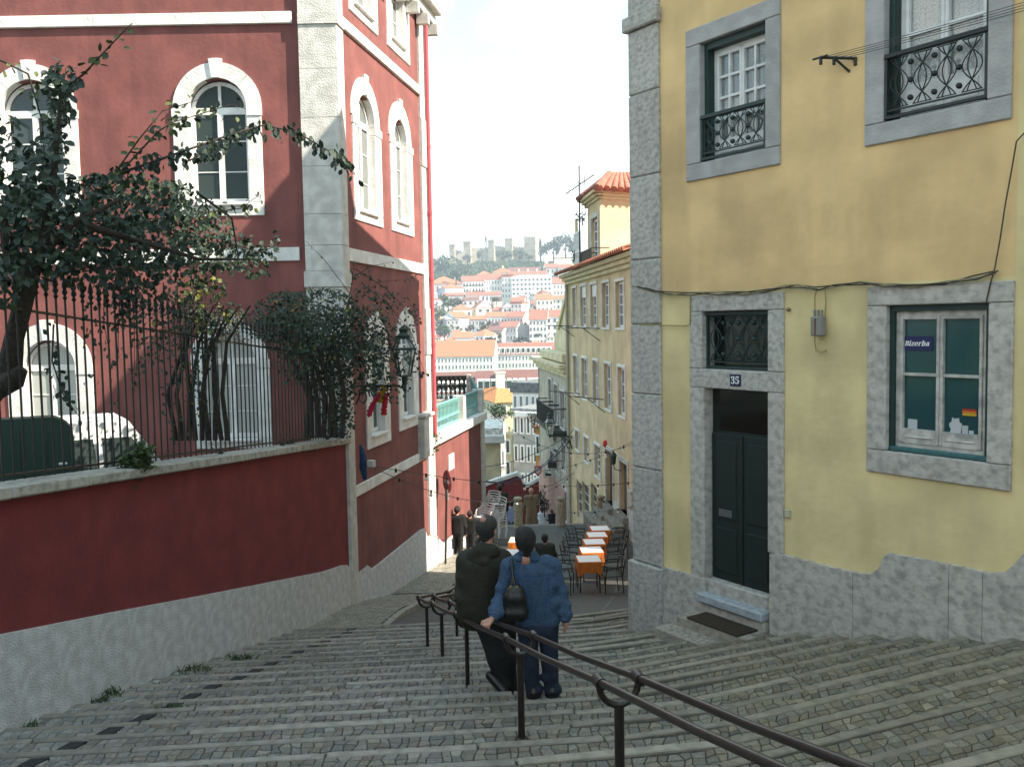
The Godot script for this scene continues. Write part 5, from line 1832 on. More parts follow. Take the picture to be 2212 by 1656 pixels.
# a plain house block standing on its own pixel place: front turned by yaw, [x0,x1] at depth z
func block(called: String, label: String, o: Vector3, yaw: float, w: float, d: float, h: float, m: Material, roof: String, rh: float, rcol: Color, cols: int, rows: int, wsz: Vector2, gm: Material, opts := {}) -> Node3D:
	var t := thing(called, label, opts.get("cat", "house"), o, opts.get("group", ""))
	t.rotation.y = yaw
	ORG[t] = Vector3.ZERO   # parts are laid out locally
	var mb := MB.new()
	mb.box(Vector3(0, h / 2 - 6, -d / 2), Vector3(w, h + 12, d))
	part(t, "wall", mb, m)
	var ov := 0.35
	mb = MB.new()
	mb.col = rcol
	var a := Vector3(-w / 2 - ov, h + 0.02, ov); var b := Vector3(w / 2 + ov, h + 0.02, ov)
	var c := Vector3(w / 2 + ov, h + 0.02, -d - ov); var e := Vector3(-w / 2 - ov, h + 0.02, -d - ov)
	if roof == "gable":
		var r1 := Vector3(-w / 2 - ov, h + rh, -d / 2); var r2 := Vector3(w / 2 + ov, h + rh, -d / 2)
		mb.quad(a, b, r2, r1); mb.quad(c, e, r1, r2)
		mb.quad(a, e, c, b)
		mb.col = Color(0.8, 0.8, 0.78)
		mb.tri(e, a, r1); mb.tri(b, c, r2)
	elif roof == "end":    # gable towards the front
		var r1 := Vector3(0, h + rh, ov); var r2 := Vector3(0, h + rh, -d - ov)
		mb.quad(a, r1, r2, e); mb.quad(r1, b, c, r2)
		mb.quad(a, e, c, b)
		mb.col = Color(0.8, 0.8, 0.78)
		mb.tri(a, b, r1); mb.tri(c, e, r2)
	elif roof == "hip":
		var k := minf(d / 2, w / 2 - 0.2)
		var r1 := Vector3(-w / 2 + k, h + rh, -d / 2); var r2 := Vector3(w / 2 - k, h + rh, -d / 2)
		mb.quad(a, b, r2, r1); mb.quad(c, e, r1, r2); mb.tri(b, c, r2); mb.tri(e, a, r1)
		mb.quad(a, e, c, b)
	else:
		mb.box(Vector3(0, h + rh / 2, -d / 2), Vector3(w + 0.3, rh, d + 0.3))
	var rf := part(t, "roof", mb, M.roof_tile)
	for k in opts.get("chimneys", 0):
		var ch := MB.new()
		ch.col = Color(0.72, 0.70, 0.66)
		var x := lerpf(-w * 0.36, w * 0.36, (k + 0.5) / opts.chimneys)
		ch.box(Vector3(x, h + rh * 0.8 + 0.6, -d * 0.45), Vector3(0.9, 2.2, 0.7))
		ch.box(Vector3(x, h + rh * 0.8 + 1.75, -d * 0.45), Vector3(1.1, 0.18, 0.9))
		part(rf, "chimney", ch, M.plain)
	for k in opts.get("dormers", 0):
		var dm := MB.new()
		dm.col = Color(0.75, 0.75, 0.73)
		var x := lerpf(-w * 0.44, w * 0.44, (k + 0.5) / opts.dormers)
		dm.box(Vector3(x, h + rh * 0.35, -d * 0.09), Vector3(1.5, rh * 0.55, d * 0.16))
		var dn := part(rf, "dormer", dm, M.plain)
		dm = MB.new()
		dm.box(Vector3(x, h + rh * 0.36, -d * 0.01 + 0.03), Vector3(0.9, rh * 0.38, 0.06))
		part(dn, "pane", dm, M.glass_dark)
	if cols > 0:
		var wm := MB.new()
		wm.col = Color(0.8, 0.8, 0.8)
		wm.box(Vector3.ZERO, Vector3(wsz.x + 0.24, wsz.y + 0.24, 0.1))
		var frame := wm.mesh()
		wm = MB.new()
		wm.box(Vector3.ZERO, Vector3(wsz.x, wsz.y, 0.1))
		var pane := wm.mesh()
		for r in rows:
			for k in cols:
				if opts.has("skip") and rng.randf() < opts.skip: continue
				var at := Vector3(lerpf(-w / 2, w / 2, (k + 0.5) / cols), h * (r + 0.5) / rows, 0.03)
				var q := put(t, "window", frame, M.plain, Transform3D(Basis(), at))
				put(q, "pane", pane, gm, Transform3D(Basis(), Vector3(0, 0, 0.03)))
				if opts.get("balconies", false) and r < rows:
					var bm := MB.new()
					bm.box(at + Vector3(0, -wsz.y * 0.38, 0.3), Vector3(wsz.x + 0.6, wsz.y * 0.5, 0.06))
					bm.box(at + Vector3(0, -wsz.y * 0.62, 0.16), Vector3(wsz.x + 0.7, 0.12, 0.4))
					part(t, "balcony", bm, M.iron)
			# side windows
		if opts.get("sides", true):
			var sc := maxi(1, int(cols * d / w * 0.8))
			for s in [-1.0, 1.0]:
				for r in rows:
					for k in sc:
						var at := Vector3(s * (w / 2 + 0.03), h * (r + 0.5) / rows, -d * (k + 0.5) / sc)
						var q := put(t, "window", frame, M.plain, Transform3D(Basis(UP, s * PI / 2), at))
						put(q, "pane", pane, gm, Transform3D(Basis(), Vector3(0, 0, 0.03)))
	if opts.get("cornice", false):
		mb = MB.new()
		mb.box(Vector3(0, h - 0.2, 0.1), Vector3(w + 0.5, 0.4, 0.5), Basis(), 0.05)
		part(t, "cornice", mb, M.white_wall)
	return t

func face_house(called: String, label: String, x0: float, x1: float, yt: float, yb: float, z: float, yaw: float, d: float, m: Material, roof: String, rpx: float, rcol: Color, cols: int, rows: int, gm: Material, opts := {}) -> Node3D:
	var a := P(x0, yb, z); var b := P(x1, yb, z)
	var h := P((x0 + x1) / 2, yt, z).y - P((x0 + x1) / 2, yb, z).y
	var w := (b.x - a.x) / cos(yaw)
	var rh := rpx / FD * z
	var ws := Vector2(w / maxf(cols, 1) * opts.get("wx", 0.42), h / maxf(rows, 1) * opts.get("wy", 0.52))
	return block(called, label, (a + b) * 0.5, yaw, w, d, h, m, roof, rh, rcol, cols, rows, ws, gm, opts)

func build_canyon() -> void:
	var tile := Color(0.55, 0.22, 0.10)
	# grey house with iron balconies next down the street, in the line of the ochre house
	var p := Y2
	var u1 := p.pix(1229, 900).x
	var u2 := p.pix(1164, 900).x
	var g := thing("beige_house", "beige house with three iron balconies below the ochre house", "house", p.w(u1, -12, 0))
	var yt := p.pix(1200, 793).y
	var wins := [p.rect(1184, 1191, 820, 905), p.rect(1196, 1204, 832, 915), p.rect(1209, 1219, 846, 925)]
	var low := [p.rect(1188, 1194, 975, 1022), p.rect(1199, 1207, 972, 1020), p.rect(1212, 1221, 960, 1015), p.rect(1200, 1210, 1055, 1120), p.rect(1214, 1224, 1060, 1120)]
	var holes := []
	for r in wins + low: holes.append([r[0], r[1], r[2], r[3], false])
	var mb := MB.new()
	wall_sheet(mb, p, u1 + 0.02, u2, flat(u1, u2, -18), flat(u1, u2, yt), holes, 0.2, -0.06)
	mb.quad(p.w(u2, -18, -8), p.w(u1, -18, -8), p.w(u1, yt, -8), p.w(u2, yt, -8))
	mb.quad(p.w(u2, -18, 0), p.w(u2, -18, -8), p.w(u2, yt, -8), p.w(u2, yt, 0))
	mb.quad(p.w(u1, yt, 0), p.w(u2, yt, 0), p.w(u2, yt, -8), p.w(u1, yt, -8))
	part(g, "wall", mb, M.beige_plaster)
	for r in wins + low:
		var w := casement(g, "window", p, r, 0.14, 2, 1, 2, M.old_paint, M.glass_grey if r in wins else M.glass_dark, 0.2, 0.05, 0.03)
		surround(w, p, [r[0] - 0.12, r[1] + 0.12, r[2] - 0.12, r[3] + 0.14], r, M.lime_stone, 0.18, 0.0)
	for k in 3:
		mb = MB.new()
		pbox(mb, p, u1 + 0.05, u2 + 0.3, yt - 0.3 + k * 0.2, yt - 0.1 + k * 0.2 - 0.003, -0.1, 0.1 + k * 0.15, 0.02)
		part(g, "cornice", mb, M.cream)
	for r in wins:
		mb = MB.new()
		for k in 14:
			var u := lerpf(r[0] - 0.35, r[1] + 0.35, k / 13.0)
			mb.tube([p.w(u, r[2] - 0.05, 0.55), p.w(u, r[2] + 1.0, 0.55)], 0.016, 4)
		for y in [r[2] - 0.02, r[2] + 1.0]:
			mb.tube([p.w(r[0] - 0.35, y, -0.05), p.w(r[0] - 0.35, y, 0.55), p.w(r[1] + 0.35, y, 0.55), p.w(r[1] + 0.35, y, -0.05)], 0.03, 5)
		pbox(mb, p, r[0] - 0.4, r[1] + 0.4, r[2] - 0.2, r[2] - 0.08, -0.05, 0.6)
		part(g, "balcony", mb, M.iron)
	# yellow attic with sunlit slanting wall above it
	mb = MB.new()
	var A := p.w(u1 + 0.5, yt + 0.35, -0.6)
	var sl := PackedVector2Array([Vector2(0, 0), Vector2(8.2, 0), Vector2(8.2, 1.1), Vector2(6.0, 1.5), Vector2(1.2, 4.2), Vector2(0, 4.2)])
	mb.slab(sl, A, p.d, UP, -p.n, 0.35)
	part(g, "attic_wall", mb, M.cream)
	mb = MB.new()
	mb.slab(PackedVector2Array([Vector2(6.2, 1.42), Vector2(1.2, 4.2), Vector2(1.2, 4.45), Vector2(6.3, 1.65)]), A + p.n * 0.1, p.d, UP, -p.n, 0.8)
	pbox(mb, p, u1 + 7.5, u1 + 8.6, yt + 0.35, yt + 2.2, -5.0, -0.7)
	pbox(mb, p, u1 + 0.6, u1 + 8.7, yt + 0.36, yt + 0.75, -0.5, 0.2, 0.04)
	part(g, "attic_coping", mb, M.cream)
	# pink ground storey and orange house further down
	mb = MB.new()
	pbox(mb, p, u1 + 1.5, u2 + 0.4, -18, p.pix(1195, 1030).y, -0.1, 0.012)
	part(g, "pink_ground_storey", mb, M.pink_plaster)
	var zo := 53.5
	var oh := face_house("orange_house", "narrow orange plastered house end beside the hanging signs", 1160, 1186, 925, 1140, zo, -0.75, 5, M.orange_plaster, "flat", 5, Color(0.3, 0.13, 0.08), 2, 3, M.glass_dark, {"wx": 0.28, "wy": 0.5})
	# grey house across the bend with mansard windows
	face_house("grey_white_house", "pale grey house with rows of tall windows at the bend of the street", 1112, 1166, 888, 1130, 66.0, -0.55, 16, M.grey_plaster, "flat", 6, Color(0.25, 0.26, 0.27), 4, 4, M.glass_dark, {"wx": 0.26, "wy": 0.5, "cornice": true})
	face_house("mansard_house", "house with slate grey mansard storey of narrow windows above the street bend", 1108, 1172, 848, 900, 72.0, -0.5, 10, M.white_wall, "flat", 22, Color(0.16, 0.17, 0.18), 5, 1, M.glass_grey, {"wx": 0.4, "wy": 0.7})
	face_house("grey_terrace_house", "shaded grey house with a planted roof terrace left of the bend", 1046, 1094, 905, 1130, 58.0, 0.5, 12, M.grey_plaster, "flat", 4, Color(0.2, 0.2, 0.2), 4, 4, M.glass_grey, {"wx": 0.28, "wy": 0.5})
	face_house("cream_house", "cream house sliver with sunlit side between two grey houses", 1091, 1110, 940, 1130, 70.0, -0.3, 10, M.cream, "flat", 4, Color(0.6, 0.5, 0.3), 1, 4, M.glass_dark, {"wx": 0.3})
	face_house("pale_yellow_house", "small pale yellow house with white rounded cornice by the terrace corner", 1040, 1082, 938, 1110, 44.0, 0.0, 4, M.cream, "flat", 14, Color(0.8, 0.8, 0.76), 0, 1, M.glass_dark, {"cornice": true})
	face_house("orange_roof_house", "low house with bright orange tiled roof below the white terrace buildings", 1075, 1150, 868, 900, 95.0, 0.25, 14, M.cream, "hip", 26, Color(0.62, 0.25, 0.09), 3, 1, M.glass_dark, {"chimneys": 1})
	face_house("orange_gable_house", "cream house with small orange tiled roof behind the planted terrace", 1125, 1182, 850, 880, 110.0, -0.2, 12, M.cream, "hip", 20, Color(0.6, 0.22, 0.09), 2, 1, M.glass_dark, {})
	# dark red wall with white wavy coping closing the lower steps
	var w0 := P(1044, 1048, 41.0)
	var wv := []
	for q in [[1044, 1046], [1070, 1036], [1100, 1027], [1117, 1021], [1124, 1026], [1129, 1037], [1134, 1046], [1142, 1046], [1150, 1040], [1164, 1032]]:
		var r := P(q[0], q[1], 41.0)
		wv.append(Vector2(r.x, r.y))
	var cw := thing("garden_wall", "dark red wall with white wavy coping across the lower steps", "wall", Vector3(w0.x, -11, -41))
	var poly := PackedVector2Array([Vector2(wv[0].x, -14), Vector2(wv[-1].x, -14)])
	for k in range(wv.size() - 1, -1, -1): poly.append(wv[k])
	mb = MB.new()
	mb.slab(poly, Vector3(0, 0, -41), Vector3.RIGHT, UP, Vector3(0, 0, -1), 0.3)
	part(cw, "wall_face", mb, M.red_wall)
	mb = MB.new()
	for k in wv.size() - 1:
		var a := Vector3(wv[k].x, wv[k].y, -40.93); var b := Vector3(wv[k + 1].x, wv[k + 1].y, -40.93)
		mb.quad(a - UP * 0.12, b - UP * 0.12, b + UP * 0.03, a + UP * 0.03)
		mb.quad(a + UP * 0.03, b + UP * 0.03, b + Vector3(0, 0.03, -0.44), a + Vector3(0, 0.03, -0.44))
		mb.quad(b - UP * 0.12, a - UP * 0.12, a + Vector3(0, -0.12, -0.06), b + Vector3(0, -0.12, -0.06))
	part(cw, "coping", mb, M.white_stone)
	mb = MB.new()
	var vb := P(1172, 1092, 45.0)

# ---------------------------------------------------------------- the hill, its houses and the castle
func build_city() -> void:
	var O := Color(0.46, 0.175, 0.095)
	var R := Color(0.40, 0.135, 0.095)
	var D := Color(0.20, 0.095, 0.085)
	var W: Material = M.white_wall
	mat("wall_cream", Color(0.74, 0.67, 0.52), 0.9)
	mat("wall_pink", Color(0.68, 0.48, 0.42), 0.9)
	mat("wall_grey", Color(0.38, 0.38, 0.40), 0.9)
	mat("wall_blue", Color(0.42, 0.56, 0.68), 0.9)
	mat("far_glass", Color(0.07, 0.08, 0.10), 0.3)
	var gm: Material = M.far_glass
	# x0, x1, eave y, foot y, depth, yaw, depth of house, wall, roof kind, roof px, colour, columns, storeys, options, label
	var L := [
		# long roofs round the square in the valley
		[915, 1066, 770, 800, 300.0, -0.05, 22.0, W, "gable", 34, O, 20, 2, {"wx": 0.34, "chimneys": 0}, "long white building under a broad plain orange roof left of the valley", "long_building"],
		[1062, 1200, 765, 796, 330.0, -0.1, 20.0, W, "gable", 24, R, 19, 2, {"wx": 0.36, "dormers": 11}, "long white building with rows of dormers right of the broad orange roof", "long_building"],
		[915, 1030, 850, 905, 190.0, 0.05, 18.0, W, "gable", 42, D, 8, 3, {"dormers": 6}, "white building with dark red roof just behind the terrace railing", "building"],
		[1030, 1078, 845, 905, 185.0, 0.0, 18.0, W, "gable", 40, D, 5, 3, {"dormers": 3, "chimneys": 0}, "white building with dark red roof and party walls above the teal balustrade", "building"],
		[1079, 1138, 845, 900, 182.0, 0.02, 18.0, W, "gable", 42, D, 6, 3, {"dormers": 4}, "white building with dark red roof in the middle of the valley row", "building"],
		[1139, 1200, 842, 900, 186.0, -0.02, 18.0, W, "gable", 40, D, 6, 3, {"dormers": 4}, "white building with dark red roof at the right end of the valley row", "building"],
		# lower slope
		[925, 958, 748, 775, 385.0, 0.1, 14.0, W, "end", 14, R, 3, 2, {}, "small white gabled house far left above the long orange roof", "house"],
		[952, 985, 740, 772, 395.0, -0.2, 14.0, M.wall_blue, "hip", 12, O, 3, 2, {}, "pale blue house with orange hipped roof low on the left", "house"],
		[983, 1022, 730, 765, 400.0, 0.15, 16.0, M.wall_blue, "gable", 14, O, 4, 2, {}, "pale blue house beneath a long orange roof", "house"],
		[1018, 1046, 725, 770, 405.0, -0.4, 16.0, W, "hip", 14, O, 3, 3, {}, "white house whose bright side wall stands right of the blue houses", "house"],
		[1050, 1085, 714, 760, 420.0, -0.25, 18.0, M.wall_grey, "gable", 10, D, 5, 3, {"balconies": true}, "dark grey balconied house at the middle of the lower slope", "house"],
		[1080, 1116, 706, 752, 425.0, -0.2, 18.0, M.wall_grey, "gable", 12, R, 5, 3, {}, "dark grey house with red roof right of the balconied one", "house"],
		[1112, 1148, 704, 745, 430.0, 0.5, 16.0, M.wall_grey, "flat", 3, Color(0.5, 0.5, 0.5), 0, 1, {}, "plain windowless grey gable wall on the lower slope", "house"],
		[1144, 1182, 690, 745, 425.0, -0.1, 16.0, W, "gable", 22, R, 5, 4, {}, "tall white house with square windows under a salmon roof", "house"],
		[1180, 1232, 684, 745, 428.0, -0.15, 16.0, W, "gable", 16, R, 4, 4, {}, "tall white house half hidden by the ochre house, on the lower slope", "house"],
		[1148, 1184, 760, 790, 370.0, 0.1, 14.0, W, "hip", 20, O, 3, 2, {}, "white house with steep orange roof before the tall white houses", "house"],
		[1095, 1146, 760, 782, 372.0, 0.1, 14.0, M.wall_blue, "gable", 14, R, 6, 1, {}, "low pale house with a wide salmon roof at the valley edge", "house"],
		[1040, 1094, 762, 782, 375.0, -0.1, 14.0, M.wall_pink, "hip", 14, R, 5, 1, {}, "low pink house with dormered red roof at the valley edge", "house"],
		# middle slope
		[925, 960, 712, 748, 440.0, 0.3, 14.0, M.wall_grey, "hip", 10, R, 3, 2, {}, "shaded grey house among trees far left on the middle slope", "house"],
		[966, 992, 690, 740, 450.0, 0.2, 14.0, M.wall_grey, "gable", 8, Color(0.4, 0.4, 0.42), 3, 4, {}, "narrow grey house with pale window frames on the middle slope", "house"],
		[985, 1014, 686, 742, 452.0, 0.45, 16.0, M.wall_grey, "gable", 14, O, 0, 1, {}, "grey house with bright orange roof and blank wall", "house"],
		[1012, 1050, 690, 718, 456.0, 0.1, 16.0, M.wall_grey, "gable", 9, O, 5, 2, {}, "wide grey house with a thin orange roof in the middle", "house"],
		[1048, 1096, 684, 706, 460.0, -0.1, 14.0, W, "gable", 11, O, 7, 1, {}, "row of white attic windows under an orange roof", "house"],
		[1096, 1130, 684, 712, 455.0, -0.25, 14.0, M.wall_pink, "gable", 12, R, 5, 2, {}, "pink house with dark windows right of the attic row", "house"],
		[980, 1020, 668, 692, 475.0, 0.2, 14.0, M.wall_cream, "hip", 12, O, 3, 1, {}, "cream house with peach hipped roof above the orange one", "house"],
		[1000, 1034, 648, 674, 490.0, 0.0, 14.0, W, "gable", 8, D, 3, 2, {}, "white house with brown roof left of the cream gable", "house"],
		[1030, 1062, 664, 690, 482.0, 0.3, 15.0, M.wall_cream, "end", 16, O, 2, 2, {}, "cream house with bright pointed gable at the middle of the hill", "house"],
		[1056, 1092, 670, 690, 486.0, -0.1, 14.0, M.wall_grey, "hip", 9, R, 3, 1, {}, "low grey house with pink roof under the bushes", "house"],
		[1086, 1108, 664, 690, 480.0, 0.1, 12.0, W, "end", 10, R, 2, 2, {}, "small white house with steep red gable left of the white towers", "house"],
		[1104, 1128, 656, 700, 470.0, -0.3, 12.0, W, "flat", 4, R, 3, 4, {}, "white block with flat roof beside the red gable", "house"],
		[1104, 1132, 650, 664, 500.0, -0.1, 12.0, M.wall_pink, "gable", 9, R, 3, 1, {}, "salmon roofed house directly below the white apartment block", "house"],
		[1160, 1196, 646, 676, 490.0, 0.1, 14.0, M.wall_cream, "gable", 12, O, 4, 2, {}, "cream house with orange roof right of the white block", "house"],
		[1192, 1232, 645, 680, 492.0, -0.2, 14.0, W, "gable", 8, O, 4, 3, {}, "white house with balconies at the right edge under the apartment block", "house"],
		# upper rows
		[924, 966, 648, 690, 520.0, 0.4, 14.0, W, "flat", 3, R, 3, 3, {"balconies": true}, "white balconied house far left below the orange hipped roof", "house"],
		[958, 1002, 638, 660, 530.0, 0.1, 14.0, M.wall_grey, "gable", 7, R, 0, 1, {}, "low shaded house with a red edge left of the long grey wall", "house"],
		[1006, 1082, 637, 652, 540.0, 0.0, 12.0, W, "gable", 8, R, 9, 1, {}, "low white house with a long pink roof below the grey white row", "house"],
		[922, 1000, 613, 648, 560.0, 0.1, 26.0, M.wall_grey, "hip", 19, O, 8, 2, {"wx": 0.35}, "broad pale building with a large orange hipped roof below the trees", "building"],
		[962, 1002, 622, 645, 545.0, 0.3, 18.0, M.wall_blue, "hip", 11, O, 0, 1, {}, "blue grey house with orange roof right of the broad building", "house"],
		[1000, 1046, 607, 644, 570.0, 0.1, 18.0, W, "gable", 13, R, 7, 3, {"balconies": true, "wx": 0.34}, "long white house row with pink roofs left of the apartment block", "building"],
		[1044, 1086, 603, 642, 575.0, 0.05, 18.0, W, "gable", 14, R, 7, 3, {"wx": 0.34}, "white house row with red roof directly left of the apartment block", "building"],
		[1084, 1110, 598, 645, 572.0, -0.1, 18.0, W, "flat", 6, R, 4, 4, {"wx": 0.36}, "white house with narrow windows touching the apartment block", "building"],
		[1106, 1192, 599, 648, 565.0, -0.05, 20.0, mat("wall_bluewhite", Color(0.74, 0.82, 0.85), 0.9), "flat", 3, Color(0.8, 0.8, 0.8), 10, 5, {"wx": 0.55, "wy": 0.45}, "big bluish white apartment block with dark loggias in the middle of the hill", "apartment_block"],
		[1100, 1182, 592, 602, 590.0, 0.0, 14.0, W, "gable", 8, R, 0, 1, {"chimneys": 3}, "pink roofed house with white chimneys behind the apartment block", "house"],
		[1188, 1232, 612, 652, 570.0, 0.2, 18.0, M.wall_grey, "gable", 14, R, 6, 3, {}, "shaded grey house right of the apartment block", "building"],
		[1030, 1066, 594, 606, 610.0, 0.15, 12.0, W, "hip", 10, O, 6, 1, {}, "white house with long orange roof below the trees", "house"],
		[1064, 1102, 588, 602, 615.0, -0.15, 14.0, M.wall_cream, "hip", 12, O, 3, 1, {"chimneys": 1}, "cream house with tall orange roof right of the long orange roof", "house"],
		[1098, 1168, 584, 600, 640.0, 0.0, 12.0, M.wall_cream, "gable", 8, D, 11, 1, {}, "row of low yellow houses just below the green hillside", "house"],
		[1180, 1208, 578, 604, 630.0, 0.1, 14.0, M.wall_grey, "gable", 10, R, 3, 2, {}, "grey house with pink roof under the castle woods", "house"],
		[1206, 1236, 578, 608, 628.0, -0.2, 14.0, W, "gable", 9, R, 3, 2, {}, "white house with pink roof at the right under the castle woods", "house"],
		[1198, 1236, 558, 570, 760.0, 0.0, 10.0, M.wall_cream, "flat", 2, D, 0, 1, {}, "low pale wall building under the castle woods on the right", "building"]]
	for a in L:
		face_house(a[15], a[14], a[0], a[1], a[2], a[3], a[4], a[5], a[6], a[7], a[8], a[9], a[10], a[11], a[12], gm, a[13])
	# the smaller houses packed between the named ones
	var bands := [[748, 762, 388.0, "lowest"], [732, 748, 412.0, "second lowest"], [716, 732, 436.0, "third lowest"], [700, 716, 458.0, "lower middle"], [684, 700, 474.0, "middle"], [668, 684, 498.0, "upper middle"], [650, 666, 522.0, "third highest"], [632, 648, 546.0, "second highest"], [606, 622, 590.0, "highest"]]
	var ords := ["first", "second", "third", "fourth", "fifth", "sixth", "seventh", "eighth"]
	var wn := ["white", "cream", "pink", "grey"]
	var rn := ["orange", "red", "brown"]
	for b in bands:
		for k in 8:
			var x: float = 940.0 + k * 35.0 + rng.randf_range(-10, 10)
			var w := rng.randf_range(9, 20)
			var yt: float = lerpf(b[0], b[1], rng.randf()) - 4.0
			var h := rng.randf_range(8, 17)
			var wi := rng.randi() % 4
			var ri := rng.randi() % 3
			face_house("small_house", "small %s house with %s roof, %s from left in %s hillside band" % [wn[wi], rn[ri], ords[k], b[3]], x - w / 2, x + w / 2, yt, yt + h, b[2] + rng.randf_range(-8, 8), rng.randf_range(-0.5, 0.5), rng.randf_range(8, 13), [W, M.wall_cream, M.wall_pink, M.wall_grey][wi], ["gable", "hip", "end"][rng.randi() % 3], rng.randf_range(5, 10), [O, R, D][ri], rng.randi_range(2, 4), rng.randi_range(1, 2), gm, {"chimneys": rng.randi() % 2, "group": "small houses packed on the hillside"})
	build_castle()
	build_hill_trees()

func build_castle() -> void:
	var st := mat("castle_stone", Color(0.40, 0.35, 0.28), 0.95, "blotch", 0.03)
	var z := 860.0
	var c := thing("castle", "long stone castle with crenellated towers on the hilltop", "castle", P(1060, 560, z))
	var s := z / FD
	# towers: x0, x1, top, foot
	for q in [[971, 984, 531, 565, 10.0], [1002, 1019, 524, 566, 16.0], [1055, 1069, 521, 566, 16.0], [1092, 1109, 517, 566, 18.0], [1134, 1160, 513, 566, 26.0]]:
		var a := P(q[0], q[2], z); var b := P(q[1], q[3], z)
		var w := b.x - a.x
		var o := Vector3((a.x + b.x) / 2, (a.y + b.y) / 2 - 4, -z - 1.5)
		var mb := MB.new()
		var yaw := Basis(UP, -0.22)
		mb.box(o, Vector3(w, a.y - b.y + 8, w), yaw)
		var t := part(c, "tower", mb, st)
		var n := 5
		for k in n:
			for e in 4:
				mb = MB.new()
				var f := lerpf(-0.5, 0.5, (k + 0.2) / (n - 0.6))
				var off := [Vector3(f * w, 0, w * 0.46), Vector3(f * w, 0, -w * 0.46), Vector3(w * 0.46, 0, f * w), Vector3(-w * 0.46, 0, f * w)][e] as Vector3
				mb.box(Vector3(o.x, a.y + 0.7, o.z) + yaw * off, Vector3(1.0, 1.6, 1.0), yaw)
				part(t, "merlon", mb, st)
	# curtain walls between
	for q in [[980, 1003, 538, 545], [1018, 1056, 536, 536], [1068, 1094, 531, 533], [1108, 1136, 533, 534]]:
		var a := P(q[0], q[2], z); var b := P(q[1], q[3], z)
		var mb := MB.new()
		mb.slab(PackedVector2Array([Vector2(a.x, a.y - 40), Vector2(b.x, a.y - 40), Vector2(b.x, b.y), Vector2(a.x, a.y)]), Vector3(0, 0, -z - 2), Vector3.RIGHT, UP, Vector3(0, 0, -1), 3.0)
		var wl := part(c, "curtain_wall", mb, st)
		var n := int((b.x - a.x) / 2.2)
		for k in n:
			mb = MB.new()
			var f := (k + 0.5) / n
			mb.box(Vector3(lerpf(a.x, b.x, f), lerpf(a.y, b.y, f) + 0.5, -z - 2.4), Vector3(1.1, 1.6, 0.8))
			part(wl, "merlon", mb, st)
	var mb := MB.new()
	var a := P(971, 565, z - 4)
	mb.slab(PackedVector2Array([Vector2(0, -8), Vector2(14, -4), Vector2(14, 10), Vector2(0, 2)]), a, Vector3.RIGHT, UP, Vector3(0, 0, -1), 2.0)
	part(c, "stair_wall", mb, st)

# crowns of small leaf clumps
func clump_mesh(r: float, n: int, s: float, colour: Color, seed_: int, flat_ := 1.0) -> MB:
	var g := RandomNumberGenerator.new()
	g.seed = seed_
	var mb := MB.new()
	# a handful of lobes make the outline uneven
	var lobes := []
	for k in 7:
		lobes.append([Vector3(g.randf_range(-0.6, 0.6), g.randf_range(-0.35, 0.5) * flat_, g.randf_range(-0.6, 0.6)) * r, g.randf_range(0.35, 0.62) * r])
	for k in n:
		var l = lobes[g.randi() % 7]
		var d := Vector3(g.randfn(), g.randfn(), g.randfn()).normalized()
		var p: Vector3 = l[0] + d * l[1] * pow(g.randf(), 0.35) * Vector3(1, flat_, 1)
		var t := (d + Vector3(g.randfn(), g.randfn(), g.randfn()) * 0.6).normalized()
		var u := t.cross(Vector3(g.randfn(), g.randfn(), g.randfn())).normalized()
		var v := t.cross(u)
		var q := s * g.randf_range(0.6, 1.3)
		mb.col = colour * g.randf_range(0.7, 1.3)
		mb.quad(p - u * q, p - v * q * 0.6, p + u * q, p + v * q * 0.6)
	return mb

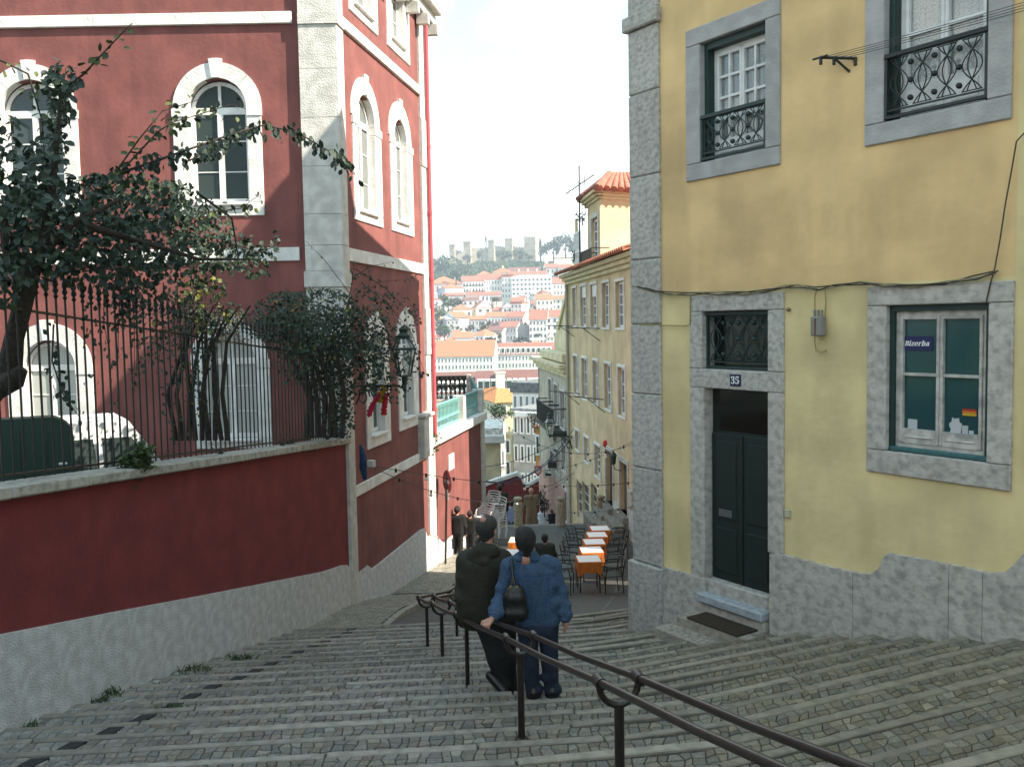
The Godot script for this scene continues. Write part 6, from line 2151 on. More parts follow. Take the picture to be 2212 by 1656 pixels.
func build_hill_trees() -> void:
	var green := [Color(0.04, 0.075, 0.032), Color(0.05, 0.085, 0.035), Color(0.022, 0.045, 0.03)]
	var cm := []
	for k in 3: cm.append(clump_mesh(1.0, 240, 0.16, green[k], 40 + k).mesh())
	# the wooded slope as one mass
	var mm := MultiMesh.new()
	mm.transform_format = MultiMesh.TRANSFORM_3D
	mm.mesh = cm[0]
	var xf := []
	for k in 2100:
		var z := rng.randf_range(655.0, 842.0)
		var x := rng.randf_range(-200.0, 120.0) * z / 800.0 - 0.0
		var px_ := proj(Vector3(x, terrain(x, z) + 2.0, -z))
		if px_.x < 640 or px_.x > 1400: continue
		var r := rng.randf_range(2.0, 5.5)
		if px_.y < 575 and px_.x > 1020 and px_.x < 1165 and px_.y < 567: r *= 0.5
		xf.append(Transform3D(Basis(UP, rng.randf() * TAU).scaled(Vector3(r, r * rng.randf_range(0.5, 0.9), r)), Vector3(x, terrain(x, z) + r * 0.3, -z)))
	mm.instance_count = xf.size()
	for k in xf.size(): mm.set_instance_transform(k, xf[k])
	var m := MultiMeshInstance3D.new()
	m.name = "hillside_wood"
	m.multimesh = mm
	m.material_override = M.leaf
	add_child(m)
	tag(m, "green bushes and trees covering the slope below the castle", "wood", "", "stuff")
	var sm := MultiMesh.new()
	sm.transform_format = MultiMesh.TRANSFORM_3D
	sm.mesh = cm[2]
	sm.instance_count = 130
	for k in 130:
		var f := rng.randf()
		var at := P(rng.randf_range(925, 1230), lerpf(752, 600, f) + rng.randf_range(-8, 8), lerpf(384, 640, f))
		var r := rng.randf_range(1.2, 3.0)
		sm.set_instance_transform(k, Transform3D(Basis(UP, rng.randf() * TAU).scaled(Vector3(r, r * 0.8, r)), at))
	var si := MultiMeshInstance3D.new()
	si.name = "garden_trees"
	si.multimesh = sm
	si.material_override = M.leaf
	add_child(si)
	tag(si, "small garden trees and bushes scattered between the hillside houses", "trees", "", "stuff")
	# trees one can tell apart: x, y foot, height px, depth, width factor, kind
	var list := [
		[942, 600, 46, 790.0, 0.5, 2, "dark round tree at the left end of the castle hill"], [962, 606, 58, 770.0, 0.75, 0, "large green tree left of the castle stairs"],
		[990, 575, 22, 835.0, 0.8, 1, "bush against the left castle tower"], [1010, 572, 24, 838.0, 0.9, 2, "dark tree before the second castle tower"],
		[1036, 566, 26, 845.0, 0.6, 0, "tree before the castle wall between two towers"], [1050, 538, 32, 866.0, 0.16, 2, "thin cypress rising above the castle wall"],
		[1084, 568, 30, 845.0, 0.9, 2, "dark tree below the fourth castle tower"], [1100, 566, 26, 846.0, 0.9, 0, "green tree right of the dark tree at the castle foot"],
		[1122, 566, 30, 842.0, 0.9, 2, "dark tree left of the big castle tower"], [1142, 566, 24, 840.0, 0.9, 1, "green tree at the foot of the big castle tower"],
		[1106, 537, 20, 872.0, 0.7, 0, "tree top showing above the castle wall"], [1175, 563, 34, 835.0, 0.9, 0, "tree right of the big castle tower"],
		[1196, 560, 42, 830.0, 1.1, 2, "broad dark tree in the wood right of the castle"], [1222, 556, 52, 825.0, 1.2, 2, "tallest dark tree at the right of the castle wood"], [1168, 560, 50, 850.0, 0.16, 2, "thin cypress right of the castle"],
		[1012, 610, 36, 700.0, 0.8, 1, "tree above the long orange roofs"], [985, 612, 34, 705.0, 1.0, 0, "broad tree right of the big orange hipped roof"],
		[968, 672, 44, 500.0, 0.9, 1, "green tree among houses on the left slope"], [990, 680, 40, 492.0, 0.9, 2, "dark tree beside the green one on the left slope"], [945, 700, 50, 470.0, 1.0, 1, "grey green tree on the left above the lower houses"],
		[1072, 656, 16, 520.0, 1.6, 0, "bush clump below the white house row"], [1050, 735, 48, 430.0, 0.7, 1, "pale bare tree on the lower slope"], [960, 735, 36, 440.0, 1.2, 0, "wide tree clump left on the lower slope"], [985, 610, 30, 560.0, 0.5, 2, "dark tree rising behind the broad hipped roof"]]
	for a in list:
		var f := P(a[0], a[1], a[3])
		var h: float = a[2] / FD * a[3]
		var t := thing("tree", a[6], "tree", f)
		ORG[t] = Vector3.ZERO
		var mb := MB.new()
		mb.tube([Vector3(0, -2, 0), Vector3(0.1, h * 0.3, 0), Vector3(0, h * 0.75, 0)], [h * 0.045, h * 0.03, h * 0.01], 6)
		part(t, "trunk", mb, M.bark)
		put(t, "crown", cm[a[5]], M.leaf, Transform3D(Basis.from_scale(Vector3(h * a[4] * 0.5, h * 0.52, h * a[4] * 0.5)), Vector3(0, h * 0.52, 0)))

# ---------------------------------------------------------------- handrail, tables, lamps and other furniture
func build_props() -> void:
	build_handrail()
	build_posts()
	build_tables()
	build_lamps()
	build_cables()
	build_signs()

func build_handrail() -> void:
	var h := thing("handrail", "double rail of dark iron tube on forked posts down the stairs", "handrail", Vector3(0.06, -3.1, -6.75))
	# post feet (x, z) and rail height above the ground
	var posts := [[1.14, 2.2], [0.545, 4.62], [0.065, 6.78], [-0.43, 9.15], [-0.82, 10.95], [-1.10, 12.2], [-0.77, 13.2]]
	var fork := 0.105
	var tops := []
	for i in posts.size():
		var x: float = posts[i][0]; var z: float = posts[i][1]
		var g := step_h(x, z)
		var gs := gh(x, z)
		var hh := 0.93
		if i == 3: hh = 0.86
		if i >= 4: hh = 0.80
		tops.append(Vector3(x, gs + hh, -z))
	# the rail line as it is seen: straight runs between bends
	var seen := [[1337, 1468], [1123, 1376], [1007, 1326], [953, 1303], [921, 1290], [985, 1278]]
	for i in 6: tops[i + 1] = P(seen[i][0], seen[i][1], posts[i + 1][1])
	tops[0] = tops[1] + (tops[1] - tops[2]) * 1.08
	var dirs := []
	for i in posts.size():
		var a: Vector3 = tops[maxi(i - 1, 0)]; var b: Vector3 = tops[mini(i + 1, posts.size() - 1)]
		if i == 5: b = tops[5]; 
		if i == 6: a = tops[5]
		var d := (b - a); d.y = 0
		dirs.append(d.normalized())
	var sides := []
	for i in posts.size():
		var d: Vector3 = dirs[i]
		var r := Vector3(-d.z, 0, d.x)   # to the right when looking along the rail
		sides.append(r)
		var mb := MB.new()
		var foot := Vector3(tops[i].x, step_h(tops[i].x, -tops[i].z) - 0.05, tops[i].z)
		mb.tube([foot, tops[i] - UP * 0.135], 0.026 if i < 3 else 0.022, 10)
		var po := part(h, "post", mb, M.rail_iron)
		mb = MB.new()
		mb.lathe(foot + UP * 0.05, [[0.055, 0.0], [0.05, 0.012], [0.03, 0.02]], 10)
		part(po, "foot_ring", mb, M.rail_iron)
		mb = MB.new()
		var arc := []
		var rad := []
		for k in 13:
			var w := lerpf(-1.75, 1.75, k / 12.0)
			arc.append(tops[i] + r * sin(w) * fork - UP * (cos(w) * fork * 1.05 + 0.02))
			rad.append(0.018)
		mb.tube(arc, rad, 8)
		for s in [-1.0, 1.0]:
			mb.tube([tops[i] + r * s * fork - dirs[i] * 0.04, tops[i] + r * s * fork + dirs[i] * 0.04], 0.033, 10)
		part(po, "fork", mb, M.rail_iron)
	for s in [-1.0, 1.0]:
		var path := []
		for i in posts.size() - 1: 
			path.append(tops[i] + sides[i] * s * fork)
			if i < posts.size() - 2:
				path.append((tops[i] + sides[i] * s * fork).lerp(tops[i + 1] + sides[i + 1] * s * fork, 0.5) - UP * 0.012)
		path.insert(0, path[0] + (path[0] - path[1]) * 1.2)
		var mb := MB.new()
		mb.tube(path, 0.0195, 12)
		part(h, "rail", mb, M.rail_iron)
	# level return at the foot
	for s in [-1.0, 1.0]:
		var mb := MB.new()
		var dr: Vector3 = dirs[6]
		mb.tube([tops[5] + sides[6] * s * fork * 0.9 - dr * 0.03, tops[6] + sides[6] * s * fork, tops[6] + sides[6] * s * fork + dr * 0.9], 0.021, 10)
		part(h, "rail", mb, M.rail_iron)

func build_posts() -> void:
	var spots := [[1120, 1138, 31.6, 1071, "cream stone post left of the khaki coat", Color(0.50, 0.45, 0.30)], [1212, 1133, 32.0, 1071, "pinkish stone post in the middle with a round cap", Color(0.42, 0.36, 0.28)], [1298, 1132, 32.0, 1068, "reddish brown stone post in front of the brown door", Color(0.38, 0.28, 0.20)]]
	for q in spots:
		var f := P(q[0], q[1], q[2])
		var h: float = (q[1] - q[3]) / FD * q[2]
		var t := thing("stone_post", q[4], "bollard", f, "stone posts at the head of the lower steps")
		var mb := MB.new()
		mb.col = q[5]
		mb.lathe(f, [[0.17, -0.2], [0.17, 0.03], [0.155, 0.06], [0.158, h * 0.72], [0.15, h * 0.8], [0.1, h * 0.84]], 18)
		var sh := part(t, "shaft", mb, mat("post_stone", Color(1, 1, 1), 0.85, "dirt", 1.5, "rough", 0.8))
		mb = MB.new()
		mb.col = q[5] * 0.95
		mb.lathe(f, [[0.085, h * 0.83], [0.085, h * 0.87], [0.15, h * 0.89], [0.155, h * 0.95], [0.11, h * 0.99], [0.0, h]], 18)
		part(t, "cap", mb, M.post_stone)

func make_table(called: String, label: String, w: float, d: float) -> Node3D:
	var t := thing(called, label, "table", Vector3.ZERO, "cafe tables set out on the square")
	var mb := MB.new()
	mb.box(Vector3(0, 0.735, 0), Vector3(w, 0.03, d), Basis(), 0.01)
	part(t, "tabletop", mb, M.old_paint)
	for s in [[-1, -1], [1, -1], [1, 1], [-1, 1]]:
		mb = MB.new()
		mb.tube([Vector3(s[0] * w * 0.42, 0.0, s[1] * d * 0.40), Vector3(s[0] * w * 0.42, 0.72, s[1] * d * 0.36)], 0.016, 6)
		part(t, "leg", mb, M.iron)
	# orange cloth with a hanging hem, white cloth laid over it
	for lay in 2:
		mb = MB.new()
		var hw: float = w / 2 + 0.006 + lay * 0.002
		var hd: float = d / 2 + 0.006 + lay * 0.002
		var top: float = 0.753 + lay * 0.004
		var n := 10
		if lay == 0:
			mb.quad(Vector3(-hw, top, hd), Vector3(hw, top, hd), Vector3(hw, top, -hd), Vector3(-hw, top, -hd))
			for e in 4:
				for k in n:
					var f0 := k / float(n); var f1 := (k + 1) / float(n)
					var p := []
					for f in [f0, f1]:
						var x: float = lerpf(-1, 1, f)
						var c := [Vector3(x * hw, 0, hd), Vector3(hw, 0, -x * hd), Vector3(-x * hw, 0, -hd), Vector3(-hw, 0, x * hd)][e] as Vector3
						var drop: float = 0.24 + 0.14 * pow(absf(x), 4.0) + 0.01 * sin(x * 9.0)
						var out := [Vector3(0, 0, 1), Vector3(1, 0, 0), Vector3(0, 0, -1), Vector3(-1, 0, 0)][e] as Vector3
						p.append(c + UP * top)
						p.append(c + UP * (top - drop) + out * (0.012 + 0.014 * sin(x * 8.0 + e)))
					mb.quad(p[1], p[3], p[2], p[0])
			part(t, "tablecloth", mb, M.cloth_orange)
		else:
			# square turned a little so that its points hang over the edges
			var c := [Vector3(-hw * 0.94, top, hd * 0.84), Vector3(hw * 0.94, top, hd * 0.84), Vector3(hw * 0.94, top, -hd * 0.8), Vector3(-hw * 0.94, top, -hd * 0.8)]
			mb.quad(c[0], c[1], c[2], c[3])
			for e in 4:
				var a: Vector3 = c[e]; var b: Vector3 = c[(e + 1) % 4]
				mb.quad(a - UP * 0.004, b - UP * 0.004, b, a)
			part(t, "overcloth", mb, M.cloth_white)
	return t

func make_chair(called: String, label: String, m: Material, group: String) -> Node3D:
	var t := thing(called, label, "chair", Vector3.ZERO, group)
	var mb := MB.new()
	mb.box(Vector3(0, 0.445, 0), Vector3(0.42, 0.02, 0.42), Basis(), 0.008)
	part(t, "seat", mb, m)
	for s in [-1.0, 1.0]:
		mb = MB.new()
		mb.tube([Vector3(s * 0.21, 0, 0.2), Vector3(s * 0.225, 0.44, 0.2), Vector3(s * 0.24, 0.64, 0.16)], 0.013, 6)
		part(t, "leg", mb, m)
		mb = MB.new()
		mb.tube([Vector3(s * 0.2, 0, -0.24), Vector3(s * 0.21, 0.44, -0.2), Vector3(s * 0.215, 0.8, -0.27)], 0.013, 6)
		part(t, "leg", mb, m)
		mb = MB.new()
		mb.tube([Vector3(s * 0.24, 0.64, 0.17), Vector3(s * 0.255, 0.66, 0.0), Vector3(s * 0.22, 0.67, -0.24)], 0.016, 6)
		part(t, "armrest", mb, m)
	mb = MB.new()
	var arc := []
	for k in 9:
		var x := lerpf(-0.215, 0.215, k / 8.0)
		arc.append(Vector3(x, 0.8 + 0.03 * (1.0 - pow(x / 0.215, 2.0)), -0.27 - 0.03 * (1.0 - pow(x / 0.215, 2.0))))
	mb.tube(arc, 0.014, 6)
	for k in 4:
		var y := 0.52 + k * 0.075
		mb.tube([Vector3(-0.21, y, -0.21 - (y - 0.44) * 0.19), Vector3(0, y, -0.235 - (y - 0.44) * 0.19), Vector3(0.21, y, -0.21 - (y - 0.44) * 0.19)], 0.011, 5)
	part(t, "backrest", mb, m)
	return t

func build_tables() -> void:
	var base := make_table("cafe_table", "", 0.53, 0.68)
	var names := ["nearest cafe table of the right row, orange cloth under white", "second nearest table of the right row, orange cloth under white", "middle table of the right row with orange and white cloths", "fourth table of the right row, orange cloth under white", "farthest table of the right row, orange cloth under white"]
	for i in 5:
		var px_: float = lerpf(1267, 1292, i / 4.0)
		var z := lerpf(21.0, 26.6, i / 4.0)
		var x := (px_ - 1106.0) / FD * z
		var t := base if i == 0 else dup(base, Transform3D(), names[i])
		if i == 0: t.set_meta("label", names[0])
		t.transform = Transform3D(Basis(UP, 0.04), G(x, z))
	var lf := [[1102, 20.2, "cafe table nearest behind the denim jacket, orange and white cloth"], [1107, 22.2, "middle table of the left row behind the couple's heads"], [1116, 24.4, "farthest table of the left row behind the couple's heads"]]
	for q in lf:
		var t := dup(base, Transform3D(), q[2])
		var x: float = (q[0] - 1106.0) / FD * q[1]
		t.transform = Transform3D(Basis(UP, -0.1), G(x, q[1]))
	var gname := "black cafe chairs round the tables"
	var c0 := make_chair("cafe_chair", "", M.iron, gname)
	var k := 0
	var ord := ["first", "second", "third", "fourth", "fifth", "sixth"]
	for s in [-1.0, 1.0]:
		for i in 6:
			var z := lerpf(20.6, 26.9, i / 5.0)
			var px_ := lerpf(1267, 1292, (z - 21.0) / 5.6)
			var x: float = (px_ - 1106.0) / FD * z + s * (0.56 + 0.04 * sin(i * 2.0))
			if s > 0: x -= 0.04
			var lab: String = "black cafe chair, %s from the front on the %s side of the right tables" % [ord[i], "left" if s < 0 else "right"]
			var c := c0 if k == 0 else dup(c0, Transform3D(), lab)
			if k == 0: c.set_meta("label", lab)
			c.transform = Transform3D(Basis(UP, -s * PI / 2 + 0.25 * sin(i * 3.1 + s)), G(x, z))
			k += 1
	for q in [[1078, 22.8, 1.2, "black cafe chair just right of the balding man's head"], [1085, 24.8, 1.4, "black cafe chair farther back behind the balding man"], [1153, 23.5, -1.4, "black cafe chair beside the seated man in dark jacket"], [1172, 20.6, 3.3, "black cafe chair under the seated man in dark jacket"]]:
		var c := dup(c0, Transform3D(), q[3])
		var x: float = (q[0] - 1106.0) / FD * q[1]
		c.transform = Transform3D(Basis(UP, q[2]), G(x, q[1]))
	# white chairs stacked by the terrace wall
	var w0 := make_chair("white_chair", "", M.white_paint, "white chairs stacked by the pink wall")
	k = 0
	for s in 3:
		var n := [9, 6, 4][s] as int
		for i in n:
			var z := [29.6, 28.6, 29.2][s] as float
			var px_ := [1052.0, 1030.0, 1066.0][s] as float
			var x := (px_ - 1106.0) / FD * z
			var at := G(x, z) + Vector3(0.022 * i, 0.085 * i, 0.0)
			var lab: String = "white plastic chair, %s from the bottom of the %s stack by the pink wall" % [["first", "second", "third", "fourth", "fifth", "sixth", "seventh", "eighth", "ninth"][i], ["tall leaning", "lower left", "short right"][s]]
			var c := w0 if k == 0 else dup(w0, Transform3D(), lab)
			if k == 0: c.set_meta("label", lab)
			c.transform = Transform3D(Basis(UP, [0.5, -0.3, 2.6][s]) * Basis(Vector3.BACK, -0.022 * i), at)
			c.set_meta("group", "white chairs of the %s stack" % ["tall leaning", "lower left", "short right"][s])
			k += 1

func lantern(host: Node3D, o: Vector3, s: float, m: Material) -> void:
	# tapering four sided street lantern standing on o
	var mb := MB.new()
	var a := 0.13 * s; var b := 0.25 * s; var h := 0.5 * s
	var bs := Basis(UP, PI / 4 + 0.3)
	for k in 4:
		var w0 := TAU * k / 4.0; var w1 := TAU * (k + 1) / 4.0
		var p0 := o + bs * Vector3(cos(w0) * a, 0, sin(w0) * a); var p1 := o + bs * Vector3(cos(w1) * a, 0, sin(w1) * a)
		var q0 := o + bs * Vector3(cos(w0) * b, h, sin(w0) * b); var q1 := o + bs * Vector3(cos(w1) * b, h, sin(w1) * b)
		var r0 := o + bs * Vector3(cos(w0) * a * 0.8, h + 0.2 * s, sin(w0) * a * 0.8); var r1 := o + bs * Vector3(cos(w1) * a * 0.8, h + 0.2 * s, sin(w1) * a * 0.8)
		mb.tube([p0, q0], 0.016 * s, 5); mb.tube([p0, p1], 0.014 * s, 5); mb.tube([q0, q1], 0.024 * s, 5); mb.tube([q0, r0], 0.016 * s, 5); mb.tube([r0, r1], 0.02 * s, 5)
		var g := MB.new()
		g.quad(p0, p1, q1, q0)
		part(host, "pane", g, M.glass_clear)
		g = MB.new()
		g.quad(q0, q1, r1, r0)
		part(host, "pane", g, M.glass_clear)
	mb.lathe(o, [[0.0, -0.12 * s], [0.05 * s, -0.1 * s], [0.06 * s, -0.02 * s], [a * 0.9, 0.0]], 10)
	mb.lathe(o, [[a * 0.9, h + 0.2 * s], [a * 0.95, h + 0.24 * s], [0.07 * s, h + 0.3 * s], [0.09 * s, h + 0.36 * s], [0.03 * s, h + 0.42 * s], [0.0, h + 0.44 * s]], 10)
	part(host, "frame", mb, m)
	mb = MB.new()
	mb.ball(o + UP * h * 0.5, Vector3(0.05, 0.09, 0.05) * s, Basis(), 10)
	part(host, "bulb", mb, M.bulb_glass)

func scroll_arm(host: Node3D, a: Vector3, b: Vector3, r: float, m: Material) -> void:
	var mb := MB.new()
	mb.tube([a, b], r, 6)
	var d := b - a
	var L := d.length()
	mb.tube([a - UP * 0.45 * L * 0.6, a - UP * 0.2 * L * 0.5 + d * 0.12, a + d * 0.45 - UP * 0.04, a + d * 0.6], r * 0.9, 6)
	for q in [[0.18, 0.2, 1.0], [0.42, 0.12, -1.0], [0.78, 0.09, 1.0]]:
		var c: Vector3 = a + d * q[0] - UP * (q[1] * L * 0.8)
		var path := []
		for k in 20:
			var w: float = k / 19.0 * TAU * 1.4
			var rr: float = q[1] * L * 0.75 * (1.0 - k / 26.0)
			path.append(c + d.normalized() * cos(w) * rr * q[2] + UP * sin(w) * rr)
		mb.tube(path, r * 0.7, 5)
	part(host, "bracket", mb, m)

func build_lamps() -> void:
	# lantern on the corner of the red building
	var z := 17.0
	var a := P(768, 833, 17.9); var b := P(862, 833, z)
	var t := thing("street_lantern", "glass street lantern on a scrolled iron bracket at the red building corner", "street lamp", a)
	scroll_arm(t, a, b, 0.022, M.iron)
	lantern(t, P(874, 812, z), 1.0, M.iron_green)
	var mb := MB.new()
	mb.tube([b, P(868, 838, z), P(874, 822, z)], 0.03, 6)
	mb.lathe(P(874, 836, z), [[0.0, -0.1], [0.04, -0.06], [0.03, 0.0], [0.05, 0.1], [0.05, 0.16]], 8)
	part(t, "stem", mb, M.iron_green)
	# lantern on the ochre house
	a = Y2.w(Y2.pix(1236, 944).x, P(1236, 944, 39.5).y, 0.0)
	var b2 := P(1188, 942, 38.0)
	t = thing("street_lantern", "glass street lantern on a long iron bracket from the ochre house", "street lamp", a)
	scroll_arm(t, a, b2, 0.03, M.iron)
	lantern(t, b2 + UP * 0.06, 1.0, M.iron_green)
	# lantern wrapped coloured garlands on the first bracket
	var cols := [[Color(0.55, 0.012, 0.08), [[797, 896], [803, 878], [812, 862], [822, 850]]], [Color(0.5, 0.30, 0.01), [[821, 868], [825, 850], [829, 836]]], [Color(0.5, 0.01, 0.04), [[828, 896], [831, 872], [834, 850]]]]
	var nm := ["crimson paper garland hanging left on the lantern bracket", "yellow paper garland hanging on the lantern bracket", "red paper garland hanging right of the yellow one"]
	for k in 3:
		mb = MB.new()
		var path := []
		for q in cols[k][1]: path.append(P(q[0], q[1], 17.3))
		mb.col = cols[k][0]
		for j in 60:
			var f := rng.randf() * (path.size() - 1)
			var c: Vector3 = path[int(f)].lerp(path[mini(int(f) + 1, path.size() - 1)], f - int(f))
			var d := Vector3(rng.randfn(), rng.randfn(), rng.randfn()).normalized()
			var e := d.cross(Vector3(rng.randfn(), rng.randfn(), rng.randfn())).normalized()
			mb.col = cols[k][0] * rng.randf_range(0.7, 1.2)
			c += d * 0.035
			mb.quad(c - e * 0.04, c - d * 0.045, c + e * 0.04, c + d * 0.045)
		mb.tube(path, 0.045, 7)
		solo("garland", mb, M.plain, nm[k], "garland", "")
	# blue cloth and floodlight on the quoin
	mb = MB.new()
	mb.col = Color(0.01, 0.05, 0.13)
	var bp := [P(779, 962, 18.0), P(784, 985, 17.9), P(784, 1010, 17.9), P(789, 1036, 17.9)]
	mb.tube(bp, [0.03, 0.07, 0.075, 0.04], 8)
	solo("blue_bag", mb, M.plain_soft, "bundled blue green plastic tied to the corner quoin", "bag")
	t = thing("floodlight", "small grey floodlight fixed beside the blue bundle on the corner", "floodlight", P(802, 1003, 17.6))
	mb = MB.new()
	mb.col = Color(0.5, 0.5, 0.48)
	mb.box(P(802, 1001, 17.6), Vector3(0.15, 0.14, 0.1), Basis(UP, -0.5), 0.015)
	part(t, "housing", mb, M.plain)
	mb = MB.new()
	mb.tube([P(802, 1001, 17.6), P(790, 1006, 18.0)], 0.015, 6)
	part(t, "arm", mb, M.iron)

func hang(a: Vector3, b: Vector3, sag: float, n := 14) -> Array:
	var path := []
	for k in n + 1:
		var f := k / float(n)
		path.append(a.lerp(b, f) - UP * sag * 4.0 * f * (1.0 - f))
	return path

func build_cables() -> void:
	var bulb := MB.new()
	bulb.col = Color(0.02, 0.02, 0.02)
	bulb.lathe(Vector3.ZERO, [[0.0, 0.03], [0.024, 0.02], [0.024, -0.05], [0.0, -0.055]], 8)
	var holder := bulb.mesh()
	bulb = MB.new()
	bulb.lathe(Vector3.ZERO, [[0.018, -0.04], [0.032, -0.08], [0.036, -0.1], [0.022, -0.125], [0.0, -0.13]], 8)
	var glass := bulb.mesh()
	# [ax, ay, az, bx, by, bz, sag, bulbs, label]
	var runs := [
		[806, 1006, 17.6, 1378, 1040, 27.5, 0.25, 12, "string of small lamps slung from the corner floodlight across the street, upper run"],
		[806, 1010, 17.6, 1240, 1022, 36.0, 0.9, 10, "string of small lamps slung from the corner floodlight, lower sagging run"],
		[1048, 878, 33.0, 1376, 955, 27.5, 0.9, 9, "string of white bulbs from the terrace to the ochre house"],
		[1376, 948, 27.5, 1170, 1016, 36.0, 0.2, 6, "taut cable with lamps from the grey pier down to the signs"],
		[1376, 1092, 27.5, 1180, 1102, 38.0, 0.15, 4, "straight wire with lamps low across the yellow facade"]]
	for r in runs:
		var a := P(r[0], r[1], r[2]); var b := P(r[3], r[4], r[5])
		var t := thing("lamp_string", r[8], "string lights", a)
		var path := hang(a, b, r[6], 20)
		var mb := MB.new()
		mb.tube(path, 0.008, 5)
		part(t, "cable", mb, M.iron)
		for k in r[7]:
			var f: float = (k + 0.7) / (r[7] + 0.4)
			var at: Vector3 = a.lerp(b, f) - UP * r[6] * 4.0 * f * (1.0 - f)
			var h := put(t, "lamp_holder", holder, M.plain, Transform3D(Basis(), at - a))
			if r[2] > 20.0 or k % 4 == 1: put(h, "bulb", glass, M.bulb_glass)
	var cab := [
		[1048, 1040, 33.0, 1236, 945, 37.0, 0.6, Color(0.008, 0.035, 0.10), 0.022, "blue garland cable sagging across the street, lower"], [1048, 1038, 33.0, 1240, 925, 37.5, 0.75, Color(0.01, 0.05, 0.11), 0.02, "blue green garland cable sagging across the street, upper"],
		[1030, 1010, 32.0, 1228, 940, 37.0, 0.25, Color(0.01, 0.02, 0.02), 0.016, "dark cable sagging from the terrace wall to the lantern bracket"], [985, 965, 28.5, 1120, 1015, 40.0, 0.2, Color(0.6, 0.6, 0.58), 0.01, "pale wire from the terrace ledge to the far houses"],
		[1048, 1075, 33.0, 1240, 1020, 37.0, 0.3, Color(0.012, 0.06, 0.05), 0.014, "green wire low across the street before the wavy wall"]]
	for c in cab:
		var mb := MB.new()
		mb.col = c[7]
		mb.tube(hang(P(c[0], c[1], c[2]), P(c[3], c[4], c[5]), c[6]), c[8] * 0.75, 5)
		solo("overhead_cable", mb, M.plain, c[9], "cable")
	var mb := MB.new()
	mb.col = Color(0.05, 0.045, 0.04)
	mb.tube([P(1366, 618, 12.9), P(1368, 700, 12.95), P(1373, 800, 12.95), P(1371, 900, 12.95), P(1376, 960, 12.95)], 0.007, 5)
	solo("loose_cable", mb, M.plain, "thin cable hanging down the street edge of the grey corner pier", "cable")

func build_signs() -> void:
	# round no entry sign seen nearly edge on
	var z := 24.6
	var g := P(962, 1222, z)
	var t := thing("road_sign", "round red road sign on a thin pole by the red wall, seen almost edge on", "road sign", g)
	var mb := MB.new()
	var top := P(965, 1015, z)
	mb.tube([g, top], 0.03, 8)
	part(t, "pole", mb, M.rail_iron)
	var fb := Basis(UP, -1.12) * Basis(Vector3.RIGHT, PI / 2)
	mb = MB.new()
	mb.col = Color(0.16, 0.025, 0.035)
	var c := P(966, 1040, z)
	mb.lathe(c, [[0.0, -0.01], [0.3, -0.01], [0.3, 0.01], [0.0, 0.01]], 28, fb, false)
	var disc := part(t, "disc", mb, M.plain)
	mb = MB.new()
	mb.col = Color(0.3, 0.3, 0.3)
	mb.box(c + fb * Vector3(0, 0.014, 0), Vector3(0.38, 0.008, 0.09), fb)
	part(disc, "bar", mb, M.plain)
	mb = MB.new()
	mb.col = Color(0.32, 0.32, 0.32)
	mb.box(P(965, 1068, z) , Vector3(0.24, 0.3, 0.02), Basis(UP, -1.12), 0.006)
	part(t, "plate", mb, M.plain)
	# hanging signs down the street
	var b := MB.new()
	z = 40.0
	t = thing("shop_sign", "dark rectangular sign hanging out over the lower steps", "sign", P(1193, 1004, z))
	b.col = Color(0.03, 0.022, 0.025)
	b.box(P(1193, 1004, z), Vector3(0.38, 0.28, 0.06), Basis(), 0.01)
	part(t, "board", b, M.plain)
	b = MB.new()
	b.tube([P(1184, 995, z), P(1215, 995, z)], 0.02, 5)
	b.tube([P(1188, 995, z), P(1188, 986, z), P(1194, 980, z), P(1190, 976, z)], 0.015, 5)
	part(t, "bracket", b, M.iron)
	t = thing("shop_sign", "white square lightbox sign with a black animal shape", "sign", P(1184, 1021, z))
	b = MB.new()
	b.col = Color(0.45, 0.45, 0.43)
	b.box(P(1184, 1021, z), Vector3(0.44, 0.38, 0.12), Basis(), 0.015)
	var bd := part(t, "board", b, M.plain)
	b = MB.new()
	b.col = Color(0.02, 0.02, 0.02)
	var o := P(1184, 1024, z) + Vector3(0, 0, 0.062)
	b.ball(o + Vector3(-0.07, 0.0, 0), Vector3(0.06, 0.07, 0.006))
	b.ball(o + Vector3(0.05, -0.01, 0), Vector3(0.1, 0.06, 0.006))
	part(bd, "emblem", b, M.plain)
	t = thing("shop_sign", "small red edged badge shaped sign left of the white lightbox", "sign", P(1162, 1016, z))
	b = MB.new()
	b.col = Color(0.3, 0.02, 0.04)
	var sh := PackedVector2Array([Vector2(-0.15, 0.2), Vector2(-0.15, -0.08), Vector2(-0.06, -0.18), Vector2(0.06, -0.18), Vector2(0.15, -0.08), Vector2(0.15, 0.2)])
	b.slab(sh, P(1162, 1016, z), Vector3.RIGHT, UP, Vector3.BACK, 0.05)
	var bg := part(t, "board", b, M.plain)
	b = MB.new()
	b.col = Color(0.55, 0.45, 0.42)
	for k in sh.size(): sh[k] *= 0.72
	b.slab(sh, P(1162, 1016, z) + Vector3(0, 0, 0.05), Vector3.RIGHT, UP, Vector3.BACK, 0.006)
	part(bg, "face", b, M.plain)

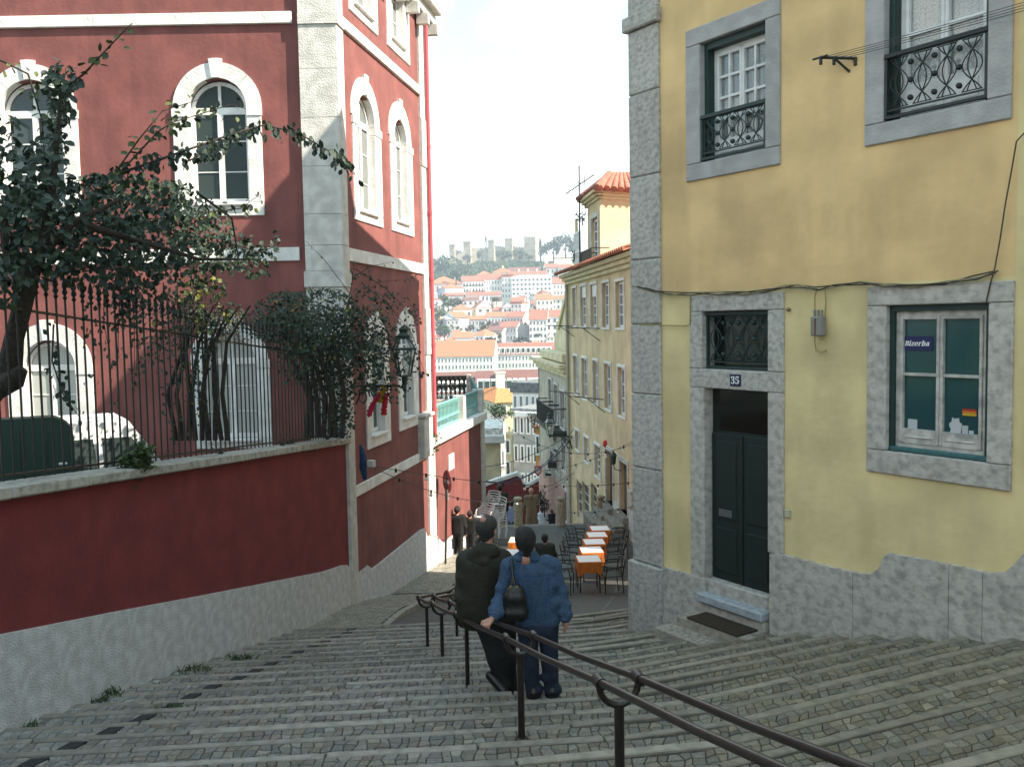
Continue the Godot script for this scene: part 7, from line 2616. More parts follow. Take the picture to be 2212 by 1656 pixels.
# ---------------------------------------------------------------- people
# bones: [a, b, ra, rb]; one smooth skin over all of them
func skin(bones: Array, cell: float, k: float) -> MB:
	var lo := Vector3.ONE * 1e9
	var hi := Vector3.ONE * -1e9
	for b in bones:
		var r: float = maxf(b[2], b[3]) + k * 3.0 + cell * 2.0
		for p in [b[0], b[1]]:
			lo = lo.min(p - Vector3.ONE * r); hi = hi.max(p + Vector3.ONE * r)
	var nx := int((hi.x - lo.x) / cell) + 2
	var ny := int((hi.y - lo.y) / cell) + 2
	var nz := int((hi.z - lo.z) / cell) + 2
	var f := PackedFloat32Array()
	f.resize(nx * ny * nz)
	var ik := 1.0 / k
	for b in bones:
		var a: Vector3 = b[0]
		var e: Vector3 = b[1] - b[0]
		var l2 := maxf(e.length_squared(), 1e-9)
		var ra: float = b[2]
		var dr: float = b[3] - b[2]
		var r: float = maxf(b[2], b[3]) + k * 4.0
		var mn: Vector3 = (a.min(b[1]) - Vector3.ONE * r - lo) / cell
		var mx: Vector3 = (a.max(b[1]) + Vector3.ONE * r - lo) / cell
		for x in range(maxi(0, int(mn.x)), mini(nx, int(mx.x) + 2)):
			for y in range(maxi(0, int(mn.y)), mini(ny, int(mx.y) + 2)):
				var row := (x * ny + y) * nz
				for z in range(maxi(0, int(mn.z)), mini(nz, int(mx.z) + 2)):
					var p := lo + Vector3(x, y, z) * cell - a
					var t := clampf(p.dot(e) / l2, 0.0, 1.0)
					var d := (p - e * t).length() - ra - dr * t
					if d < 4.5 * k: f[row + z] += exp(-d * ik)
	var mb := MB.new()
	var id := {}
	var vs := PackedVector3Array()
	var ns := PackedVector3Array()
	var sx := ny * nz
	for x in nx - 1:
		for y in ny - 1:
			var row := (x * ny + y) * nz
			for z in nz - 1:
				var i := row + z
				var c := [f[i], f[i + 1], f[i + nz], f[i + nz + 1], f[i + sx], f[i + sx + 1], f[i + sx + nz], f[i + sx + nz + 1]]
				var inside := 0
				for q in c:
					if q > 1.0: inside += 1
				if inside == 0 or inside == 8: continue
				var w := []
				for q in c: w.append(-k * log(maxf(q, 1e-5)))
				var s := Vector3.ZERO
				var m := 0
				for ed in EDGES:
					var v0: float = w[ed[0]]
					var v1: float = w[ed[1]]
					if (v0 < 0.0) != (v1 < 0.0):
						s += CORNER[ed[0]].lerp(CORNER[ed[1]], v0 / (v0 - v1))
						m += 1
				if m == 0: continue
				var g := Vector3((w[4] + w[5] + w[6] + w[7]) - (w[0] + w[1] + w[2] + w[3]), (w[2] + w[3] + w[6] + w[7]) - (w[0] + w[1] + w[4] + w[5]), (w[1] + w[3] + w[5] + w[7]) - (w[0] + w[2] + w[4] + w[6]))
				id[i] = vs.size()
				vs.append(lo + (Vector3(x, y, z) + s / m) * cell)
				ns.append(g.normalized())
	for i in id:
		var here: bool = f[i] > 1.0
		for ax in 3:
			var da: int = [sx, nz, 1][ax]
			var d1: int = [nz, 1, sx][ax]
			var d2: int = [1, sx, nz][ax]
			if (f[i + da] > 1.0) == here: continue
			if not (id.has(i - d1) and id.has(i - d2) and id.has(i - d1 - d2)): continue
			var q := [id[i], id[i - d1], id[i - d1 - d2], id[i - d2]]
			if not here: q = [q[0], q[3], q[2], q[1]]
			mb.tri_n(vs[q[0]], vs[q[1]], vs[q[2]], ns[q[0]], ns[q[1]], ns[q[2]])
			mb.tri_n(vs[q[0]], vs[q[2]], vs[q[3]], ns[q[0]], ns[q[2]], ns[q[3]])
	return mb

const EDGES := [[0, 1], [2, 3], [4, 5], [6, 7], [0, 2], [1, 3], [4, 6], [5, 7], [0, 4], [1, 5], [2, 6], [3, 7]]
const CORNER := [Vector3(0, 0, 0), Vector3(0, 0, 1), Vector3(0, 1, 0), Vector3(0, 1, 1), Vector3(1, 0, 0), Vector3(1, 0, 1), Vector3(1, 1, 0), Vector3(1, 1, 1)]

# a head at c facing the horizontal direction d, height hh; gives bones for skin and for hair
func head_bones(c: Vector3, d: Vector3, hh: float) -> Array:
	var r := d.cross(UP).normalized()
	var s := hh / 0.235
	return [[c + d * 0.012 * s + UP * 0.03 * s, c - d * 0.03 * s + UP * 0.035 * s, 0.078 * s, 0.082 * s],
		[c + d * 0.035 * s - UP * 0.02 * s, c + d * 0.04 * s - UP * 0.085 * s, 0.062 * s, 0.04 * s],
		[c + d * 0.09 * s + UP * 0.0, c + d * 0.108 * s - UP * 0.03 * s, 0.009 * s, 0.014 * s],
		[c + r * 0.078 * s - UP * 0.005 * s - d * 0.01 * s, c + r * 0.086 * s - UP * 0.035 * s - d * 0.008 * s, 0.016 * s, 0.011 * s],
		[c - r * 0.078 * s - UP * 0.005 * s - d * 0.01 * s, c - r * 0.086 * s - UP * 0.035 * s - d * 0.008 * s, 0.016 * s, 0.011 * s],
		[c - UP * 0.07 * s - d * 0.015 * s, c - UP * 0.17 * s - d * 0.03 * s, 0.052 * s, 0.058 * s]]

func face(host: Node, c: Vector3, d: Vector3, hh: float) -> void:
	var r := d.cross(UP).normalized()
	var s := hh / 0.235
	var mb := MB.new()
	mb.col = Color(0.05, 0.04, 0.035)
	for k in [-1.0, 1.0]: mb.ball(c + d * 0.086 * s + r * k * 0.032 * s + UP * 0.012 * s, Vector3(0.012, 0.008, 0.012) * s, Basis(), 8)
	mb.col = Color(0.25, 0.08, 0.07)
	mb.ball(c + d * 0.083 * s - UP * 0.062 * s, Vector3(0.022, 0.006, 0.012) * s, Basis(), 8)
	part(host, "eyes_and_mouth", mb, M.plain)

# five fingers from a palm; p wrist, f finger direction, u back of the hand, t thumb side
func hand_bones(p: Vector3, f: Vector3, u: Vector3, t: Vector3, curl: float) -> Array:
	var out := [[p, p + f * 0.05, 0.026, 0.03], [p + f * 0.045 - t * 0.022, p + f * 0.05 + t * 0.024, 0.018, 0.018]]
	var len := [0.066, 0.078, 0.072, 0.056]
	for k in 4:
		var a: Vector3 = p + f * 0.07 + t * (0.03 - 0.02 * k)
		var d1: Vector3 = (f * cos(curl * 0.6) - u * sin(curl * 0.6)).normalized()
		var d2: Vector3 = (f * cos(curl * 1.6) - u * sin(curl * 1.6)).normalized()
		var b: Vector3 = a + d1 * len[k] * 0.55
		out.append([a, b, 0.0095, 0.009]); out.append([b, b + d2 * len[k] * 0.5, 0.009, 0.0075])
	var th := p + f * 0.02 + t * 0.03
	var t1 := (f * 0.6 + t * 0.75 - u * 0.25).normalized()
	out.append([th, th + t1 * 0.045, 0.013, 0.011]); out.append([th + t1 * 0.045, th + t1 * 0.045 + (f * 0.9 - u * 0.5).normalized() * 0.03, 0.0105, 0.008])
	return out

# where the ray through picture place (x, y) meets the skin over the bones
func hit(bones: Array, k: float, x: float, y: float, z0: float) -> Vector3:
	var z := z0 - 0.5
	while z < z0 + 0.5:
		var p := P(x, y, z)
		var s := 0.0
		for b in bones:
			var e: Vector3 = b[1] - b[0]
			var t := clampf((p - b[0]).dot(e) / maxf(e.length_squared(), 1e-9), 0.0, 1.0)
			var d: float = (p - b[0] - e * t).length() - lerpf(b[2], b[3], t)
			s += exp(-d / k)
		if s > 1.0: return p
		z += 0.004
	return P(x, y, z0)

func seam(host: Node, bones: Array, k: float, z0: float, pts: Array, r: float, m: Material, called := "seam") -> void:
	var path := []
	for i in pts.size() - 1:
		var n := 8
		for j in n:
			var f := j / float(n)
			path.append(hit(bones, k, lerpf(pts[i][0], pts[i + 1][0], f), lerpf(pts[i][1], pts[i + 1][1], f), z0))
	path.append(hit(bones, k, pts[-1][0], pts[-1][1], z0))
	var mb := MB.new()
	mb.tube(path, r, 5)
	part(host, called, mb, m)

func build_people() -> void:
	build_woman()
	build_man()
	small_people()

func build_woman() -> void:
	var Z := 8.37
	var foot := P(1160, 1515, Z)
	var t := thing("person", "person in a blue denim jacket with short dark hair and a black shoulder bag", "person", foot)
	var hc := P(1133, 1167, Z - 0.02)
	var fd := Vector3(-0.35, -0.05, -0.93).normalized()
	var body := head_bones(hc, fd, 0.225)
	var neck := P(1135, 1197, Z)
	var chest := P(1148, 1245, Z); var hip := P(1158, 1348, Z)
	var shl := P(1098, 1222, Z + 0.0); var shr := P(1196, 1222, Z + 0.02)
	var ell := P(1082, 1290, Z - 0.06); var wrl := P(1065, 1335, Z - 0.32)
	var elr := P(1213, 1285, Z); var wrr := P(1221, 1335, Z - 0.05)
	var hl := P(1138, 1350, Z); var hr := P(1184, 1350, Z)
	var kl := P(1146, 1435, Z - 0.02); var kr := P(1188, 1435, Z)
	var al := P(1152, 1506, Z); var ar := P(1193, 1506, Z + 0.02)
	body.append_array([[neck, chest, 0.055, 0.08], [chest, hip, 0.08, 0.085], [shl, shr, 0.06, 0.06], [shl, ell, 0.045, 0.038], [ell, wrl, 0.035, 0.024], [shr, elr, 0.045, 0.038], [elr, wrr, 0.035, 0.024], [hl, kl, 0.07, 0.05], [kl, al, 0.045, 0.035], [hr, kr, 0.07, 0.05], [kr, ar, 0.045, 0.035]])
	var sk := skin(body, 0.013, 0.012)
	# left hand resting on the rail, right hand hanging
	var hf := (P(1052, 1345, Z - 0.42) - wrl).normalized()
	var hb := hand_bones(wrl + hf * 0.03, hf, (UP - hf * hf.y).normalized(), hf.cross(UP).normalized(), 0.75)
	var hm := skin(hb, 0.004, 0.004)
	var rf := Vector3(0.1, -0.98, -0.1).normalized()
	var hm2 := skin(hand_bones(wrr, rf, Vector3(0.9, 0.1, 0.2).normalized(), Vector3(0, -0.1, -1).normalized(), 0.4), 0.005, 0.004)
	for q in [hm, hm2]:
		sk.v.append_array(q.v); sk.n.append_array(q.n); sk.c.append_array(q.c)
	part(t, "body", sk, M.skin)
	face(t, hc, fd, 0.225)
	# hair: a short cap down to the nape
	var hair := [[hc + UP * 0.035 - fd * 0.02, hc + UP * 0.025 - fd * 0.035, 0.086, 0.088], [hc - fd * 0.05 - UP * 0.02, hc - fd * 0.05 - UP * 0.105, 0.07, 0.048], [hc + UP * 0.065 + fd * 0.03, hc + UP * 0.06 - fd * 0.03, 0.07, 0.075]]
	var hrn := fd.cross(UP).normalized()
	for s in [-1.0, 1.0]: hair.append([hc + hrn * s * 0.05 + UP * 0.02 - fd * 0.02, hc + hrn * s * 0.055 - UP * 0.045 - fd * 0.03, 0.05, 0.035])
	part(t, "hair", skin(hair, 0.011, 0.01), M.hair)
	# jacket
	var J := []
	var cl := P(1126, 1240, Z); var cr := P(1176, 1240, Z)
	J.append_array([[P(1112, 1217, Z), P(1184, 1217, Z), 0.066, 0.066], [shl, P(1118, 1215, Z), 0.072, 0.075], [shr, P(1180, 1215, Z), 0.074, 0.075]])
	J.append_array([[cl, P(1141, 1325, Z), 0.112, 0.10], [cr, P(1183, 1325, Z), 0.112, 0.10], [P(1152, 1235, Z - 0.03), P(1162, 1325, Z - 0.02), 0.112, 0.10]])
	J.append_array([[P(1140, 1330, Z), P(1184, 1330, Z), 0.096, 0.096]])
	J.append_array([[shl, ell, 0.068, 0.056], [ell, wrl.lerp(ell, 0.08), 0.057, 0.046], [shr, elr, 0.068, 0.056], [elr, wrr, 0.057, 0.048]])
	# folds across the back and in the sleeves
	for q in [[[1128, 1275], [1150, 1310], 0.118], [[1190, 1262], [1172, 1300], 0.116], [[1120, 1300], [1140, 1322], 0.11], [[1196, 1300], [1180, 1318], 0.11]]:
		J.append([P(q[0][0], q[0][1], Z - 0.035), P(q[1][0], q[1][1], Z - 0.035), q[2] * 0.3 + 0.045, 0.06])
	for q in [ell.lerp(shl, 0.25), ell.lerp(wrl, 0.3), elr.lerp(shr, 0.2), elr.lerp(wrr, 0.35), elr.lerp(wrr, 0.75), ell.lerp(wrl, 0.65)]:
		J.append([q + Vector3(-0.02, 0.012, 0.01), q + Vector3(0.03, -0.015, 0.01), 0.052, 0.05])
	var jk := part(t, "jacket", skin(J, 0.012, 0.009), M.denim)
	var dk := mat("denim_seam", Color(0.010, 0.045, 0.15), 0.9)
	var lt := mat("denim_worn", Color(0.035, 0.12, 0.31), 0.9)
	for q in [[[1106, 1238], [1140, 1246], [1170, 1245], [1196, 1237]], [[1120, 1246], [1127, 1290], [1134, 1332]], [[1184, 1246], [1181, 1290], [1176, 1332]], [[1100, 1222], [1104, 1245], [1104, 1275]], [[1200, 1222], [1198, 1245], [1201, 1280]]]:
		seam(jk, J, 0.009, Z, q, 0.004, dk)
	for q in [[[1106, 1241], [1140, 1249], [1170, 1248], [1196, 1240]], [[1122, 1250], [1129, 1292], [1136, 1330]], [[1182, 1250], [1179, 1290], [1174, 1330]]]:
		seam(jk, J, 0.009, Z, q, 0.0025, lt)
	var col := [[P(1115, 1200, Z), P(1130, 1192, Z - 0.07), 0.022, 0.026], [P(1130, 1192, Z - 0.07), P(1152, 1195, Z - 0.06), 0.026, 0.026], [P(1152, 1195, Z - 0.06), P(1162, 1203, Z + 0.02), 0.026, 0.022], [P(1118, 1207, Z - 0.06), P(1158, 1207, Z - 0.06), 0.03, 0.03]]
	part(jk, "collar", skin(col, 0.01, 0.012), M.denim)
	# cuffs, waistband and yoke seams
	for q in [[wrl.lerp(ell, 0.02), wrl.lerp(ell, 0.16), 0.05], [wrr.lerp(elr, -0.08), wrr.lerp(elr, 0.12), 0.056]]:
		var mb := MB.new()
		mb.tube([q[0], q[1]], q[2], 14)
		part(jk, "cuff", mb, M.denim)
	part(jk, "waistband", skin([[P(1137, 1334, Z), P(1187, 1334, Z), 0.103, 0.103], [P(1141, 1340, Z), P(1183, 1340, Z), 0.103, 0.103]], 0.011, 0.006), M.denim)
	# trousers
	var Tn := [[hl, hr, 0.09, 0.09], [hl, kl, 0.098, 0.076], [kl, al, 0.076, 0.066], [hr, kr, 0.098, 0.076], [kr, ar, 0.076, 0.066], [P(1150, 1362, Z - 0.04), P(1176, 1362, Z - 0.04), 0.09, 0.09]]
	for q in [[P(1143, 1455, Z - 0.02), 0.075], [P(1156, 1490, Z - 0.02), 0.07], [P(1186, 1460, Z - 0.02), 0.075], [P(1196, 1492, Z - 0.02), 0.07]]:
		Tn.append([q[0] - Vector3(0.03, 0.01, 0), q[0] + Vector3(0.03, 0.01, 0), q[1] * 0.7, q[1] * 0.7])
	part(t, "trousers", skin(Tn, 0.012, 0.007), M.jeans)
	for a in [al, ar]:
		var gy := step_h(a.x, -a.z)
		var o := Vector3(a.x, gy + 0.045, a.z)
		part(t, "shoe", skin([[o + Vector3(0, 0.01, 0.05), o + Vector3(-0.02, -0.005, -0.17), 0.048, 0.042], [o + Vector3(0, 0.06, 0.03), o + Vector3(0, 0.02, -0.05), 0.045, 0.04]], 0.011, 0.01), M.leather)
	# shoulder bag
	var bag := thing("shoulder_bag", "black leather shoulder bag hanging on the denim jacket's left shoulder", "bag", P(1112, 1290, Z - 0.15))
	var B := [[P(1105, 1275, Z - 0.17), P(1100, 1320, Z - 0.17), 0.05, 0.07], [P(1119, 1275, Z - 0.17), P(1124, 1320, Z - 0.17), 0.05, 0.07], [P(1098, 1325, Z - 0.17), P(1124, 1325, Z - 0.17), 0.068, 0.068], [P(1102, 1290, Z - 0.17), P(1120, 1290, Z - 0.17), 0.06, 0.06]]
	part(bag, "bag_body", skin(B, 0.012, 0.014), M.leather)
	for k in 2:
		var mb := MB.new()
		var x := [1102, 1116][k] as int
		mb.tube([P(x, 1282, Z - 0.2), P(1108, 1245, Z - 0.145), P(1106, 1222, Z - 0.11), P(1105, 1207, Z - 0.05), P(1107, 1205, Z + 0.06), P(1110, 1225, Z + 0.14)], 0.014, 7)
		part(bag, "strap", mb, M.leather)
	var mb := MB.new()
	mb.col = Color(0.2, 0.14, 0.05)
	for x in [1103, 1117]: mb.ball(P(x, 1268, Z - 0.215), Vector3(0.015, 0.015, 0.008), Basis(), 8)
	part(bag, "buckle", mb, M.plain)

func build_man() -> void:
	var Z := 8.7
	var t := thing("person", "balding person in a dark olive coat leaning on the handrail", "person", P(1095, 1505, Z))
	var hc := P(1052, 1142, Z)
	var fd := Vector3(0.42, -0.1, -0.9).normalized()
	var body := head_bones(hc, fd, 0.245)
	var neck := P(1050, 1180, Z); var chest := P(1046, 1245, Z); var hip := P(1060, 1345, Z + 0.05)
	var shl := P(1010, 1212, Z); var shr := P(1083, 1210, Z + 0.02)
	var ell := P(1003, 1275, Z + 0.06); var wrl := P(1016, 1330, Z + 0.12)
	var elr := P(1096, 1270, Z + 0.12); var wrr := P(1100, 1320, Z + 0.26)
	var hl := P(1052, 1345, Z + 0.05); var hr := P(1090, 1345, Z + 0.08)
	var kl := P(1072, 1420, Z - 0.02); var kr := P(1095, 1425, Z + 0.02)
	var al := P(1083, 1470, Z - 0.02); var ar := P(1100, 1497, Z + 0.1)
	body.append_array([[neck, chest, 0.06, 0.09], [chest, hip, 0.1, 0.1], [shl, shr, 0.065, 0.065], [shl, ell, 0.05, 0.042], [ell, wrl, 0.038, 0.027], [shr, elr, 0.05, 0.042], [elr, wrr, 0.038, 0.027], [hl, kl, 0.075, 0.055], [kl, al, 0.05, 0.038], [hr, kr, 0.075, 0.055], [kr, ar, 0.05, 0.038]])
	var sk := skin(body, 0.013, 0.012)
	for q in [[wrl, Vector3(0.3, -0.9, -0.3).normalized()], [wrr, Vector3(-0.2, -0.7, -0.6).normalized()]]:
		var hm := skin(hand_bones(q[0], q[1], Vector3(0.2, 0.3, 0.9).normalized(), q[1].cross(Vector3(0.2, 0.3, 0.9)).normalized(), 0.6), 0.005, 0.004)
		sk.v.append_array(hm.v); sk.n.append_array(hm.n); sk.c.append_array(hm.c)
	part(t, "body", sk, M.skin)
	face(t, hc, fd, 0.245)
	# hair leaves the crown bare
	var r := fd.cross(UP).normalized()
	var hair := [[hc + UP * 0.045 + fd * 0.015, hc + UP * 0.03 - fd * 0.035, 0.09, 0.093], [hc - fd * 0.05 - UP * 0.02, hc - fd * 0.05 - UP * 0.075, 0.07, 0.052]]
	for k in 0:
		var w := lerpf(-2.15, 2.15, k / 8.0)
		var d := (-fd * cos(w) + r * sin(w))
		var top := 0.062 if absf(w) > 0.8 else 0.052
		hair.append([hc + d * 0.058 + UP * top, hc + d * 0.06 - UP * (0.06 if absf(w) < 1.5 else -0.0), 0.05, 0.044 if absf(w) < 1.5 else 0.04])
	for s in [-1.0, 1.0]: hair.append([hc + r * s * 0.055 + UP * 0.03, hc + r * s * 0.058 - UP * 0.05 - fd * 0.02, 0.04, 0.028])
	var bald := MB.new()
	bald.col = Color(0.36, 0.18, 0.14)
	bald.ball(hc + UP * 0.092 - fd * 0.078, Vector3(0.036, 0.036, 0.036), Basis(), 14)
	part(t, "bald_crown", bald, M.plain)
	part(t, "hair", skin(hair, 0.011, 0.008), mat("grey_hair", Color(0.034, 0.032, 0.030), 0.6, "grain", 5.0, "rough", 1.2, 1.0, 0.25))
	# coat: hood bunched on the shoulders, body to the hips
	var Cq := [[shl, shr, 0.10, 0.10], [P(1022, 1225, Z), P(1020, 1325, Z + 0.02), 0.15, 0.15], [P(1072, 1225, Z), P(1075, 1325, Z + 0.05), 0.15, 0.15], [P(1046, 1220, Z - 0.04), P(1046, 1325, Z), 0.15, 0.15], [P(1030, 1330, Z + 0.02), P(1078, 1330, Z + 0.06), 0.135, 0.135],
		[shl, ell, 0.095, 0.08], [ell, wrl, 0.08, 0.06], [shr, elr, 0.095, 0.08], [elr, wrr, 0.08, 0.06], [shl, P(1030, 1196, Z), 0.085, 0.07], [shr, P(1066, 1196, Z), 0.085, 0.07]]
	for q in [[1005, 1240], [1002, 1285], [1012, 1310]]: Cq.append([P(q[0], q[1], Z) - Vector3(0.02, 0.01, -0.05), P(q[0] + 10, q[1] + 6, Z) + Vector3(0, 0, 0.06), 0.07, 0.07])
	var coat := part(t, "coat", skin(Cq, 0.014, 0.016), M.coat)
	part(coat, "hood", skin([[P(1024, 1196, Z - 0.08), P(1040, 1188, Z - 0.11), 0.06, 0.065], [P(1040, 1188, Z - 0.11), P(1062, 1190, Z - 0.09), 0.065, 0.06], [P(1018, 1208, Z - 0.06), P(1045, 1212, Z - 0.13), 0.06, 0.07], [P(1062, 1190, Z - 0.09), P(1078, 1200, Z), 0.055, 0.05]], 0.013, 0.016), M.coat)
	var Tn := [[hl, hr, 0.12, 0.11], [hl, kl, 0.115, 0.088], [kl, al, 0.088, 0.07], [hr, kr, 0.115, 0.088], [kr, ar, 0.088, 0.08], [ar, ar - UP * 0.02, 0.08, 0.08], [al, al + Vector3(0.01, -0.03, 0.02), 0.07, 0.07]]
	part(t, "trousers", skin(Tn, 0.014, 0.012), M.dark_cloth)
	var ga := Vector3(ar.x, step_h(ar.x, -ar.z) + 0.045, ar.z)
	part(t, "shoe", skin([[ga + Vector3(-0.02, 0.02, 0.06), ga + Vector3(0.04, -0.005, -0.18), 0.05, 0.045], [ga + Vector3(0, 0.06, 0.03), ga + Vector3(0.01, 0.03, -0.05), 0.05, 0.045]], 0.011, 0.01), M.leather)
	part(t, "shoe", skin([[P(1058, 1458, Z - 0.08), P(1088, 1492, Z - 0.14), 0.042, 0.045], [al - UP * 0.02, P(1072, 1472, Z - 0.07), 0.05, 0.05]], 0.011, 0.01), M.leather)

# a distant figure standing with its back to us
func figure(label: String, g: Vector3, h: float, d: Vector3, cloth: Array, pose: Dictionary) -> Node3D:
	var t := thing("person", label, "person", g)
	var r := d.cross(UP).normalized()
	var s := h / 1.75
	var sit: float = pose.get("sit", 0.0)
	var top := g + UP * (h if sit == 0.0 else h)
	var hc := top - UP * 0.12 * s
	var body := head_bones(hc, d, 0.235 * s)
	var neck := top - UP * 0.28 * s
	var hipc := g + UP * (0.92 * s if sit == 0.0 else sit)
	var hl := hipc - r * 0.09 * s; var hr := hipc + r * 0.09 * s
	var shl := neck - r * 0.19 * s - UP * 0.06 * s; var shr := neck + r * 0.19 * s - UP * 0.06 * s
	var st: float = pose.get("stride", 0.0)
	var kl: Vector3; var kr: Vector3; var al: Vector3; var ar: Vector3
	if sit == 0.0:
		kl = hl + d * (st * 0.5 + 0.02) - UP * 0.43 * s; kr = hr - d * st * 0.2 - UP * 0.44 * s
		al = Vector3(hl.x, g.y + 0.09 * s, hl.z) + d * st; ar = Vector3(hr.x, g.y + 0.09 * s, hr.z) - d * st * 0.8
	else:
		kl = hl + d * 0.42; kr = hr + d * 0.42
		al = kl - UP * 0.42; ar = kr - UP * 0.42
	var bend: float = pose.get("bend", 0.0)
	var ell := shl - UP * 0.29 * s - r * 0.05 + d * bend * 0.15; var elr := shr - UP * 0.29 * s + r * 0.05 + d * bend * 0.15
	var wrl := ell - UP * 0.25 * s * (1.0 - bend) + d * (0.05 + bend * 0.22); var wrr := elr - UP * 0.25 * s * (1.0 - bend) + d * (0.05 + bend * 0.22)
	body.append_array([[neck, neck - UP * 0.2 * s, 0.055 * s, 0.08 * s], [neck - UP * 0.2 * s, hipc, 0.085 * s, 0.09 * s], [shl, ell, 0.05 * s, 0.042 * s], [ell, wrl, 0.04 * s, 0.028 * s], [shr, elr, 0.05 * s, 0.042 * s], [elr, wrr, 0.04 * s, 0.028 * s], [hl, kl, 0.08 * s, 0.055 * s], [kl, al, 0.052 * s, 0.04 * s], [hr, kr, 0.08 * s, 0.055 * s], [kr, ar, 0.052 * s, 0.04 * s]])
	for q in [wrl, wrr]: body.append([q, q - UP * 0.1 * s + d * 0.02, 0.034 * s, 0.024 * s])
	part(t, "body", skin(body, 0.024, 0.016), M.skin)
	part(t, "hair", skin([[hc + UP * 0.045 * s + d * 0.005, hc + UP * 0.03 * s - d * 0.035 * s, 0.09 * s, 0.094 * s], [hc + UP * 0.0 - d * 0.02 * s, hc - d * 0.04 * s, 0.086 * s, 0.08 * s], [hc - d * 0.045 - UP * 0.03, hc - d * 0.04 - UP * 0.07, 0.056 * s, 0.048 * s]], 0.02, 0.012), pose.get("hair", M.hair))
	var long: float = pose.get("coat", 0.0)
	var J := [[shl, shr, 0.085 * s, 0.085 * s], [neck - UP * 0.12 * s - r * 0.09, hipc - r * 0.085, 0.115 * s, 0.105 * s], [neck - UP * 0.12 * s + r * 0.09, hipc + r * 0.085, 0.115 * s, 0.105 * s], [neck - UP * 0.08 * s, hipc, 0.115 * s, 0.11 * s], [shl, ell, 0.075 * s, 0.06 * s], [ell, wrl, 0.06 * s, 0.048 * s], [shr, elr, 0.075 * s, 0.06 * s], [elr, wrr, 0.06 * s, 0.048 * s]]
	if long > 0.0:
		for k in [-1.0, 1.0]: J.append([hipc + r * 0.08 * k, hipc + r * 0.11 * k - UP * long, 0.12 * s, 0.13 * s])
	part(t, "jacket", skin(J, 0.024, 0.016), cloth[0])
	part(t, "trousers", skin([[hl, hr, 0.1 * s, 0.1 * s], [hl, kl, 0.1 * s, 0.075 * s], [kl, al, 0.075 * s, 0.062 * s], [hr, kr, 0.1 * s, 0.075 * s], [kr, ar, 0.075 * s, 0.062 * s]], 0.024, 0.014), cloth[1])
	for a in [al, ar]:
		part(t, "shoe", skin([[a - UP * 0.05 * s - d * 0.03, a - UP * 0.055 * s + d * 0.15, 0.045 * s, 0.04 * s]], 0.02, 0.012), M.leather)
	return t

func small_people() -> void:
	mat("khaki", Color(0.22, 0.17, 0.10), 0.9, "soft", 2.0)
	mat("shirt_blue", Color(0.22, 0.26, 0.42), 0.9, "soft", 2.0)
	mat("dark_green_cloth", Color(0.035, 0.042, 0.035), 0.9, "soft", 2.0)
	mat("shirt_white", Color(0.62, 0.66, 0.74), 0.9, "soft", 2.0)
	var ahead := Vector3(0.15, 0, -1).normalized()
	var z := 26.3
	var g := P(990, 1212, z)
	figure("person in a black suit walking down along the red wall with a briefcase", g, (1212 - 1090) / FD * z, ahead, [M.dark_cloth, M.dark_cloth], {"stride": 0.16})
	var bc := thing("briefcase", "black briefcase in the hand of the person in the black suit", "briefcase", P(973, 1170, z))
	var mb := MB.new()
	mb.box(P(973, 1171, z), Vector3(0.1, 0.3, 0.42), Basis(UP, 0.5), 0.03)
	part(bc, "case", mb, M.leather)
	mb = MB.new()
	mb.tube([P(970, 1159, z), P(971, 1154, z), P(976, 1154, z), P(977, 1159, z)], 0.014, 6)
	part(bc, "handle", mb, M.leather)
	z = 27.2
	figure("person in black standing just right of the black suit", P(1017, 1206, z), (1206 - 1100) / FD * z, ahead, [M.dark_cloth, M.dark_cloth], {})
	z = 33.4
	var ht: float = (1168 - 1046) / FD * z
	figure("tall person in a dark grey green coat at the head of the lower steps", Vector3(P(1081, 1100, z).x, P(1081, 1046, z).y - 1.86, -z), 1.86, ahead, [M.dark_green_cloth, M.dark_cloth], {"coat": 0.25})
	z = 34.6
	figure("person in a pale blue shirt beside the cream stone post", Vector3(P(1107, 1100, z).x, P(1107, 1080, z).y - 1.7, -z), 1.7, Vector3(0.6, 0, -0.8), [M.shirt_blue, M.dark_cloth], {})
	z = 34.0
	figure("person in a long khaki raincoat standing beyond the stone posts", Vector3(P(1148, 1100, z).x, P(1148, 1054, z).y - 1.72, -z), 1.72, Vector3(-0.1, 0, -1).normalized(), [M.khaki, M.khaki], {"coat": 0.5, "bend": 0.4, "hair": M.skin})
	z = 38.0
	figure("seated person in a white shirt on the lower steps right of the khaki coat", Vector3(P(1172, 1135, z).x, P(1172, 1098, z).y - 1.2, -z), 1.2, Vector3(0.2, 0, -1).normalized(), [M.shirt_white, M.jeans], {"sit": 0.45, "bend": 0.7})
	z = 38.5
	figure("person in dark blue seated at the right end of the lower steps", Vector3(P(1192, 1130, z).x, P(1192, 1100, z).y - 1.2, -z), 1.2, Vector3(-0.5, 0, -0.8).normalized(), [M.jeans, M.dark_cloth], {"sit": 0.45, "bend": 0.5})
	z = 20.4
	var gx := G((1172 - 1106.0) / FD * z, z)
	figure("person in a dark jacket sitting at the left tables, back turned", gx, P(1172, 1153, z).y - gx.y, ahead, [M.dark_green_cloth, M.dark_cloth], {"sit": 0.5, "bend": 0.9})

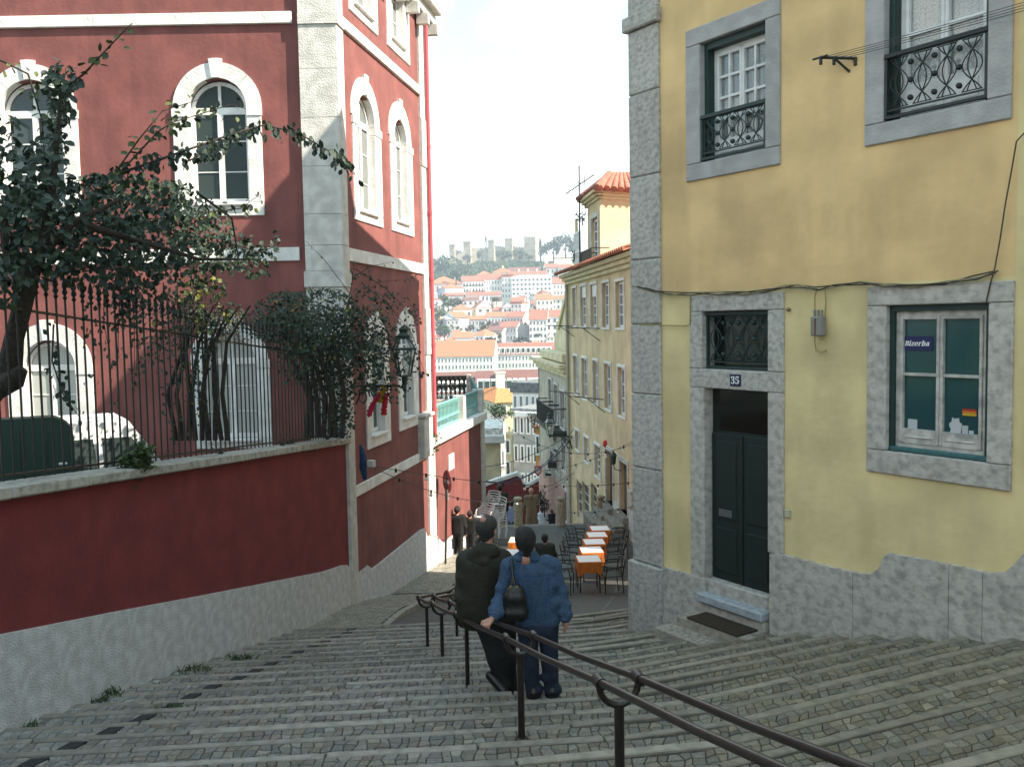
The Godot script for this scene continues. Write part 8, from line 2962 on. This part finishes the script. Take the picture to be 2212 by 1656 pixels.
# ---------------------------------------------------------------- climbers, weeds and bushes
func leaf_mesh(L: float, W: float, col: Color, fold: float) -> MB:
	var mb := MB.new()
	mb.col = col
	var tip := Vector3(0, -L * 0.12, L)
	var base := Vector3.ZERO
	var rows := [[0.0, 0.25], [0.3, 0.95], [0.62, 0.85]]
	for s in [-1.0, 1.0]:
		var prev := base; var pm := base
		for k in 3:
			var z: float = L * (0.12 + rows[k][0])
			var mid := Vector3(0, -0.03 * L * k, z)
			var edge := Vector3(s * W * 0.5 * rows[k][1], fold * W * 0.3 - 0.05 * L * k, z)
			if s > 0:
				mb.tri(pm, mid, edge); mb.tri(pm, edge, prev)
			else:
				mb.tri(pm, edge, mid); mb.tri(pm, prev, edge)
			prev = edge; pm = mid
		if s > 0: mb.tri(pm, tip, prev)
		else: mb.tri(pm, prev, tip)
	return mb

var LV := []

func leaf_kinds() -> void:
	var cols := [Color(0.017, 0.038, 0.018), Color(0.012, 0.030, 0.018), Color(0.026, 0.046, 0.015), Color(0.065, 0.09, 0.018), Color(0.018, 0.036, 0.026), Color(0.14, 0.13, 0.015), Color(0.05, 0.09, 0.02)]
	for c in cols: LV.append(leaf_mesh(1.0, 0.72, c, 0.5).mesh())

func leaf_at(p: Vector3, size: float, droop: float) -> Transform3D:
	var d := Vector3(rng.randfn() * 0.7, -droop + rng.randfn() * 0.5, rng.randfn() * 0.7 + 0.2).normalized()
	var u := Vector3(rng.randfn() * 0.6, 1.0, rng.randfn() * 0.6 + 0.5)
	var x := u.cross(d).normalized()
	var y := d.cross(x)
	var s := size * rng.randf_range(0.65, 1.3)
	return Transform3D(Basis(x * s, y * s, d * s), p)

# depth of the fence line under an image column
func fence_z(x: float) -> float:
	# wall_x(z) - 0.15 = (x - 1106) / FD * z
	return 5.33 / (0.1055 - (x - 1106.0) / FD)

func foliage(host: Node, leaves: Array, as_parts: int) -> void:
	leaves.sort_custom(func(a, b): return a[2] > b[2])
	var buckets := []
	for k in LV.size(): buckets.append([])
	for i in leaves.size():
		var l = leaves[i]
		if i < as_parts:
			put(host, "leaf", LV[l[1]], M.leaf, Transform3D(l[0].basis, l[0].origin - ORG.get(host, Vector3.ZERO)))
		else:
			buckets[l[1]].append(l[0])
	var all := []
	# one mass: a merged mesh for the remaining leaves
	var mb := MB.new()
	for k in LV.size():
		var arr: Array = LV[k].surface_get_arrays(0)
		var vv: PackedVector3Array = arr[Mesh.ARRAY_VERTEX]
		var nn: PackedVector3Array = arr[Mesh.ARRAY_NORMAL]
		var cc: PackedColorArray = arr[Mesh.ARRAY_COLOR]
		for x in buckets[k]:
			mb.v.append_array(x * vv)
			var bs: Basis = x.basis.orthonormalized()
			mb.n.append_array(Transform3D(bs, Vector3.ZERO) * nn)
			var sh := rng.randf_range(0.7, 1.25)
			var c2 := cc.duplicate()
			c2.fill(cc[0] * sh)
			mb.c.append_array(c2)
	if mb.v.size():
		var m := part(host, "foliage", mb, M.leaf)
		m.set_meta("kind", "stuff")

func spray(tw: MB, leaves: Array, pts: Array, r: float, n: int, size: float, kinds: Array, droop := 0.8, spread := 0.04) -> void:
	# pts: [x, y, z] picture places
	var path := []
	for q in pts: path.append(P(q[0], q[1], q[2]))
	var rad := []
	for k in path.size(): rad.append(lerpf(r, r * 0.35, k / float(path.size() - 1)))
	tw.tube(path, rad, 5)
	for k in n:
		var f := rng.randf() * (path.size() - 1.001)
		var i := int(f)
		var p: Vector3 = path[i].lerp(path[i + 1], f - i) + Vector3(rng.randfn(), rng.randfn(), rng.randfn()) * spread
		leaves.append([leaf_at(p, size, droop), kinds[rng.randi() % kinds.size()], 2.0 + rng.randf()])

func build_plants() -> void:
	leaf_kinds()
	# the big climber on the left: trunk behind the fence, limbs arching over it
	var t := thing("climbing_tree", "large dark leafed climber with thick trunk arching over the iron fence", "tree", P(20, 1010, 8.4))
	var wood := MB.new()
	var zt := 8.5
	wood.tube([P(-60, 1020, zt + 0.2), P(-30, 860, zt + 0.1), P(20, 800, zt), P(30, 730, zt), P(48, 660, zt), P(60, 600, zt), P(90, 540, zt), P(160, 480, zt + 0.1), P(260, 430, zt + 0.4)], [0.13, 0.12, 0.115, 0.085, 0.085, 0.09, 0.06, 0.032, 0.016], 10)
	wood.tube([P(-10, 835, zt), P(30, 820, zt - 0.1), P(48, 796, zt - 0.1)], [0.13, 0.1, 0.05], 8)
	wood.tube([P(60, 610, zt), P(20, 540, zt), P(0, 450, zt)], [0.1, 0.07, 0.03], 8)
	wood.tube([P(90, 540, zt), P(110, 420, zt), P(128, 250, zt), P(130, 190, zt)], [0.07, 0.04, 0.02, 0.012], 7)
	wood.tube([P(160, 480, zt + 0.1), P(300, 520, 9.6), P(430, 560, 10.6), P(560, 560, 11.4)], [0.04, 0.03, 0.02, 0.008], 7)
	wood.tube([P(430, 420, 10.5), P(500, 470, 11), P(515, 560, 11.2)], [0.018, 0.012, 0.007], 6)
	var lv := []
	# clusters: x, y, rx, ry, leaves
	var cl := [[60, 470, 70, 60, 260], [40, 390, 60, 60, 170], [130, 430, 80, 50, 280], [220, 430, 80, 55, 330], [300, 440, 80, 60, 350], [370, 450, 70, 60, 330], [430, 490, 70, 60, 300], [480, 530, 60, 50, 220], [540, 560, 45, 35, 120], [120, 520, 90, 50, 330], [220, 520, 90, 50, 340], [320, 530, 90, 50, 330], [400, 560, 80, 45, 250], [60, 560, 70, 50, 240], [180, 580, 60, 35, 120], [270, 590, 55, 45, 150], [280, 640, 35, 60, 90], [330, 600, 40, 40, 90], [10, 600, 40, 50, 120], [130, 170, 34, 34, 110], [128, 215, 22, 30, 50], [130, 260, 20, 40, 44], [100, 340, 45, 50, 110], [10, 300, 30, 60, 60], [430, 620, 50, 40, 110], [445, 655, 45, 60, 130]]
	for c in cl:
		var zz := clampf(fence_z(c[0]), 7.2, 13.5) + rng.randf_range(-0.1, 0.1)
		for k in int(c[4] * 0.92):
			var a := rng.randf() * TAU
			var q := sqrt(rng.randf())
			var p := P(c[0] + cos(a) * q * c[2] * 1.12, c[1] + sin(a) * q * c[3] * 1.12, zz + rng.randfn() * 0.35)
			var kind: int = [0, 0, 1, 1, 4, 2, 0, 1][rng.randi() % 8]
			if c[0] > 420 and c[1] > 610: kind = [2, 3, 5, 0, 2][rng.randi() % 5]
			lv.append([leaf_at(p, 0.085, 0.7), kind, q + rng.randf() * 0.3])
	spray(wood, lv, [[130, 195, zt], [180, 160, zt], [215, 122, zt], [250, 85, zt + 0.1], [285, 50, zt + 0.2]], 0.012, 18, 0.075, [3, 2, 3], 0.5)
	spray(wood, lv, [[240, 380, 9.4], [330, 350, 9.8], [420, 318, 10.2], [500, 290, 10.6], [570, 270, 10.9], [640, 285, 11.2], [700, 320, 11.5], [745, 345, 11.7], [762, 375, 11.8]], 0.016, 190, 0.09, [1, 1, 4, 0], 1.6, 0.05)
	spray(wood, lv, [[250, 370, 9.4], [300, 300, 9.6], [350, 240, 9.9], [430, 215, 10.2]], 0.010, 26, 0.08, [3, 2, 3], 0.4)
	spray(wood, lv, [[270, 360, 9.4], [340, 285, 9.7], [370, 265, 9.9], [420, 250, 10.1], [500, 225, 10.3], [530, 235, 10.4]], 0.010, 44, 0.085, [3, 2, 1], 0.7)
	spray(wood, lv, [[400, 350, 10.4], [470, 320, 10.7], [550, 275, 11.0]], 0.012, 60, 0.085, [1, 0, 4], 1.3)
	spray(wood, lv, [[430, 460, 11], [520, 450, 11.3], [560, 420, 11.5]], 0.01, 30, 0.08, [2, 1, 3], 0.8)
	spray(wood, lv, [[480, 520, 11.2], [560, 545, 11.6], [600, 530, 11.9]], 0.012, 60, 0.085, [4, 1, 0], 0.6, 0.08)
	spray(wood, lv, [[0, 130, zt], [60, 160, zt], [90, 260, zt], [95, 340, zt]], 0.012, 30, 0.07, [3, 2], 0.6)
	for k in 10:
		var x := 200.0 + k * 26 + rng.randf_range(-8, 8)
		var zz := fence_z(x)
		spray(wood, lv, [[x, 610, zz], [x + rng.randf_range(-8, 8), 700, zz], [x + rng.randf_range(-14, 14), rng.randf_range(760, 900), zz]], 0.007, 30, 0.055, [1, 2, 0], 1.0, 0.05)
	spray(wood, lv, [[115, 700, fence_z(115)], [112, 780, fence_z(115)], [135, 850, fence_z(130)], [170, 900, fence_z(170)]], 0.01, 36, 0.07, [1, 0], 0.8, 0.05)
	part(t, "trunk", wood, M.bark)
	foliage(t, lv, 290)
	# second climber, finer leaves, hanging over the corner end of the fence
	t = thing("climbing_shrub", "dense fine leafed climber hanging over the corner end of the fence", "shrub", P(700, 950, fence_z(690)))
	wood = MB.new()
	lv = []
	for k in 9:
		var x := 380.0 + k * 14
		wood.tube([P(x, 950, 12.2), P(x - 10 + rng.randf_range(-12, 12), 850, 12.0), P(x + rng.randf_range(-20, 20), 740, 12.0), P(x + rng.randf_range(-10, 50), 660, 12.0)], [0.035, 0.03, 0.022, 0.01], 6)
	for k in 7:
		var x := 660.0 + k * 13
		wood.tube([P(x, 945, 16.4), P(x + rng.randf_range(-12, 12), 860, 16.4), P(x - 30 + rng.randf_range(-20, 20), 740, 16.3), P(x - 60, 680, 16.2)], [0.05, 0.045, 0.035, 0.015], 6)
	cl = [[620, 670, 60, 36, 420], [690, 665, 70, 38, 560], [640, 720, 70, 40, 620], [720, 720, 70, 50, 700], [780, 720, 60, 50, 520], [690, 780, 60, 50, 500], [760, 790, 60, 50, 480], [815, 770, 45, 60, 260], [720, 850, 40, 60, 340], [735, 910, 26, 40, 150], [590, 700, 40, 30, 190], [640, 780, 36, 40, 130], [845, 800, 40, 60, 110], [860, 690, 40, 50, 60], [800, 650, 50, 30, 70], [530, 700, 40, 30, 110], [480, 690, 45, 34, 130], [390, 740, 60, 80, 150], [400, 870, 45, 80, 70], [350, 700, 50, 55, 120], [440, 720, 40, 40, 90]]
	for c in cl:
		var zz := clampf(fence_z(c[0]), 9.0, 17.2)
		for k in int(c[4] * 1.4):
			var a := rng.randf() * TAU
			var q := sqrt(rng.randf())
			var p := P(c[0] + cos(a) * q * c[2] * 1.18, c[1] + sin(a) * q * c[3] * 1.18, zz + rng.randfn() * 0.4 + (-0.3 if c[0] > 600 else 0.0))
			var kind: int = [0, 1, 1, 4, 2, 4, 0][rng.randi() % 7]
			if rng.randf() < 0.03: kind = 5
			lv.append([leaf_at(p, 0.068 if c[0] > 550 else 0.05, 0.4), kind, q + rng.randf() * 0.3])
	spray(wood, lv, [[745, 690, 16.8], [760, 610, 16.8], [765, 560, 16.8]], 0.010, 8, 0.06, [0])
	spray(wood, lv, [[760, 640, 16.8], [700, 560, 16.8], [660, 520, 16.8]], 0.008, 6, 0.06, [0])
	spray(wood, lv, [[760, 600, 16.8], [800, 575, 16.8], [850, 565, 16.9]], 0.008, 14, 0.06, [0, 1])
	spray(wood, lv, [[765, 580, 16.8], [830, 620, 16.9], [880, 670, 17.0], [910, 700, 17.2]], 0.009, 26, 0.07, [1, 0])
	spray(wood, lv, [[780, 610, 16.8], [840, 660, 16.9], [890, 720, 17.0], [915, 800, 17.1]], 0.009, 34, 0.07, [1, 0])
	spray(wood, lv, [[820, 760, 16.9], [880, 770, 17], [915, 810, 17]], 0.009, 40, 0.08, [1, 0])
	spray(wood, lv, [[780, 640, 16.8], [815, 610, 16.9], [900, 600, 17]], 0.006, 16, 0.05, [1, 0])
	part(t, "stems", wood, M.bark)
	foliage(t, lv, 290)
	# weeds on the coping, tufts in the stairs, bush at the terrace block and the street plants
	var tufts := [[306, 992, 10.1, 0.27, 620, "bright green weed bush growing from the coping stones", 2], [625, 955, 15.5, 0.16, 110, "small green weed on the coping near the corner", 2], [470, 982, 12.9, 0.14, 70, "little weed hanging over the coping in the middle", 2]]
	for q in tufts:
		lv = []
		var c := P(q[0], q[1], q[2])
		var s := thing("weed", q[5], "weed", c - UP * q[3] * 0.5)
		wood = MB.new()
		for k in 12:
			var d: Vector3 = Vector3(rng.randfn() * 0.5, rng.randf_range(-1.0, 0.9), rng.randf_range(0.2, 1.0)).normalized() * q[3] * rng.randf_range(0.6, 1.2)
			wood.tube([c - UP * q[3] * 0.2, c + d * 0.6 + UP * 0.03, c + d], [0.006, 0.004, 0.002], 4)
			for j in q[4] / 12:
				lv.append([leaf_at(c + d * rng.randf_range(0.2, 1.0) + Vector3(rng.randfn(), rng.randfn(), rng.randfn()) * 0.03, 0.055, 0.3), [2, 3, 2, 6][rng.randi() % 4], rng.randf()])
		part(s, "stem", wood, M.bark)
		foliage(s, lv, 0)
	var grass := [[360, 1532, "grass tuft with dark blades at the foot of a stair tread"], [205, 1508, "dry weed tuft at the white plinth, lower left"], [240, 1500, "small weed beside the dry tuft at the plinth"], [345, 1478, "low weed at the plinth foot, second from the left group"], [45, 1560, "weeds along the plinth at the left edge"], [420, 1450, "weed at the plinth foot near the middle of the wall"], [520, 1425, "small weed at the plinth foot farther down"]]
	for q in grass:
		var zz := 1.65 / maxf(0.05, (q[1] - 700.0) / FD - 0.22)
		var c := P(q[0], q[1], clampf(zz, 7.0, 14.0))
		c.y = step_h(c.x, -c.z)
		var mb := MB.new()
		for k in 70:
			var b := c + Vector3(rng.randfn() * 0.09, 0, rng.randfn() * 0.05)
			var d := Vector3(rng.randfn() * 0.5, 1.0, rng.randfn() * 0.5).normalized() * rng.randf_range(0.04, 0.11)
			var sd := d.cross(Vector3(rng.randfn(), 0, rng.randfn())).normalized() * 0.006
			mb.col = Color(0.04, 0.075, 0.018) * rng.randf_range(0.6, 1.5)
			mb.quad(b - sd, b + sd, b + d * 0.6 + sd * 0.8, b + d * 0.6 - sd * 0.8)
			mb.tri(b + d * 0.6 - sd * 0.8, b + d * 0.6 + sd * 0.8, b + d + Vector3(d.x, -0.01, d.z) * 0.4)
		solo("weed", mb, M.leaf, q[2], "weed")
	var bushes := [[934, 952, 24.2, 0.34, 0.38, 700, "dense green plant spilling from the grey terrace block", Color(0.045, 0.08, 0.02), "plant"], [1176, 1084, 37.0, 0.32, 0.62, 500, "dark potted bush before the orange house wall", Color(0.012, 0.02, 0.012), "shrub"], [1080, 888, 56.0, 0.75, 0.5, 700, "dark green shrubs on the roof terrace left of the bend", Color(0.03, 0.06, 0.03), "shrub"], [1105, 893, 56.0, 0.28, 0.3, 300, "yellow green round shrub at the end of the roof terrace", Color(0.12, 0.15, 0.03), "shrub"], [1160, 905, 50.0, 0.55, 0.5, 500, "green plants trailing over a balcony end below the beige house", Color(0.05, 0.075, 0.02), "plant"], [1248, 558, 38.5, 0.35, 0.55, 420, "potted bushes on the roof edge of the ochre house beside the balcony", Color(0.06, 0.075, 0.04), "shrub"], [1258, 470, 37.5, 0.4, 0.3, 200, "dry plants standing on top of the glazed veranda", Color(0.09, 0.08, 0.05), "plant"], [1340, 556, 33.5, 0.7, 0.12, 240, "weeds growing on the roof tiles under the dormer", Color(0.14, 0.15, 0.05), "weed"]]
	var i := 0
	for q in bushes:
		var c := P(q[0], q[1], q[2])
		var cm := clump_mesh(1.0, q[5], 0.10 if q[3] > 0.3 else 0.14, q[7], 90 + i)
		for k in cm.v.size(): cm.v[k] = c + cm.v[k] * Vector3(q[3], q[4], q[3])
		var s := thing("shrub" if q[8] == "shrub" else "plant", q[6], q[8], c - UP * q[4])
		var f := part(s, "foliage", cm, M.leaf)
		f.set_meta("kind", "stuff")
		wood = MB.new()
		wood.tube([c - UP * q[4], c + UP * q[4] * 0.5], [0.03, 0.01], 5)
		part(s, "stem", wood, M.bark)
		i += 1

func _ready() -> void:
	setup()
	materials()
	build_ground()
	build_red()
	build_yellow()
	build_street()
	build_city()
	build_props()
	build_people()
	build_plants()
